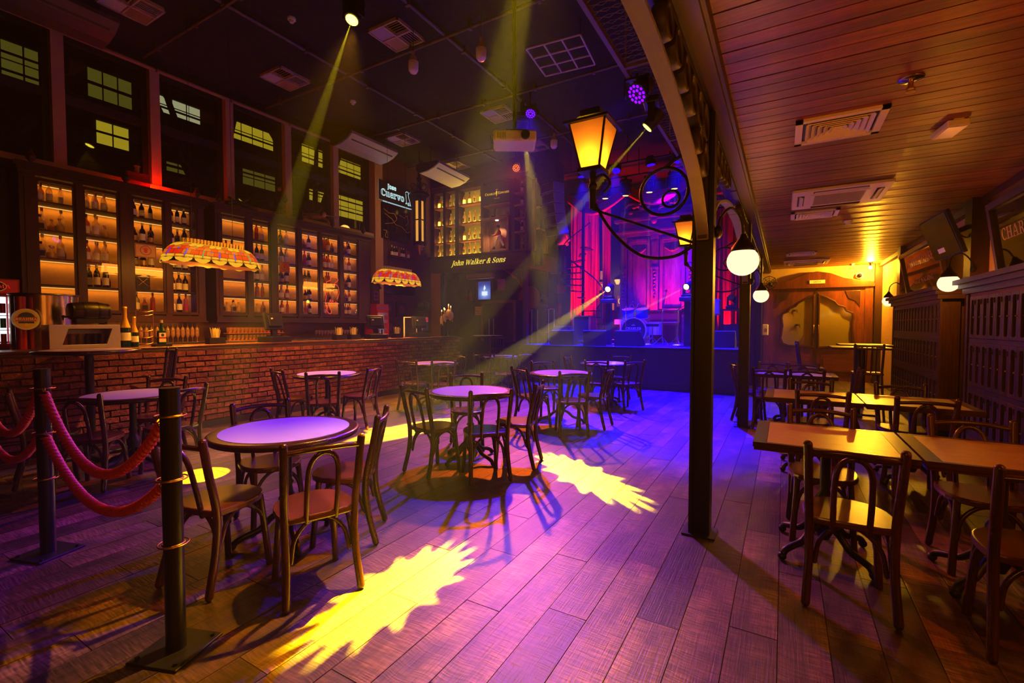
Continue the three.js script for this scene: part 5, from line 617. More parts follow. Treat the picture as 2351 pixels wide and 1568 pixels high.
  wedge('left wedge monitor at the stage edge, under the yellow beam', -5.05, -11.45, 0.62, PI); wedge('second wedge monitor at the stage edge, tilted back', -4.2, -11.4, 0.56, PI + 0.35); wedge('wedge monitor in front of the drum kit', -3.35, -11.6, 0.6, PI - 0.15); wedge('blue-lit wedge monitor behind the pillars on the right of the stage', -1.25, -12.0, 0.56, PI);
  // flight cases and rack
  const fc = thing('flight_case', 'tall flight case with metal edges left of the drums', 'case', [-4.95, ST, -12.6]); part('box', bb(-0.24, 0.24, 0.08, 0.78, -0.24, 0.24), M.black, fc); part('edging', mg([...[-1, 1].flatMap((a) => [-1, 1].map((c) => bb(a * 0.24 - 0.02, a * 0.24 + 0.02, 0.07, 0.79, c * 0.24 - 0.02, c * 0.24 + 0.02))), bb(-0.26, 0.26, 0.76, 0.8, 0.22, 0.26), bb(-0.26, 0.26, 0.06, 0.1, 0.22, 0.26)]), M.steel, fc); part('castor', mg([cy(0.04, 0.04, 0.03, -0.18, 0.04, 0.18, 12, 0, 0, PI / 2), cy(0.04, 0.04, 0.03, 0.18, 0.04, 0.18, 12, 0, 0, PI / 2)]), M.rubber, fc);
  solo('road_case', mg([rb(0.46, 0.5, 0.45, 0.01, 0, 0.25, 0), bb(-0.2, -0.08, 0.2, 0.28, 0.22, 0.24), bb(0.08, 0.2, 0.2, 0.28, 0.22, 0.24)]), mat(0x1a1410, 0.6), 'low dark road case behind the left wedge monitors', 'case').position.set(-5.46, ST, -12.3);
  const rk = thing('equipment_rack', 'open black equipment rack at the right side of the stage', 'rack', [-1.12, ST, -12.7]); part('frame', mg([...[-1, 1].flatMap((a) => [-1, 1].map((c) => bb(a * 0.22 - 0.015, a * 0.22 + 0.015, 0, 0.9, c * 0.2 - 0.015, c * 0.2 + 0.015))), bb(-0.24, 0.24, 0.88, 0.92, -0.22, 0.22), bb(-0.24, 0.24, 0, 0.04, -0.22, 0.22)]), M.darksteel, rk); part('amplifier', bb(-0.2, 0.2, 0.1, 0.55, -0.18, 0.18), M.black, rk);
  const sq = thing('guitar_amplifier_cover', 'pale rounded square drum case on a post at the right of the stage', 'case', [-1.6, ST, -12.9]); part('shell', rb(0.42, 0.42, 0.2, 0.07, 0, 0.98, 0), mat(0x9a98b8, 0.5), sq); part('hub', cy(0.05, 0.05, 0.02, 0, 0.98, 0.105, 16, PI / 2), mat(0xb02a3a, 0.5), sq); part('post', rod([0, 0, 0], [0, 0.78, 0], 0.02), M.darksteel, sq); part('foot', cy(0.2, 0.2, 0.02, 0, 0.01, 0), M.darksteel, sq);
  // spiral staircase and mannequin
  const sc = thing('spiral_staircase', 'narrow spiral iron staircase left of the stage curtain', 'staircase', [-5.2, ST, -13.1]); part('centre_pole', rod([0, 0, 0], [0, 4.2, 0], 0.045, 14), M.darksteel, sc);
  const hr = []; for (let k = 0; k < 15; k++) { const a = k * 0.42 - 1.2, y = 0.18 + k * 0.19, g = bx(0.6, 0.03, 0.2, 0.33, 0, 0); g.rotateY(-a); part('tread', g.translate(0, y, 0), M.darksteel, sc); part('baluster', rod([0.6 * Math.cos(a), y, 0.6 * Math.sin(a)], [0.6 * Math.cos(a), y + 0.85, 0.6 * Math.sin(a)], 0.009, 6), M.darksteel, sc); hr.push([0.6 * Math.cos(a), y + 0.85, 0.6 * Math.sin(a)]); } part('handrail', tb(hr, 0.018, 80, 7), M.darksteel, sc);
  const mn = thing('mannequin', 'mannequin in a pale blouse and blue trousers standing behind the loudspeaker column', 'mannequin', [-6.05, 3.16, -13.5], 2.6); part('trousers', mg([tb([[-0.07, 0.85, 0], [-0.08, 0.45, 0], [-0.08, 0.03, 0]], 0.075, 12, 10), tb([[0.07, 0.85, 0], [0.08, 0.45, 0], [0.08, 0.03, 0]], 0.075, 12, 10), sp(0.15, 0, 0.88, 0, 1.1, 0.8, 0.8)]), mat(0x2a3a78, 0.7), mn); part('blouse', mg([la([[0, 0.82], [0.19, 0.84], [0.15, 1.05], [0.19, 1.3], [0.09, 1.4], [0.045, 1.43], [0, 1.43]], 18), tb([[0.17, 1.32, 0], [0.25, 1.12, 0], [0.2, 0.95, 0.1]], 0.05, 12, 8), tb([[-0.17, 1.32, 0], [-0.25, 1.12, 0], [-0.2, 0.95, 0.1]], 0.05, 12, 8)]), mat(0xc8b4c0, 0.7), mn); part('head', mg([sp(0.095, 0, 1.58, 0, 0.88, 1.2, 1), cy(0.04, 0.045, 0.12, 0, 1.45, 0)]), mat(0xd8a898, 0.6), mn); part('stand', bb(-0.16, 0.16, -0.06, 0, -0.16, 0.16), M.darksteel, mn);
  // loudspeaker column flown beside the stage
  const pa = thing('line_array', 'curved column of hanging loudspeakers left of the stage', 'loudspeaker', [-5.45, 5.3, -11.5], -0.35); let py = 0, pz = 0, pr2 = 0; for (let k = 0; k < 5; k++) { const g = rb(0.5, 0.27, 0.4, 0.02, 0, -0.135, 0, 0, 0, 0); g.rotateX(pr2); const bxp = part('speaker_box', g.translate(0, py, pz), mat(0x6a6878, 0.5), pa); part('grille', place(new THREE.BoxGeometry(0.44, 0.22, 0.01), 0, -0.135, 0.205).applyMatrix4(new THREE.Matrix4().makeRotationX(pr2)).translate(0, py, pz), grille, bxp); py -= 0.275 * Math.cos(pr2); pz -= 0.275 * Math.sin(pr2); pr2 += 0.07; } part('fly_frame', mg([bb(-0.28, 0.28, 0, 0.05, -0.22, 0.25), rod([-0.2, 0.05, 0], [-0.2, 0.9, 0], 0.012), rod([0.2, 0.05, 0], [0.2, 0.9, 0], 0.012)]), M.darksteel, pa);
  const sb = solo('hung_subwoofer', rb(0.6, 0.55, 0.5, 0.02, 0, 0, 0), speakerM, 'black square loudspeaker hanging above the curved column', 'loudspeaker'); sb.position.set(-5.7, 5.72, -11.9);
  // lighting desk stand with unlit moving head
  const ds = thing('lamp_table', 'tall thin-legged table carrying a moving head beside the booth post', 'table', [-6.02, ST, -12.1]); part('top', bb(-0.3, 0.28, 0.98, 1.01, -0.2, 0.2), M.darksteel, ds); for (const [a, c] of [[-0.28, -0.18], [0.26, -0.18], [-0.28, 0.18], [0.26, 0.18]]) part('leg', rod([a, 0, c], [a, 0.98, c], 0.014), M.steel, ds); part('shelf', bb(-0.28, 0.26, 0.3, 0.32, -0.18, 0.18), M.darksteel, ds);
  const ex1 = thing('fire_extinguisher', 'red fire extinguisher on the wall behind the lamp table', 'fire extinguisher', [-6.1, 1.75, -13.37]); part('cylinder', mg([cy(0.07, 0.07, 0.4, 0, 0.2, 0, 18), sp(0.07, 0, 0.4, 0, 1, 0.7, 1)]), M.red, ex1); part('valve', mg([cy(0.02, 0.02, 0.06, 0, 0.46, 0), bx(0.1, 0.015, 0.02, 0.03, 0.49, 0)]), M.black, ex1);
  solo('exit_marker', bb(-6.2, -5.96, 2.5, 2.76, -13.42, -13.44), mat(0xb05a28, 0.6), 'small square orange fire sign on the wall by the staircase', 'sign'); struct('wall_stage_left', bb(-6.35, -6.2, 0, 3.1, -13.4, -17.0), wallDark); struct('wall_stage_partition', bb(-6.35, -5.75, ST, 3.1, -13.45, -13.55), mat(0x4a3a22, 0.8));
}
// ---------- side room ----------
{
  // exit door
  const d = struct('door_1', wood(mg([bb(-0.5, -0.3, 0, 2.62, -15.2, -15.06), bb(1.8, 1.97, 0, 2.62, -15.2, -15.06), ex([[-0.52, 2.5], [1.99, 2.5], [1.99, 2.62], [1.72, 2.66], [1.35, 2.74], [1.05, 2.88], [0.75, 2.94], [0.45, 2.88], [0.15, 2.74], [-0.2, 2.66], [-0.52, 2.62]], 0.12, 0.008).translate(0, 0, -15.19), bb(-0.54, 2.01, 2.5, 2.56, -15.2, -15.02)])), M.doorwood);
  const leaf = (x0, x1, mir, nm) => {
    const W = x1 - x0, P = (u, v) => [mir ? x1 - u * W : x0 + u * W, v];
    const hole = [[0.94, 2.29], [0.8, 2.22], [0.62, 2.1], [0.55, 2.0], [0.42, 1.96], [0.38, 1.86], [0.26, 1.8], [0.24, 1.7], [0.27, 1.5], [0.25, 1.3], [0.23, 1.12], [0.28, 1.0], [0.4, 0.94], [0.94, 0.92]].map(([u, v]) => P(u, v));
    const l = part('leaf', wood(ex([[x0, 0.01], [x1, 0.01], [x1, 2.5], [x0, 2.5]], 0.05, 0.002, [hole])), M.doorwood, d); l.position.z = -15.14;
    const big = hole.map(([x, y]) => { const cx = (x0 + x1) / 2 + (mir ? -0.1 : 0.1), cyy = 1.6; return [x + (x - cx) * 0.09, y + (y - cyy) * 0.065]; });
    part('moulding', wood(ex(big, 0.02, 0.012, [hole])), M.mahogany, l).position.z = 0.055;
    part('mirror_pane', ex(hole, 0.006).translate(0, 0, 0.02), mat(0xa8963e, 0.08, 0.45), l, 'olive-tinted mirror pane');
    const hx = mir ? x0 + 0.04 : x1 - 0.04; part('handle', mg([tb([[hx, 1.25, 0.06], [hx, 1.32, 0.11], [hx, 1.45, 0.11], [hx, 1.52, 0.06]], 0.014, 14, 7), bb(hx - 0.02, hx + 0.02, 1.2, 1.57, 0.052, 0.06)]), M.brass, l);
    part('panel', wood(mg([bb(x0 + 0.12, x1 - 0.12, 0.2, 0.7, 0.052, 0.066), bb(x0 + 0.17, x1 - 0.17, 0.25, 0.65, 0.066, 0.076)]), 'x'), M.doorwood, l); part('panel', wood(ex(mir ? [[x1 - 0.1, 2.4], [x1 - 0.42, 2.4], [x1 - 0.34, 2.2], [x1 - 0.2, 2.14], [x1 - 0.1, 1.98]] : [[x0 + 0.1, 2.4], [x0 + 0.42, 2.4], [x0 + 0.34, 2.2], [x0 + 0.2, 2.14], [x0 + 0.1, 1.98]], 0.012, 0.004).translate(0, 0, 0.052)), M.mahogany, l);
  };
  leaf(-0.3, 0.735, false); leaf(0.765, 1.8, true); part('astragal', wood(bb(0.72, 0.78, 0.01, 2.5, -15.12, -15.07)), M.darkwood, d);
  solo('exit_sign', bb(0.58, 0.93, 2.62, 2.71, -15.055, -15.045), [M.paper, M.paper, M.paper, M.paper, mat(0xffffff, 0.6, 0, { map: canvasTex(256, 64, (g) => { g.fillStyle = '#efe6cc'; g.fillRect(0, 0, 256, 64); g.fillStyle = '#2a2010'; g.font = 'bold 44px sans-serif'; g.textAlign = 'center'; g.fillText('SAÍDA', 128, 48); }) }), M.paper], 'small white SAIDA exit sign above the carved double door', 'sign');
  const web = thing('spider_web', 'black octagonal decorative spider web at the corner of the door', 'decoration', [-0.38, 2.68, -15.0]); const wbp = []; for (let k = 0; k < 8; k++) { const a = k * PI / 4; wbp.push(rod([0, 0, 0], [0.2 * Math.cos(a), 0.2 * Math.sin(a), 0.02], 0.007, 5)); for (const r of [0.07, 0.13, 0.19]) wbp.push(rod([r * Math.cos(a), r * Math.sin(a), 0.01], [r * Math.cos(a + PI / 4), r * Math.sin(a + PI / 4), 0.01], r > 0.18 ? 0.01 : 0.006, 5)); } part('strands', mg(wbp), M.black, web); part('spider', mg([sp(0.05, 0.03, -0.04, 0.03), sp(0.03, 0.08, -0.08, 0.03)]), M.black, web);
  for (const [x, y, l] of [[0.25, 1.9, 'upper'], [0.32, 1.5, 'lower']]) { const s = solo('toy_spider', mg([sp(0.025, 0, 0, 0), ...[0, 1, 2, 3].flatMap((k) => [-1, 1].map((q) => tb([[0, 0, 0], [q * 0.04, 0.03 - k * 0.02, 0], [q * 0.07, -0.01 - k * 0.025, 0]], 0.004, 6, 4)))]), M.black, `${l} small black toy spider on the left door mirror`, 'decoration', 'toy spiders on the door'); s.position.set(x, y, -15.09); }
  const cam = thing('dome_camera', 'small round security camera above the door, right side', 'camera', [1.68, 2.79, -15.12]); part('base', cy(0.08, 0.08, 0.05, 0, 0, -0.02, 20, PI / 2), M.white, cam); part('dome', sp(0.055, 0, 0, 0.02), M.blackgloss, cam);
  const ph = thing('wall_telephone', 'white wall telephone on the strip of wall left of the door', 'telephone', [-0.46, 1.36, -15.02]); part('body', rb(0.16, 0.32, 0.08, 0.03, 0, 0, 0), M.white, ph); part('keypad', bb(-0.02, 0.05, -0.06, 0.04, 0.04, 0.045), mat(0x8a7a60, 0.6), ph); 
  // bottle lockers
  const doorShape = (w, h) => { const s = new THREE.Shape(); s.moveTo(-w / 2, -h / 2); s.lineTo(w / 2, -h / 2); s.lineTo(w / 2, h / 2); s.lineTo(-w / 2, h / 2); const r = w * 0.22, a = w * 0.27, b = h * 0.44, p = new THREE.Path(); p.moveTo(-a, -b + r); p.lineTo(-a, b - r); p.quadraticCurveTo(-a, b, -a + r, b); p.lineTo(a - r, b); p.quadraticCurveTo(a, b, a, b - r); p.lineTo(a, -b + r); p.quadraticCurveTo(a, -b, a - r, -b); p.lineTo(-a + r, -b); p.quadraticCurveTo(-a, -b, -a, -b + r); s.holes.push(p); return s; };
  function lockers(label, zNear, zFar, pitch) {
    const t = thing('bottle_lockers', label, 'cabinet'), X = 1.75, XB = 2.04, n = Math.round((zNear - zFar - 0.12) / pitch), z0 = zNear - 0.06;
    part('carcass', wood(mg([bb(X + 0.2, XB, 0.1, 1.83, zNear, zFar), bb(X + 0.02, XB, 0.08, 0.12, zNear, zFar), bb(X + 0.02, XB, 1.8, 1.84, zNear, zFar)]), 'z'), mat(0x8a5630, 0.6), t, 'lit honey interior back');
    part('side_panel', wood(mg([bb(X, XB, 0, 1.84, zNear, zNear - 0.06), ...Array.from({ length: 7 }, (_, k) => bb(X + 0.03 + k * 0.036, X + 0.05 + k * 0.036, 0.15, 1.74, zNear, zNear + 0.008))])), M.locker, t, 'fluted end panel'); part('side_panel', wood(bb(X, XB, 0, 1.84, zFar + 0.06, zFar)), M.locker, t);
    part('cornice', wood(mg([bb(X - 0.03, XB, 1.84, 1.9, zNear + 0.02, zFar - 0.02), bb(X - 0.06, XB, 1.9, 1.95, zNear + 0.05, zFar - 0.05), bb(X - 0.1, XB, 1.95, 2.0, zNear + 0.09, zFar - 0.09)]), 'z'), M.locker, t); part('plinth', wood(bb(X - 0.01, XB, 0, 0.09, zNear, zFar), 'z'), M.locker, t);
    const rows = [[1.36, 1.8], [0.85, 1.31], [0.36, 0.8]]; for (const y of [1.335, 0.825, 0.335]) part('rail', wood(bb(X, X + 0.2, y - 0.022, y + 0.022, z0, z0 - n * pitch), 'z'), M.locker, t); part('kick_panel', wood(bb(X, X + 0.02, 0.09, 0.31, z0, z0 - n * pitch), 'z'), M.locker, t);
    const geos = rows.map(([a, b]) => wood(ex(doorShape(pitch - 0.008, b - a - 0.006), 0.016, 0.003).rotateY(-PI / 2)));
    const knob = sp(0.009, -0.026, 0, pitch * 0.38, 1, 1, 1, 8), lat = bx(0.012, 0.05, 0.01, -0.022, 0.16, pitch * 0.42), div = wood(bb(X + 0.02, X + 0.2, 0.36, 1.8, -0.004, 0.004));
    for (let k = 0; k < n; k++) { rows.forEach(([a, b], r) => { const o = part('door', geos[r], M.locker, t); o.position.set(X + 0.016, (a + b) / 2, z0 - (k + 0.5) * pitch); part('knob', knob, M.brass, o); part('hinge', lat, M.black, o); }); if (k) { const q = part('divider', div, M.locker, t); q.position.z = z0 - k * pitch; } }
    for (let k = 0; k < n; k++) for (const [y, r] of [[1.357, 'top'], [0.847, 'middle']]) if (rnd() < 0.45) bottle(pick(['amber', 'dark2', 'clear', 'amber3']), X + 0.11, y, z0 - (k + 0.5) * pitch, 1.05, `in the ${zNear > -7.5 ? 'near' : 'far'} lockers, ${r} row`, `bottles in the ${zNear > -7.5 ? 'near' : 'far'} lockers`);
  }
  lockers('far bank of tall dark wooden bottle lockers on the right wall', -8.05, -11.1, 0.19); lockers('near bank of bottle lockers at the right edge, catching purple light', -4.4, -7.05, 0.175);
  // mirrors with lettering leaning on top of the lockers
  function leaner(label, z0, z1, yb, lean, txt, glassM) { const t = thing('framed_mirror', label, 'mirror', [1.98, 2.0, (z0 + z1) / 2], 0), w = Math.abs(z1 - z0), h = 0.78, f = 0.07, g = new THREE.Group(); g.name = 'leaning_frame'; 
    const rot = (q) => q.applyMatrix4(new THREE.Matrix4().makeRotationZ(lean)); 
    part('frame', wood(rot(mg([bb(-0.05, 0, 0, f, -w / 2, w / 2), bb(-0.05, 0, h - f, h, -w / 2, w / 2), bb(-0.05, 0, f, h - f, -w / 2, -w / 2 + f), bb(-0.05, 0, f, h - f, w / 2 - f, w / 2), bb(-0.065, -0.03, f * 0.6, f, -w / 2 + f * 0.6, w / 2 - f * 0.6), bb(-0.065, -0.03, h - f, h - f * 0.6, -w / 2 + f * 0.6, w / 2 - f * 0.6)])), 'z'), M.mahogany, t); part('glass', rot(bb(-0.02, -0.012, f, h - f, -w / 2 + f, w / 2 - f)), glassM, t); 
    for (const [s, fh, y, ww] of txt) part('lettering', rot(place(new THREE.PlaneGeometry(ww, fh), -0.021, y, 0, 0, -PI / 2, 0)), mat(0xffffff, 0.5, 0, { transparent: true, map: canvasTex(512, 128, (c) => { c.clearRect(0, 0, 512, 128); c.fillStyle = '#c89040'; c.font = 'bold 84px serif'; c.textAlign = 'center'; c.fillText(s, 256, 92, 500); }) }), t); return t; }
  leaner('large framed mirror lettered JOHNNIE WALKER, leaning on the far lockers', -8.6, -11.0, 2, 0.18, [['JOHNNIE WALKER', 0.26, 0.55, 1.9], ['KEEP WALKING', 0.15, 0.24, 1.2]], mat(0x8a6a50, 0.04, 0.95)); leaner('framed mirror lettered CHARLES EDWARD, leaning on the near lockers', -4.7, -6.85, 2, 0.14, [['CHARLES EDWARD', 0.26, 0.42, 1.8]], mat(0x5a4a60, 0.04, 0.95));
  const tv = thing('hanging_television', 'switched-off television on a wall arm above the far lockers', 'television', [1.74, 2.64, -8.02], 0.06); part('housing', rb(0.05, 0.56, 0.92, 0.01, 0, 0, 0, 0, 0, 0.34), M.black, tv); part('screen', bx(0.004, 0.52, 0.88, -0.0275, -0.009, 0, 0, 0, 0.34), M.blackgloss, tv); part('arm', mg([rod([0.02, 0, 0], [0.3, 0.12, 0], 0.03), rod([0.3, 0.1, 0], [0.3, 0.42, 0], 0.035), tb([[0.05, 0.1, 0.1], [0.2, -0.05, 0.12], [0.28, 0.1, 0.05]], 0.008, 16, 5)]), M.black, tv); part('sticker', bx(0.004, 0.06, 0.22, 0.027, -0.17, -0.1, 0, 0, 0.34), M.paper, tv);
  // ceiling fittings
  function diffuser(label, x, z, w, d) { const t = thing('ceiling_diffuser', label, 'vent', [x, 3.07, z], 0, 'louvred ceiling diffusers'); const m = mat(0xd2bc90, 0.5); part('frame', mg([bb(-w / 2, w / 2, -0.02, 0, -d / 2, -d / 2 + 0.05), bb(-w / 2, w / 2, -0.02, 0, d / 2 - 0.05, d / 2), bb(-w / 2, -w / 2 + 0.05, -0.02, 0, -d / 2, d / 2), bb(w / 2 - 0.05, w / 2, -0.02, 0, -d / 2, d / 2)]), m, t); part('dark_throat', bb(-w / 2 + 0.05, w / 2 - 0.05, -0.001, 0.001, -d / 2 + 0.05, d / 2 - 0.05), M.black, t); for (let k = 1; k <= 5; k++) { const a = (w / 2 - 0.05) * (1 - k / 6), c = (d / 2 - 0.05) * (1 - k / 6), th = 0.006; part('louvre', mg([bx(2 * a, th, 0.045, 0, -0.012, c, 0.7), bx(2 * a, th, 0.045, 0, -0.012, -c, -0.7), bx(0.045, th, 2 * c, a, -0.012, 0, 0, 0, -0.7), bx(0.045, th, 2 * c, -a, -0.012, 0, 0, 0, 0.7)]), m, t); } return t; }
  diffuser('square louvred diffuser in the boarded ceiling, nearest the camera', 0.34, -4.52, 0.58, 0.55); diffuser('louvred diffuser just behind the ceiling air conditioner', 0.34, -7.9, 0.57, 0.52); diffuser('farthest louvred diffuser, purple in the light, before the door', 0.3, -12.1, 0.57, 0.52);
  function cassette(label, x, z) { const t = thing('ceiling_cassette', label, 'air conditioner', [x, 3.07, z], 0, 'ceiling cassette air conditioners'); const m = mat(0xdcc69a, 0.5); part('panel', rb(0.95, 0.035, 0.95, 0.016, 0, -0.018, 0), m, t); part('intake_grille', mg(Array.from({ length: 16 }, (_, k) => bb(-0.24, 0.24, -0.048, -0.036, -0.24 + k * 0.031, -0.226 + k * 0.031))), mat(0xa08a62, 0.6), t); part('intake_frame', mg([bb(-0.28, 0.28, -0.045, -0.034, -0.28, -0.25), bb(-0.28, 0.28, -0.045, -0.034, 0.25, 0.28), bb(-0.28, -0.25, -0.045, -0.034, -0.25, 0.25), bb(0.25, 0.28, -0.045, -0.034, -0.25, 0.25)]), m, t); for (const [a, b] of [[0.38, 0], [-0.38, 0], [0, 0.38], [0, -0.38]]) { const q = part('outlet', a ? bb(a - 0.035, a + 0.035, -0.04, -0.034, -0.26, 0.26) : bb(-0.26, 0.26, -0.04, -0.034, b - 0.035, b + 0.035), M.black, t); part('flap', a ? bx(0.05, 0.006, 0.5, a, -0.045, 0, 0, 0, a > 0 ? 0.5 : -0.5) : bx(0.5, 0.006, 0.05, 0, -0.045, b, b > 0 ? -0.5 : 0.5), m, q); } return t; }
  cassette('square ceiling air conditioner in the middle of the boarded ceiling', 0.53, -6.87); cassette('far ceiling air conditioner near the exit door, lit purple', 0.44, -13.7);
  const spk = thing('ceiling_sprinkler', 'chrome sprinkler head on a round plate in the boarded ceiling', 'sprinkler', [0.67, 3.07, -3.89]); part('plate', la([[0, 0], [0.07, 0], [0.065, -0.012], [0.02, -0.022], [0, -0.022]], 24), M.chrome, spk); part('head', mg([cy(0.014, 0.014, 0.05, 0, -0.04, 0), cy(0.026, 0.026, 0.004, 0, -0.085, 0), tb([[-0.014, -0.05, 0], [-0.022, -0.07, 0], [0, -0.084, 0]], 0.003, 8, 5), tb([[0.014, -0.05, 0], [0.022, -0.07, 0], [0, -0.084, 0]], 0.003, 8, 5)]), M.brass, spk);
  for (const [x, z, l] of [[0.81, -8.68, 'round smoke detector behind the second diffuser'], [1.48, -14.8, 'round smoke detector close to the exit door']]) { const s = thing('smoke_detector', l, 'smoke detector', [x, 3.07, z], 0, 'smoke detectors'); part('base', cy(0.06, 0.055, 0.02, 0, -0.01, 0, 24), M.cream, s); part('head', cy(0.045, 0.035, 0.03, 0, -0.035, 0, 24), M.cream, s); }
  const em = thing('emergency_light', 'small emergency light box with a red glow under the boarded ceiling', 'light', [1.1, 3.07, -4.95], 0.15); part('body', rb(0.14, 0.05, 0.28, 0.01, 0, -0.03, 0), M.cream, em); part('lens', bb(-0.06, 0.06, -0.06, -0.055, -0.12, 0.12), mat(0xf0d8a0, 0.2), em); part('bracket', bb(-0.03, 0.03, -0.006, 0, -0.14, 0.14), M.cream, em); part('indicator_light', sp(0.006, 0.07, -0.02, -0.12, 1, 1, 1, 5), glow(lin(1, 0.05, 0.03), 4), em);
  const dl = thing('ceiling_bulb', 'bare warm bulb under the boarded ceiling right of the door', 'lamp', [1.85, 3.07, -14.7]); part('holder', mg([cy(0.05, 0.05, 0.02, 0, -0.01, 0), cy(0.022, 0.025, 0.07, 0, -0.05, 0)]), M.black, dl); part('bulb', sp(0.045, 0, -0.125, 0, 1, 1.15, 1, 8), glow(lin(1, 0.66, 0.2), 6), dl); point([1, 0.45, 0.02], 48, [1.85, 2.945, -14.7], 2.2);
  // wall globes on swan-neck arms
  const opal = glow(lin(1, 0.8, 0.5), 1.5);
  function wallGlobe(label, p, arm, group, I = 5) { const t = thing('globe_lamp', label, 'lamp', p, 0, group); part('globe', sp(0.105, 0, 0, 0, 1, 0.97, 1, 18), opal, t, 'white opal globe'); part('cap', la([[0, 0.19], [0.018, 0.19], [0.03, 0.16], [0.075, 0.1], [0.08, 0.07], [0.07, 0.07], [0, 0.1]], 20), M.iron, t, 'dark metal cap'); part('arm', tb(arm, 0.009, 24, 7), M.iron, t); const e = arm[arm.length - 1]; part('rose', mg([sp(0.03, ...e, 1, 1.6, 1, 10)]), M.iron, t); point([1, 0.29, 0.018], I * 0.62, p, 5); return t; }
  const sway = (dx, dz) => [[0, 0.18, 0], [dx * 0.1, 0.3, dz * 0.1], [dx * 0.5, 0.37, dz * 0.5], [dx * 0.9, 0.3, dz * 0.9], [dx, 0.2, dz]];
  wallGlobe('white globe lamp on a curved arm between the two locker banks', [1.66, 1.99, -7.32], sway(0.34, -0.53), 'globe lamps', 4.2); wallGlobe('white globe lamp beside the far end of the lockers', [1.78, 1.97, -11.75], sway(0.25, -0.2), 'globe lamps', 4); wallGlobe('white globe lamp on the right wall outside the picture', [1.66, 1.99, -2.6], sway(0.48, -0.2), 'globe lamps', 6);
  wallGlobe('large white globe lamp hanging from the nearest pillar', [-0.26, 1.95, -3.68], sway(-0.15, 0.12), 'globe lamps', 6.5); wallGlobe('white globe lamp hanging from the second pillar', [-0.3, 1.93, -7.75], sway(-0.115, 0.14), 'globe lamps', 4); wallGlobe('white globe lamp on the pillar behind the camera', [-0.26, 1.95, 0.38], sway(-0.15, 0.12), 'globe lamps', 10);
  // high table with bar chairs
  const ht = (label, x, z) => { const t = thing('high_table', label, 'table', [x, 0, z], 0, 'high square tables'); part('top', wood(rb(0.8, 0.035, 0.7, 0.01, 0, 1.12, 0), 'x'), M.darkwood, t); part('column', cy(0.035, 0.04, 1.1, 0, 0.55, 0), M.iron, t); part('foot', mg([rb(0.5, 0.03, 0.08, 0.01, 0, 0.015, 0), rb(0.08, 0.03, 0.5, 0.01, 0, 0.016, 0)]), M.iron, t); return t; };
  ht('high dark square table in front of the exit door', 1.08, -9.55); ht('second high table close behind the first, by the far lockers', 1.3, -10.9);
}
// tall bar chairs
const barChair0 = (() => { const t = thing('bar_chair', '', 'chair'), m = M.iron, w = M.darkwood; part('seat', wood(rb(0.38, 0.03, 0.36, 0.012, 0, 0.75, 0), 'x'), M.seat, t); for (const s of [-1, 1]) { part('leg', wood(tbc([[s * 0.175, 1.2, 0.22], [s * 0.17, 0.95, 0.19], [s * 0.165, 0.72, 0.165], [s * 0.185, 0.3, 0.19], [s * 0.2, 0.02, 0.23]], 0.017, 20, 8)), w, t); part('leg', wood(rod([s * 0.155, 0.74, -0.15], [s * 0.19, 0, -0.19], 0.017, 8)), w, t); part('stretcher', wood(rod([s * 0.18, 0.3, -0.175], [s * 0.187, 0.3, 0.19], 0.011, 6), 'z'), w, t); part('stretcher', wood(rod([-0.18, s > 0 ? 0.3 : 0.36, s * 0.18], [0.18, s > 0 ? 0.3 : 0.36, s * 0.18], 0.011, 6), 'x'), w, t); } part('top_rail', wood(tbc([[-0.172, 1.165, 0.216], [0, 1.175, 0.24], [0.172, 1.165, 0.216]], 0.014, 12, 7), 'x'), w, t); for (const x of [-0.09, -0.03, 0.03, 0.09]) part('slat', wood(rod([x, 0.76, 0.17], [x, 1.17, 0.23], 0.009, 6)), w, t); return t; })();
{ const g = 'tall bar chairs'; [[1.12, -9.0, 0, 'tall dark bar chair with slatted back at the high table by the door'], [0.42, -9.6, -1.5, 'tall bar chair on the pillar side of the high table by the door'], [-6.98, -1.56, -0.3, 'tall bar chair at the left edge by the high round table'], [-6.74, -2.7, 3.0, 'tall bar chair between the high round table and the brick bar'], [-6.42, -10.1, 0.85, 'tall dark bar chair at the far end of the bar']].forEach(([x, z, r, l], i) => { if (i) copy(barChair0, [x, 0, z], r, l, g); else { barChair0.position.set(x, 0, z); barChair0.rotation.y = r; barChair0.userData.label = l; barChair0.userData.group = g; } }); }
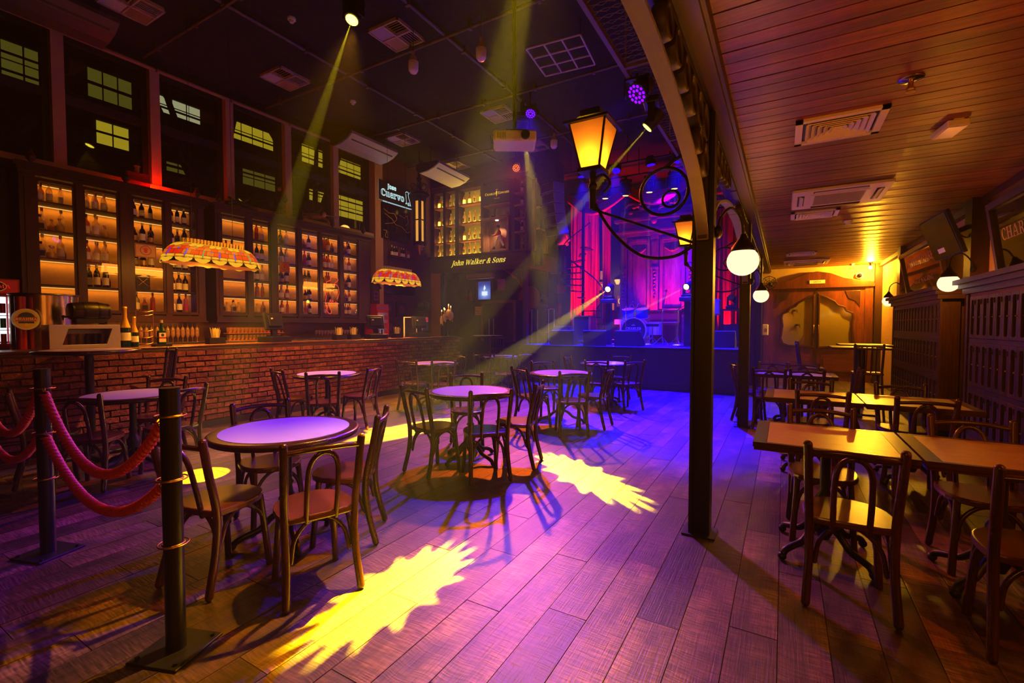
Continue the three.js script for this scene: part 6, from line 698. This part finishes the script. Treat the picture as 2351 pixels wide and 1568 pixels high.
// ---------- hall ceiling ----------
{
  const cg = 'ceiling conduits';
  for (const [x, l] of [[-7.05, 'long ceiling conduit running above the bar side'], [-4.76, 'long ceiling conduit running down the middle of the hall']]) { const t = thing('ceiling_conduit', l, 'conduit', [x, 6.13, -4.4], 0, cg); part('pipe', rod([0, 0, 7.2], [0, 0, -7.1], 0.03, 10), M.conduit, t); for (let z = 6; z > -7; z -= 1.35) part('clamp', bb(-0.045, 0.045, -0.04, 0.07, z, z - 0.05), M.conduit, t); }
  [-1.65, -3.85, -6.03, -8.2, -10.4].forEach((z, i) => { const t = thing('ceiling_conduit', `cross conduit under the hall ceiling, ${['nearest', 'second', 'third', 'fourth', 'farthest'][i]} from the camera`, 'conduit', [-5.1, 6.1, z], 0, cg); part('pipe', rod([-4.5, 0, 0], [4.45, 0, 0], 0.026, 10), M.conduit, t); for (let x = -4; x < 4.4; x += 1.2) part('clamp', bb(x, x + 0.05, -0.035, 0.1, -0.04, 0.04), M.conduit, t); });
  const vm = mat(0xb09a80, 0.5), vm2 = mat(0x6a5a48, 0.5);
  [[-5.49, -5.7, 'above the middle of the hall'], [-8.27, -5.61, 'above the bar, middle one'], [-5.54, -8.93, 'behind the projector'], [-8.39, -8.89, 'above the far end of the bar'], [-8.42, -11.1, 'beside the hanging air unit at the booth'], [-5.75, -10.95, 'over the front of the stage'], [-8.34, -3.21, 'at the upper left edge of the picture']].forEach(([x, z, l]) => { const t = thing('ceiling_grille', `square ceiling grille of four slatted fields ${l}`, 'vent', [x, 6.17, z], 0, 'slatted ceiling grilles'), S = 0.32; part('frame', mg([bb(-S, S, -0.02, 0.03, -S, -S + 0.025), bb(-S, S, -0.02, 0.03, S - 0.025, S), bb(-S, -S + 0.025, -0.02, 0.03, -S, S), bb(S - 0.025, S, -0.02, 0.03, -S, S), bb(-0.012, 0.012, -0.02, 0.03, -S, S), bb(-S, S, -0.02, 0.03, -0.012, 0.012)]), vm, t); for (const [a, c] of [[-1, -1], [-1, 1], [1, -1], [1, 1]]) for (let k = 0; k < 6; k++) part('slat', (a * c > 0) ? bx(0.27, 0.006, 0.045, a * 0.155, 0, c * (0.03 + k * 0.048 + 0.02), c * 0.7) : bx(0.045, 0.006, 0.27, a * (0.03 + k * 0.048 + 0.02), 0, c * 0.155, 0, 0, -a * 0.7), vm, t); });
  const gr = thing('pipe_grid', 'open square grid of pipes under the ceiling, lit purple', 'pipe frame', [-3.27, 5.95, -7.23], 0.1); for (const k of [-0.45, -0.15, 0.15, 0.45]) { part('pipe', rod([-0.45, 0, k], [0.45, 0, k], 0.016), mat(0xb8a8b0, 0.5), gr); part('pipe', rod([k, 0, -0.45], [k, 0, 0.45], 0.016), mat(0xb8a8b0, 0.5), gr); } for (const [a, c] of [[-0.45, -0.45], [0.45, 0.45]]) part('hanger', rod([a, 0, c], [a, 0.25, c], 0.006), M.black, gr);
  for (const [x, z, l] of [[-5.13, -5.69, 'left of the middle pair'], [-4.01, -5.94, 'right of the middle pair'], [-4.55, -9.66, 'near the stage'] ]) { const t = thing('unlit_bulb', `big unlit bulb on a cord, ${l}`, 'bulb', [x, 5.6, z], 0, 'big unlit bulbs'); part('bulb', la([[0, -0.13], [0.05, -0.12], [0.075, -0.08], [0.08, 0.0], [0.08, 0.05], [0.06, 0.06], [0, 0.06]], 18), mat(0xe8d8c8, 0.35), t); part('socket', mg([cy(0.045, 0.07, 0.07, 0, 0.095, 0), cy(0.022, 0.022, 0.09, 0, 0.17, 0)]), mat(0xb08a6a, 0.5), t); part('cord', rod([0, 0.2, 0], [0, 0.6, 0], 0.005, 6), M.black, t); }
  for (const [x, z, l] of [[-6.6, -4.6, 'left of the first beam'], [-7.9, -6.9, 'above the bar'], [-6.2, -10.2, 'in front of the booth']]) { const s = thing('ceiling_detector', `small round detector on the dark hall ceiling, ${l}`, 'detector', [x, 6.2, z], 0, 'detectors on the hall ceiling'); part('base', cy(0.06, 0.06, 0.03, 0, -0.015, 0, 18), M.white, s); part('head', cy(0.04, 0.03, 0.04, 0, -0.05, 0, 18), M.white, s); }
  const acm = mat(0xa8a090, 0.5);
  for (const [x, y, z, r, l] of [[-8.95, 5.82, -8.2, 0, 'long curved air conditioner hanging over the far windows'], [-8.15, 5.62, -10.25, 0.05, 'white hanging air conditioner above the gothic lantern'], [-8.85, 5.85, -2.4, 0, 'dark hanging air conditioner at the upper left corner']]) { const t = thing('hanging_air_conditioner', l, 'air conditioner', [x, y, z], r); const p = [[-0.34, 0.12], [0.34, 0.12], [0.36, 0.06], [0.2, -0.04], [0, -0.1], [-0.25, -0.12], [-0.34, -0.06]]; part('casing', ex(p, 1.45, 0.01).translate(0, 0, -0.72), z > -3 ? mat(0x4a4038, 0.5) : acm, t); part('end_panel', ex(p.map(([a, c]) => [a * 1.02, c * 1.02]), 0.04).translate(0, 0, 0.735), mat(0x2a2a2e, 0.5), t); part('outlet', bx(0.12, 0.012, 1.3, 0.27, 0.0, 0, 0, 0, 0.6), M.black, t); for (const c of [-0.6, 0.6]) part('hanger', rod([0, 0.12, c], [0, 6.2 - y, c], 0.008, 6), M.black, t); }
  const pj = thing('projector', 'white projector hanging from a ceiling pole in the middle of the hall', 'projector', [-2.8, 3.68, -4.85], 0.55); part('case', rb(0.5, 0.13, 0.36, 0.03, 0, 0, 0), mat(0xd8ccb8, 0.45), pj); part('lens', mg([cy(0.05, 0.05, 0.06, 0.12, 0, 0.19, 20, PI / 2)]), M.black, pj); part('vent', mg(Array.from({ length: 6 }, (_, k) => bx(0.006, 0.07, 0.003, -0.2 + k * 0.018, 0, 0.182))), M.black, pj); part('pole', mg([rod([0, 0.06, 0], [0, 2.5, 0], 0.022), bx(0.2, 0.02, 0.2, 0, 0.09, 0), cy(0.07, 0.07, 0.02, 0, 2.5, 0)]), M.darksteel, pj); part('cable', tb([[-0.15, 0.05, -0.15], [-0.28, 0.1, -0.1], [-0.26, -0.05, 0.02], [-0.24, 0.02, 0.1]], 0.006, 20, 5), M.black, pj);
  // walkway of expanded metal along the edge of the side room
  const cw = thing('mesh_walkway', 'long hanging walkway of expanded metal mesh beside the pillars', 'walkway', [-1.08, 4.02, 0]); const es = mat(0x6a5640, 0.5, 0.4);
  for (const x of [-0.32, 0.3]) part('edge_angle', bb(x - 0.02, x + 0.02, -0.03, 0.03, 2.5, -11.0), es, cw); for (let z = 1.6; z > -11; z -= 2.05) { part('cross_bar', bb(-0.32, 0.3, -0.03, 0.0, z - 0.02, z + 0.02), es, cw); part('hanger', mg([rod([-0.3, 0, z], [-0.3, 2.18, z], 0.009, 6), rod([0.28, 0, z], [0.28, 2.18, z], 0.009, 6)]), es, cw); }
  const st = []; const cz = 0.042, cx = 0.1; for (let i = 0, z = 2.4; z > -10.9; z -= cz, i++) for (let x = -0.3; x < 0.28; x += cx) { st.push(rod([x, 0, z], [x + cx / 2, 0.006, z - (i % 2 ? -cz / 2 : cz / 2)], 0.0035, 4), rod([x + cx / 2, 0.006, z - (i % 2 ? -cz / 2 : cz / 2)], [x + cx, 0, z], 0.0035, 4)); }
  part('mesh_panel', mg(st), es, cw, 'diamond mesh').userData.kind = 'stuff';
  // light bars over the stage
  for (const [y, z, l] of [[5.5, -11.45, 'front lighting bar over the stage'], [5.5, -12.5, 'rear lighting bar over the stage']]) { const t = thing('lighting_bar', l, 'lighting bar', [0, y, z], 0, 'lighting bars over the stage'); part('pipe', rod([-5.1, 0, 0], [-0.8, 0, 0], 0.025), M.darksteel, t); for (const x of [-4.9, -3.4, -1.3]) part('hanger', rod([x, 0, 0], [x, 6.2 - y, 0], 0.01, 6), M.darksteel, t); }
}
// ---------- lamps of the show ----------
const headM = mat(0x0e0e12, 0.4), YEL = [1, 0.72, 0.004];
function head(label, p, t, o) { // moving head; hung unless o.stand
  const th = thing('moving_head', label, 'stage light', p, 0, 'yellow moving heads'), dir = V(...t).sub(V(...p)).normalize(), q = new THREE.Quaternion().setFromUnitVectors(V(0, 0, 1), dir), s = o.s || 1, up = o.stand ? -1 : 1, turn = Math.atan2(dir.x, dir.z);
  const H = part('head', mg([cy(0.1, 0.12, 0.26, 0, 0, -0.06, 20, PI / 2), cy(0.105, 0.105, 0.03, 0, 0, 0.085, 20, PI / 2)]), headM, th); H.quaternion.copy(q); H.scale.setScalar(s);
  part('lens', place(new THREE.CircleGeometry(0.085, 14), 0, 0, 0.106), glow(lin(1, 0.78, 0.05), o.glow ?? 12), H);
  const Y = part('yoke', mg([bb(-0.15, -0.12, -0.05, 0.24, -0.05, 0.05), bb(0.12, 0.15, -0.05, 0.24, -0.05, 0.05), bb(-0.15, 0.15, 0.22, 0.26, -0.06, 0.06)]), headM, th); Y.rotation.set(0, turn, 0); Y.scale.set(s, s * up, s);
  const B = part('base', mg([rb(0.32, 0.1, 0.24, 0.015, 0, 0.31, 0)]), headM, th); B.rotation.set(0, turn, 0); B.scale.set(s, s * up, s);
  if (!o.stand) part('clamp', bb(-0.03, 0.03, 0.3 * s, o.top - p[1], -0.03, 0.03), headM, th);
  const f = V(...p).addScaledVector(dir, 0.12 * s), tgt = t; if (o.i > 1) spot(o.c || YEL, o.i, f.toArray(), tgt, o.a, o.pen ?? 0.15, o.r ?? (o.gobo ? 0.015 : 0.2));
  if (o.gobo) { // star-shaped aperture just in front of the lens
    const d = 0.06, pts = [], n = 64; for (let k = 0; k < n; k++) { const a = k / n * 2 * PI, sp2 = (k % 4 === 0) ? 1.3 : (k % 4 === 2 ? 0.88 : 0.93); pts.push([o.gobo[0] * d * Math.cos(a) * sp2, o.gobo[1] * d * Math.sin(a) * sp2]); }
    const G = part('gobo', ex([[-0.05, -0.05], [0.05, -0.05], [0.05, 0.05], [-0.05, 0.05]], 0.0005, 0, [pts]), M.black, th); G.position.copy(dir.clone().multiplyScalar(0.12 * s + d)); const wd = V(o.gobo[2], 0, o.gobo[3]), ph = Math.atan2(-wd.dot(V(1, 0, 0).applyQuaternion(q)), wd.dot(V(0, 1, 0).applyQuaternion(q))); G.quaternion.copy(q.clone().multiply(new THREE.Quaternion().setFromAxisAngle(V(0, 0, 1), ph)));
    part('gobo_holder', mg([rod([-0.05, 0.05, -d], [-0.05, 0.05, 0], 0.004, 5), rod([0.05, -0.05, -d], [0.05, -0.05, 0], 0.004, 5)]), M.black, G);
  }
  return th;
}
head('yellow moving head on the ceiling at the upper left, aimed at the floor', [-5.29, 5.85, -4.65], [-5.02, 0, -2.4], { i: 9500, a: 0.042, top: 6.1, glow: 14 });
head('yellow moving head above the picture, throwing the nearest star of light', [-1.87, 5.8, -3.92], [-1.87, 0, -1.92], { i: 9500, a: 0.15, top: 6.2, gobo: [0.036, 0.088, 0, 1] });
head('yellow moving head behind the projector', [-4.75, 5.5, -8.55], [-1.74, 0, -4.36], { i: 14000, a: 0.15, top: 6.2, gobo: [0.03, 0.078, 0.83, 0.56] });
head('yellow moving head on the mesh walkway', [-1.31, 3.75, -5.32], [-4.87, 0, -4.75], { i: 6000, a: 0.045, top: 4.02, glow: 14, s: 0.7 });
head('dazzling yellow moving head on the left stand of the stage', [-4.03, 2.47, -12.0], [-4.62, 0, -5.05], { i: 26000, a: 0.048, stand: 1, glow: 40, s: 0.8 });
head('yellow moving head on the right stand of the stage', [-2.04, 2.45, -12.0], [-4.7, 0, -5.2], { i: 8000, a: 0.026, stand: 1, glow: 22, s: 0.8 });
[[-4.32, -4.6, -12.9], [-3.75, -4.05, -12.9], [-3.12, -3.25, -12.9], [-2.49, -2.45, -12.9]].forEach(([x, tx, tz], i) => head(`overhead yellow moving head above the stage, ${['leftmost', 'second from left', 'third from left', 'rightmost'][i]}`, [x, 5.08, -12.5], [tx, ST, tz], { i: 4000, a: 0.026, top: 5.5, glow: 5, s: 0.9, c: [1, 0.6, 0.02] }));
head('unlit moving head on the thin-legged table', [-6.02, 2.27, -12.1], [-5.4, 2.9, -10.5], { i: 0.001, a: 0.03, stand: 1, glow: 0.01, s: 0.8 }); head('unlit moving head on the black rack at the right of the stage', [-1.12, 2.16, -12.7], [-1.6, 2.6, -11], { i: 0.001, a: 0.03, stand: 1, glow: 0.01, s: 0.75 });
for (const [x, l] of [[-4.03, 'left'], [-2.04, 'right']]) { const t = thing('lamp_stand', `square black column carrying the ${l} stage lamp`, 'stand', [x, ST, -12.0]); part('column', bb(-0.07, 0.07, 0, 1.1, -0.07, 0.07), M.black, t); part('control_box', rb(0.36, 0.1, 0.3, 0.02, 0, 1.16, 0), mat(0x26262c, 0.4), t); part('foot', bb(-0.2, 0.2, 0, 0.015, -0.2, 0.2), M.black, t); }
// soft spill round the two star beams
spot([1, 0.36, 0.008], 230, [-5.24, 5.6, -4.6], [-7.2, 0.7, -4.6], 0.62, 1, 3); spot([1, 0.42, 0.003], 420, [-1.87, 5.62, -3.86], [-1.6, 0, -1.5], 0.32, 1, 3); spot([1, 0.5, 0.004], 520, [-4.68, 5.38, -8.45], [-1.7, 0, -4.4], 0.24, 1, 3);
// LED cans: body, bracket, lens of small diodes
function can(label, p, t, c, i, a, pen, top, g = 8) {
  const th = thing('led_can', label, 'stage light', p, 0, 'LED wash lights'), dir = V(...t).sub(V(...p)).normalize(), q = new THREE.Quaternion().setFromUnitVectors(V(0, 0, 1), dir);
  const B = part('housing', mg([cy(0.11, 0.085, 0.2, 0, 0, -0.1, 22, PI / 2)]), headM, th); B.quaternion.copy(q); const dm = glow(lin(...c.map((v) => Math.min(1, v))), g); part('diode', mg(Array.from({ length: 18 }, (_, k) => { const r = k < 6 ? 0.04 : 0.082, n = k < 6 ? 6 : 12, w = k / n * 2 * PI; return place(new THREE.CircleGeometry(0.016, 6), r * Math.cos(w), r * Math.sin(w), 0.004); })), dm, B);
  part('bracket', mg([bb(-0.125, -0.115, -0.02, 0.16, -0.02, 0.02), bb(0.115, 0.125, -0.02, 0.16, -0.02, 0.02), bb(-0.125, 0.125, 0.15, 0.17, -0.02, 0.02), bb(-0.015, 0.015, 0.16, Math.max(0.2, top - p[1]), -0.015, 0.015)]), headM, th); if (i) spot(c, i, V(...p).addScaledVector(dir, 0.03).toArray(), t, a, pen, 4);
}
WASH.forEach((w, k) => can(['red LED can under the ceiling in front of the booth', 'round blue LED can under the ceiling behind the projector', 'blue LED can on the mesh walkway'][k], w.p, w.t, w.c, w.i, w.a, w.pen, k === 2 ? 4.02 : 6.2, k === 0 ? 3 : 8));
[[-4.58, -4.3], [-3.67, -3.4], [-2.82, -2.4], [-2.2, -1.4]].forEach(([x, tx], i) => can(`blue LED can on the front bar of the stage, ${['leftmost', 'second', 'third', 'rightmost'][i]}`, [x, 5.33, -11.42], [tx, 0, i % 2 ? -9.0 : -11.8], [0.006, 0, 1], 2200, 0.5, 0.8, 5.5, 14));
can('blue LED can behind the stage lights', [-2.75, 5.3, -13.2], [-3.4, 1.5, -15.3], [0.04, 0, 1], 650, 0.75, 0.6, 6.2, 10);
for (const [x, tx, l] of [[-5.45, -5.5, 'the left curtain'], [-1.3, -1.3, 'the right curtain'], [-3.7, -3.7, 'the middle of the carved backdrop'], [-2.95, -3.0, 'the right panel of the backdrop'], [-4.35, -4.3, 'the swagged valance']]) { const z = tx < -5 || tx > -2 ? -13.55 : tx === -4.3 ? -13.2 : -15.0; const t = thing('floor_uplight', `red floor uplight below ${l}`, 'stage light', [x, ST, z - (tx < -5 || tx > -2 ? 0 : 0.1)], 0, 'red uplights'); part('housing', rb(0.16, 0.1, 0.12, 0.02, 0, 0.05, 0), headM, t); part('lens', bb(-0.06, 0.06, 0.1, 0.104, -0.04, 0.04), glow(lin(1, 0.01, 0.005), 3), t); spot([1, 0.006, 0.004], tx < -5 || tx > -2 ? 260 : 130, [x, ST + 0.13, z - (tx < -5 || tx > -2 ? 0 : 0.1)], [tx, 4.2, z - 0.55], 0.5, 0.7, 3); }
// ---------- street lanterns on scrolled arms, fixed to the pillars ----------
const frosted = mat(0xb89870, 0.85, 0, { transmission: 0.25, ior: 1.3 });
function lantern(label, z, lit = true) {
  const t = thing('street_lantern', label, 'lantern', [-1.33, 2.7, z], 0, 'street lanterns on the pillars'), w0 = 0.075, w1 = 0.145, h = 0.36, ang = PI / 4;
  const side = (k, r0, r1, y0, y1, m, n) => { const g = new THREE.CylinderGeometry(r1 * Math.SQRT2, r0 * Math.SQRT2, y1 - y0, 4, 1, true).rotateY(ang).translate(0, (y0 + y1) / 2, 0); return part(n, g, m, t); };
  for (let k = 0; k < 4; k++) { const g = new THREE.BufferGeometry(), a = [[-w0, 0.03, w0], [w0, 0.03, w0], [w1, h, w1], [-w1, h, w1]]; g.setAttribute('position', new THREE.Float32BufferAttribute([...a[0], ...a[1], ...a[2], ...a[0], ...a[2], ...a[3]], 3)); g.setAttribute('uv', new THREE.Float32BufferAttribute(new Float32Array(12), 2)); g.computeVertexNormals(); g.rotateY(k * PI / 2); part('glass_pane', g, frosted, t, 'frosted amber pane'); part('corner_bar', rod([w0 * (k % 2 ? 1 : -1), 0.02, w0 * (k > 1 ? 1 : -1)], [w1 * (k % 2 ? 1 : -1), h + 0.01, w1 * (k > 1 ? 1 : -1)], 0.009, 6), M.iron, t); }
  part('rim', mg([bb(-w1 - 0.035, w1 + 0.035, h, h + 0.018, -w1 - 0.035, w1 + 0.035), bb(-w0 - 0.02, w0 + 0.02, 0, 0.03, -w0 - 0.02, w0 + 0.02)]), M.iron, t); part('roof', mg([new THREE.CylinderGeometry(0.1, w1 * 1.42, 0.07, 4).rotateY(ang).translate(0, h + 0.05, 0), bb(-0.08, 0.08, h + 0.08, h + 0.12, -0.08, 0.08)]), M.iron, t); part('bulb', sp(0.035, 0, 0.12, 0, 1, 1, 1, 8), glow(lin(1, 0.75, 0.25), 9), t); part('stem', mg([rod([0, -0.28, 0], [0, 0, 0], 0.026, 10), sp(0.035, 0, -0.1, 0)]), M.iron, t);
  point([1, 0.3, 0.014], z > 0 ? 9 : 4.5, [-1.33, 2.82, z], 1.7);
  // arm from the pillar
  part('scroll_arm', mg([tb([[0.78, -0.62, 0], [0.62, -0.7, 0], [0.4, -0.68, 0], [0.2, -0.52, 0], [0.05, -0.3, 0], [-0.02, -0.1, 0], [0.08, -0.02, 0], [0.14, -0.1, 0], [0.09, -0.16, 0]], 0.012, 60, 7), to(0.17, 0.012, 0.55, -0.22, 0, 0, 0, 0, 7, 40), tb([[0.55, -0.05, 0], [0.68, 0.02, 0], [0.8, 0.0, 0]], 0.012, 14, 7), to(0.06, 0.01, 0.6, -0.28, 0, 0, 0, 0, 7, 24), rod([0.0, -0.28, 0], [0.78, -0.62, 0], 0.01, 7)]), M.iron, t);
}
lantern('large street lantern with amber panes on the nearest pillar', -3.55); lantern('small street lantern with amber panes on the second pillar', -7.6); lantern('street lantern on the pillar behind the camera', 0.5); 
// ---------- rope barrier ----------
{
  const postM = mat(0x14140f, 0.32, 0.4), mk = () => { const t = thing('rope_post', '', 'post'); part('pipe', mg([cy(0.04, 0.04, 1.2, 0, 0.61, 0, 28), cy(0.04, 0.04, 0.006, 0, 1.213, 0, 28)]), postM, t); part('base_plate', rb(0.26, 0.012, 0.26, 0.004, 0, 0.006, 0), M.iron, t); for (const [a, c] of [[-0.1, -0.1], [0.1, -0.1], [-0.1, 0.1], [0.1, 0.1]]) part('bolt', cy(0.01, 0.01, 0.012, a, 0.017, c, 6), M.darksteel, t); for (const y of [1.09, 0.8, 0.5]) part('wire_ring', mg([to(0.06, 0.0035, 0.0, y, 0, PI / 2, 0, 0.12, 6, 28), to(0.0425, 0.004, 0, y, 0, PI / 2, 0, 0, 6, 28)]), M.brass, t); return t; };
  const p0 = mk(); [[-2.4, -1.03, 'front rope post, dark steel pipe on a square plate'], [-4.15, -1.06, 'second rope post, left of the front one'], [-5.9, -1.1, 'rope post outside the left edge of the picture']].forEach(([x, z, l], i) => { if (i) copy(p0, [x, 0, z], 0.3, l, 'rope posts'); else { p0.position.set(x, 0, z); p0.rotation.y = 0.35; p0.userData.label = l; p0.userData.group = 'rope posts'; } });
  const rope = (a, b, sag, label) => {
    const t = thing('barrier_rope', label, 'rope', [0, 0, 0], 0, 'twisted red barrier ropes'), n = 480, m = 16, pos = [], idx = [], uvs = [], P = (u) => { const k = 1 - Math.pow(2 * u - 1, 2); return V(a[0] + (b[0] - a[0]) * u, a[1] + (b[1] - a[1]) * u - sag * (0.92 * k + 0.08 * Math.sin(PI * u)), a[2] + (b[2] - a[2]) * u); };
    for (let i = 0; i <= n; i++) { const u = i / n, c = P(u), tan = P(Math.min(1, u + 0.002)).sub(P(Math.max(0, u - 0.002))).normalize(), N = V(0, 0, 1), B = tan.clone().cross(N).normalize(), N2 = B.clone().cross(tan); for (let j = 0; j <= m; j++) { const th = j / m * 2 * PI, r = 0.0155 + 0.0115 * Math.abs(Math.sin(1.5 * (th - u * 110))) + 0.0012 * Math.sin(12 * th + u * 600), q = c.clone().addScaledVector(B, r * Math.cos(th)).addScaledVector(N2, r * Math.sin(th)); pos.push(q.x, q.y, q.z); uvs.push(u * 8, j / m); if (i < n && j < m) { const o = i * (m + 1) + j; idx.push(o, o + 1, o + m + 1, o + 1, o + m + 2, o + m + 1); } } }
    const g = new THREE.BufferGeometry(); g.setAttribute('position', new THREE.Float32BufferAttribute(pos, 3)); g.setAttribute('uv', new THREE.Float32BufferAttribute(uvs, 2)); g.setIndex(idx); g.computeVertexNormals(); part('twisted_cord', g, mat(0xa02208, 0.5, 0, { sheen: 0.5, sheenColor: new THREE.Color(0xff5030), sheenRoughness: 0.4 }), t);
    for (const [e, u] of [[a, 0.012], [b, 0.988]]) { const s = u < 0.5 ? -1 : 1; part('end_cap', rod(P(u).toArray(), P(u < 0.5 ? 0 : 1).toArray(), 0.024, 12), M.brass, t); part('hook', to(0.018, 0.004, e[0] + s * 0.015, e[1] + 0.02, e[2], 0, 0, 0, 6, 16), M.chrome, t); }
  };
  rope([-4.08, 1.06, -1.05], [-2.47, 1.05, -1.03], 0.37, 'upper twisted red rope between the front and the second post'); rope([-4.08, 0.78, -1.05], [-2.47, 0.76, -1.03], 0.28, 'lower twisted red rope between the front and the second post'); rope([-5.83, 1.06, -1.09], [-4.22, 1.06, -1.06], 0.37, 'upper twisted red rope running out of the picture at the left'); rope([-5.83, 0.78, -1.09], [-4.22, 0.78, -1.06], 0.28, 'lower twisted red rope running out of the picture at the left');
}
// ---------- high round tables along the bar ----------
{
  const mk = () => { const t = thing('high_round_table', '', 'table'), R = 0.47; part('rim', uvm(la([[R - 0.07, 1.222], [R - 0.02, 1.224], [R, 1.208], [R - 0.01, 1.19], [R - 0.025, 1.182], [R - 0.08, 1.182]], 64), 0, 0, 'x'), M.rimwood, t); const top = cy(R - 0.065, R - 0.065, 0.035, 0, 1.205, 0, 56); part('inlay', top, M.marble, t, 'pale stone inlay'); part('column', mg([cy(0.04, 0.04, 1.14, 0, 0.61, 0, 16), bx(0.3, 0.02, 0.3, 0, 1.17, 0)]), M.iron, t); part('foot', mg([rb(0.6, 0.04, 0.1, 0.015, 0, 0.02, 0), rb(0.1, 0.04, 0.6, 0.015, 0, 0.021, 0)]), M.iron, t); return t; };
  const h0 = mk(); [[-6.78, -2.12, 'high round table with pale top beside the brick bar'], [-6.72, -0.7, 'high round table cut off by the left edge of the picture'], [-6.85, -10.45, 'high round table between the bar end and the booth']].forEach(([x, z, l], i) => { if (i) copy(h0, [x, 0, z], 0, l, 'high round tables'); else { h0.position.set(x, 0, z); h0.userData.label = l; h0.userData.group = 'high round tables'; } });
}
// ---------- outside the windows: office building and tree ----------
{
  const b = thing('office_building', 'dark office building across the street with lit yellow windows', 'building', [-16.2, 0, 0]);
  part('facade', mg([bb(-1, 0, 0, 14, 12, -26), ...Array.from({ length: 22 }, (_, k) => bb(0, 0.05, 4.2 + k * 0.42, 4.26 + k * 0.42, 12, -26))]), mat(0x15170f, 0.9), b);
  const lit = glow(lin(0.85, 0.64, 0.03), 0.42), dim = glow(lin(0.5, 0.44, 0.05), 0.14), white = glow(lin(0.8, 0.8, 0.42), 0.42), frame = mat(0x101008, 0.8);
  [[-5.35, -6.1, 6.42, 7.06, lit], [-5.2, -6.2, 7.55, 8.4, dim], [-6.8, -8.0, 7.85, 8.35, white], [-8.9, -10.45, 7.8, 8.45, lit], [-11.6, -12.55, 7.8, 8.5, lit], [-13.0, -14.5, 7.85, 8.5, lit], [-7.0, -7.65, 6.15, 6.45, dim], [-9.3, -10.5, 6.35, 6.9, dim], [-11.9, -12.8, 6.4, 6.85, lit], [-13.0, -14.6, 6.05, 6.95, lit], [-3.2, -4.4, 7.4, 8.3, dim], [-15.2, -16.6, 6.2, 6.9, lit]].forEach(([z0, z1, y0, y1, m]) => { const w = part('window', mg([bb(0.0, 0.08, y0 - 0.05, y0, z0, z1), bb(0.0, 0.08, y1, y1 + 0.05, z0, z1)]), frame, b); const n = Math.round((z0 - z1) / 0.38); for (let k = 0; k < n; k++) for (let r = 0; r < 2; r++) { const a = z0 - (z0 - z1) * k / n, c = z0 - (z0 - z1) * (k + 1) / n; part('pane', bb(0.02, 0.04, y0 + (y1 - y0) * r / 2 + 0.02, y0 + (y1 - y0) * (r + 1) / 2 - 0.02, a - 0.02, c + 0.02), m, w); } });
  const tr = thing('street_tree', 'dark bare-branched tree standing outside the hall windows', 'tree', [-12.6, 0, -9.5]); const br = [], leaves = [];
  const grow = (p, d, r, l, n) => { const q = p.clone().addScaledVector(d, l); br.push(rod(p.toArray(), q.toArray(), r, 5, r * 0.7)); if (n <= 0) { for (let k = 0; k < 14; k++) leaves.push(q.clone().add(V(rr(-0.3, 0.3), rr(-0.2, 0.3), rr(-0.3, 0.3)))); return; } for (let k = 0; k < 3; k++) grow(q, d.clone().add(V(rr(-0.55, 0.55), rr(-0.25, 0.4), rr(-0.85, 0.85))).normalize(), r * 0.62, l * rr(0.62, 0.82), n - 1); };
  grow(V(0, 0, 0), V(0.02, 1, 0.03).normalize(), 0.16, 4.4, 5); part('trunk_and_branches', mg(br), mat(0x0d0b06, 0.9), tr); const lg = new THREE.BufferGeometry(); lg.setAttribute('position', new THREE.Float32BufferAttribute([0, 0, 0, 0.09, 0.03, 0.05, 0.02, 0.0, 0.16, 0, 0, 0, 0.02, 0, 0.16, -0.07, 0.03, 0.07], 3)); lg.setAttribute('uv', new THREE.Float32BufferAttribute(new Float32Array(12), 2)); lg.computeVertexNormals();
  const im = new THREE.InstancedMesh(lg, mat(0x1c2408, 0.8, 0, { side: THREE.DoubleSide }), leaves.length), mm = new THREE.Matrix4(); leaves.forEach((v, k) => { mm.compose(v, new THREE.Quaternion().setFromEuler(new THREE.Euler(rr(0, 6), rr(0, 6), rr(0, 6))), V(2, 2, 2)); im.setMatrixAt(k, mm); }); im.name = 'foliage'; im.userData.kind = 'stuff'; tr.add(im); tr.userData.group = 'street trees outside';
  copy(tr, [-12.3, -0.3, -6.1], 2.2, 'dark tree outside the third and fourth hall windows', 'street trees outside'); tr.userData.label = 'dark tree standing outside the farthest hall windows';
  struct('ground', bb(-30, -9.95, -0.25, -0.05, 14, -28), mat(0x0d0d0c, 0.95));
}
// ---------- hand over ----------
scene.traverse((o) => { if (o.isMesh) { o.castShadow = true; o.receiveShadow = true; } });
renderer.render(scene, camera);
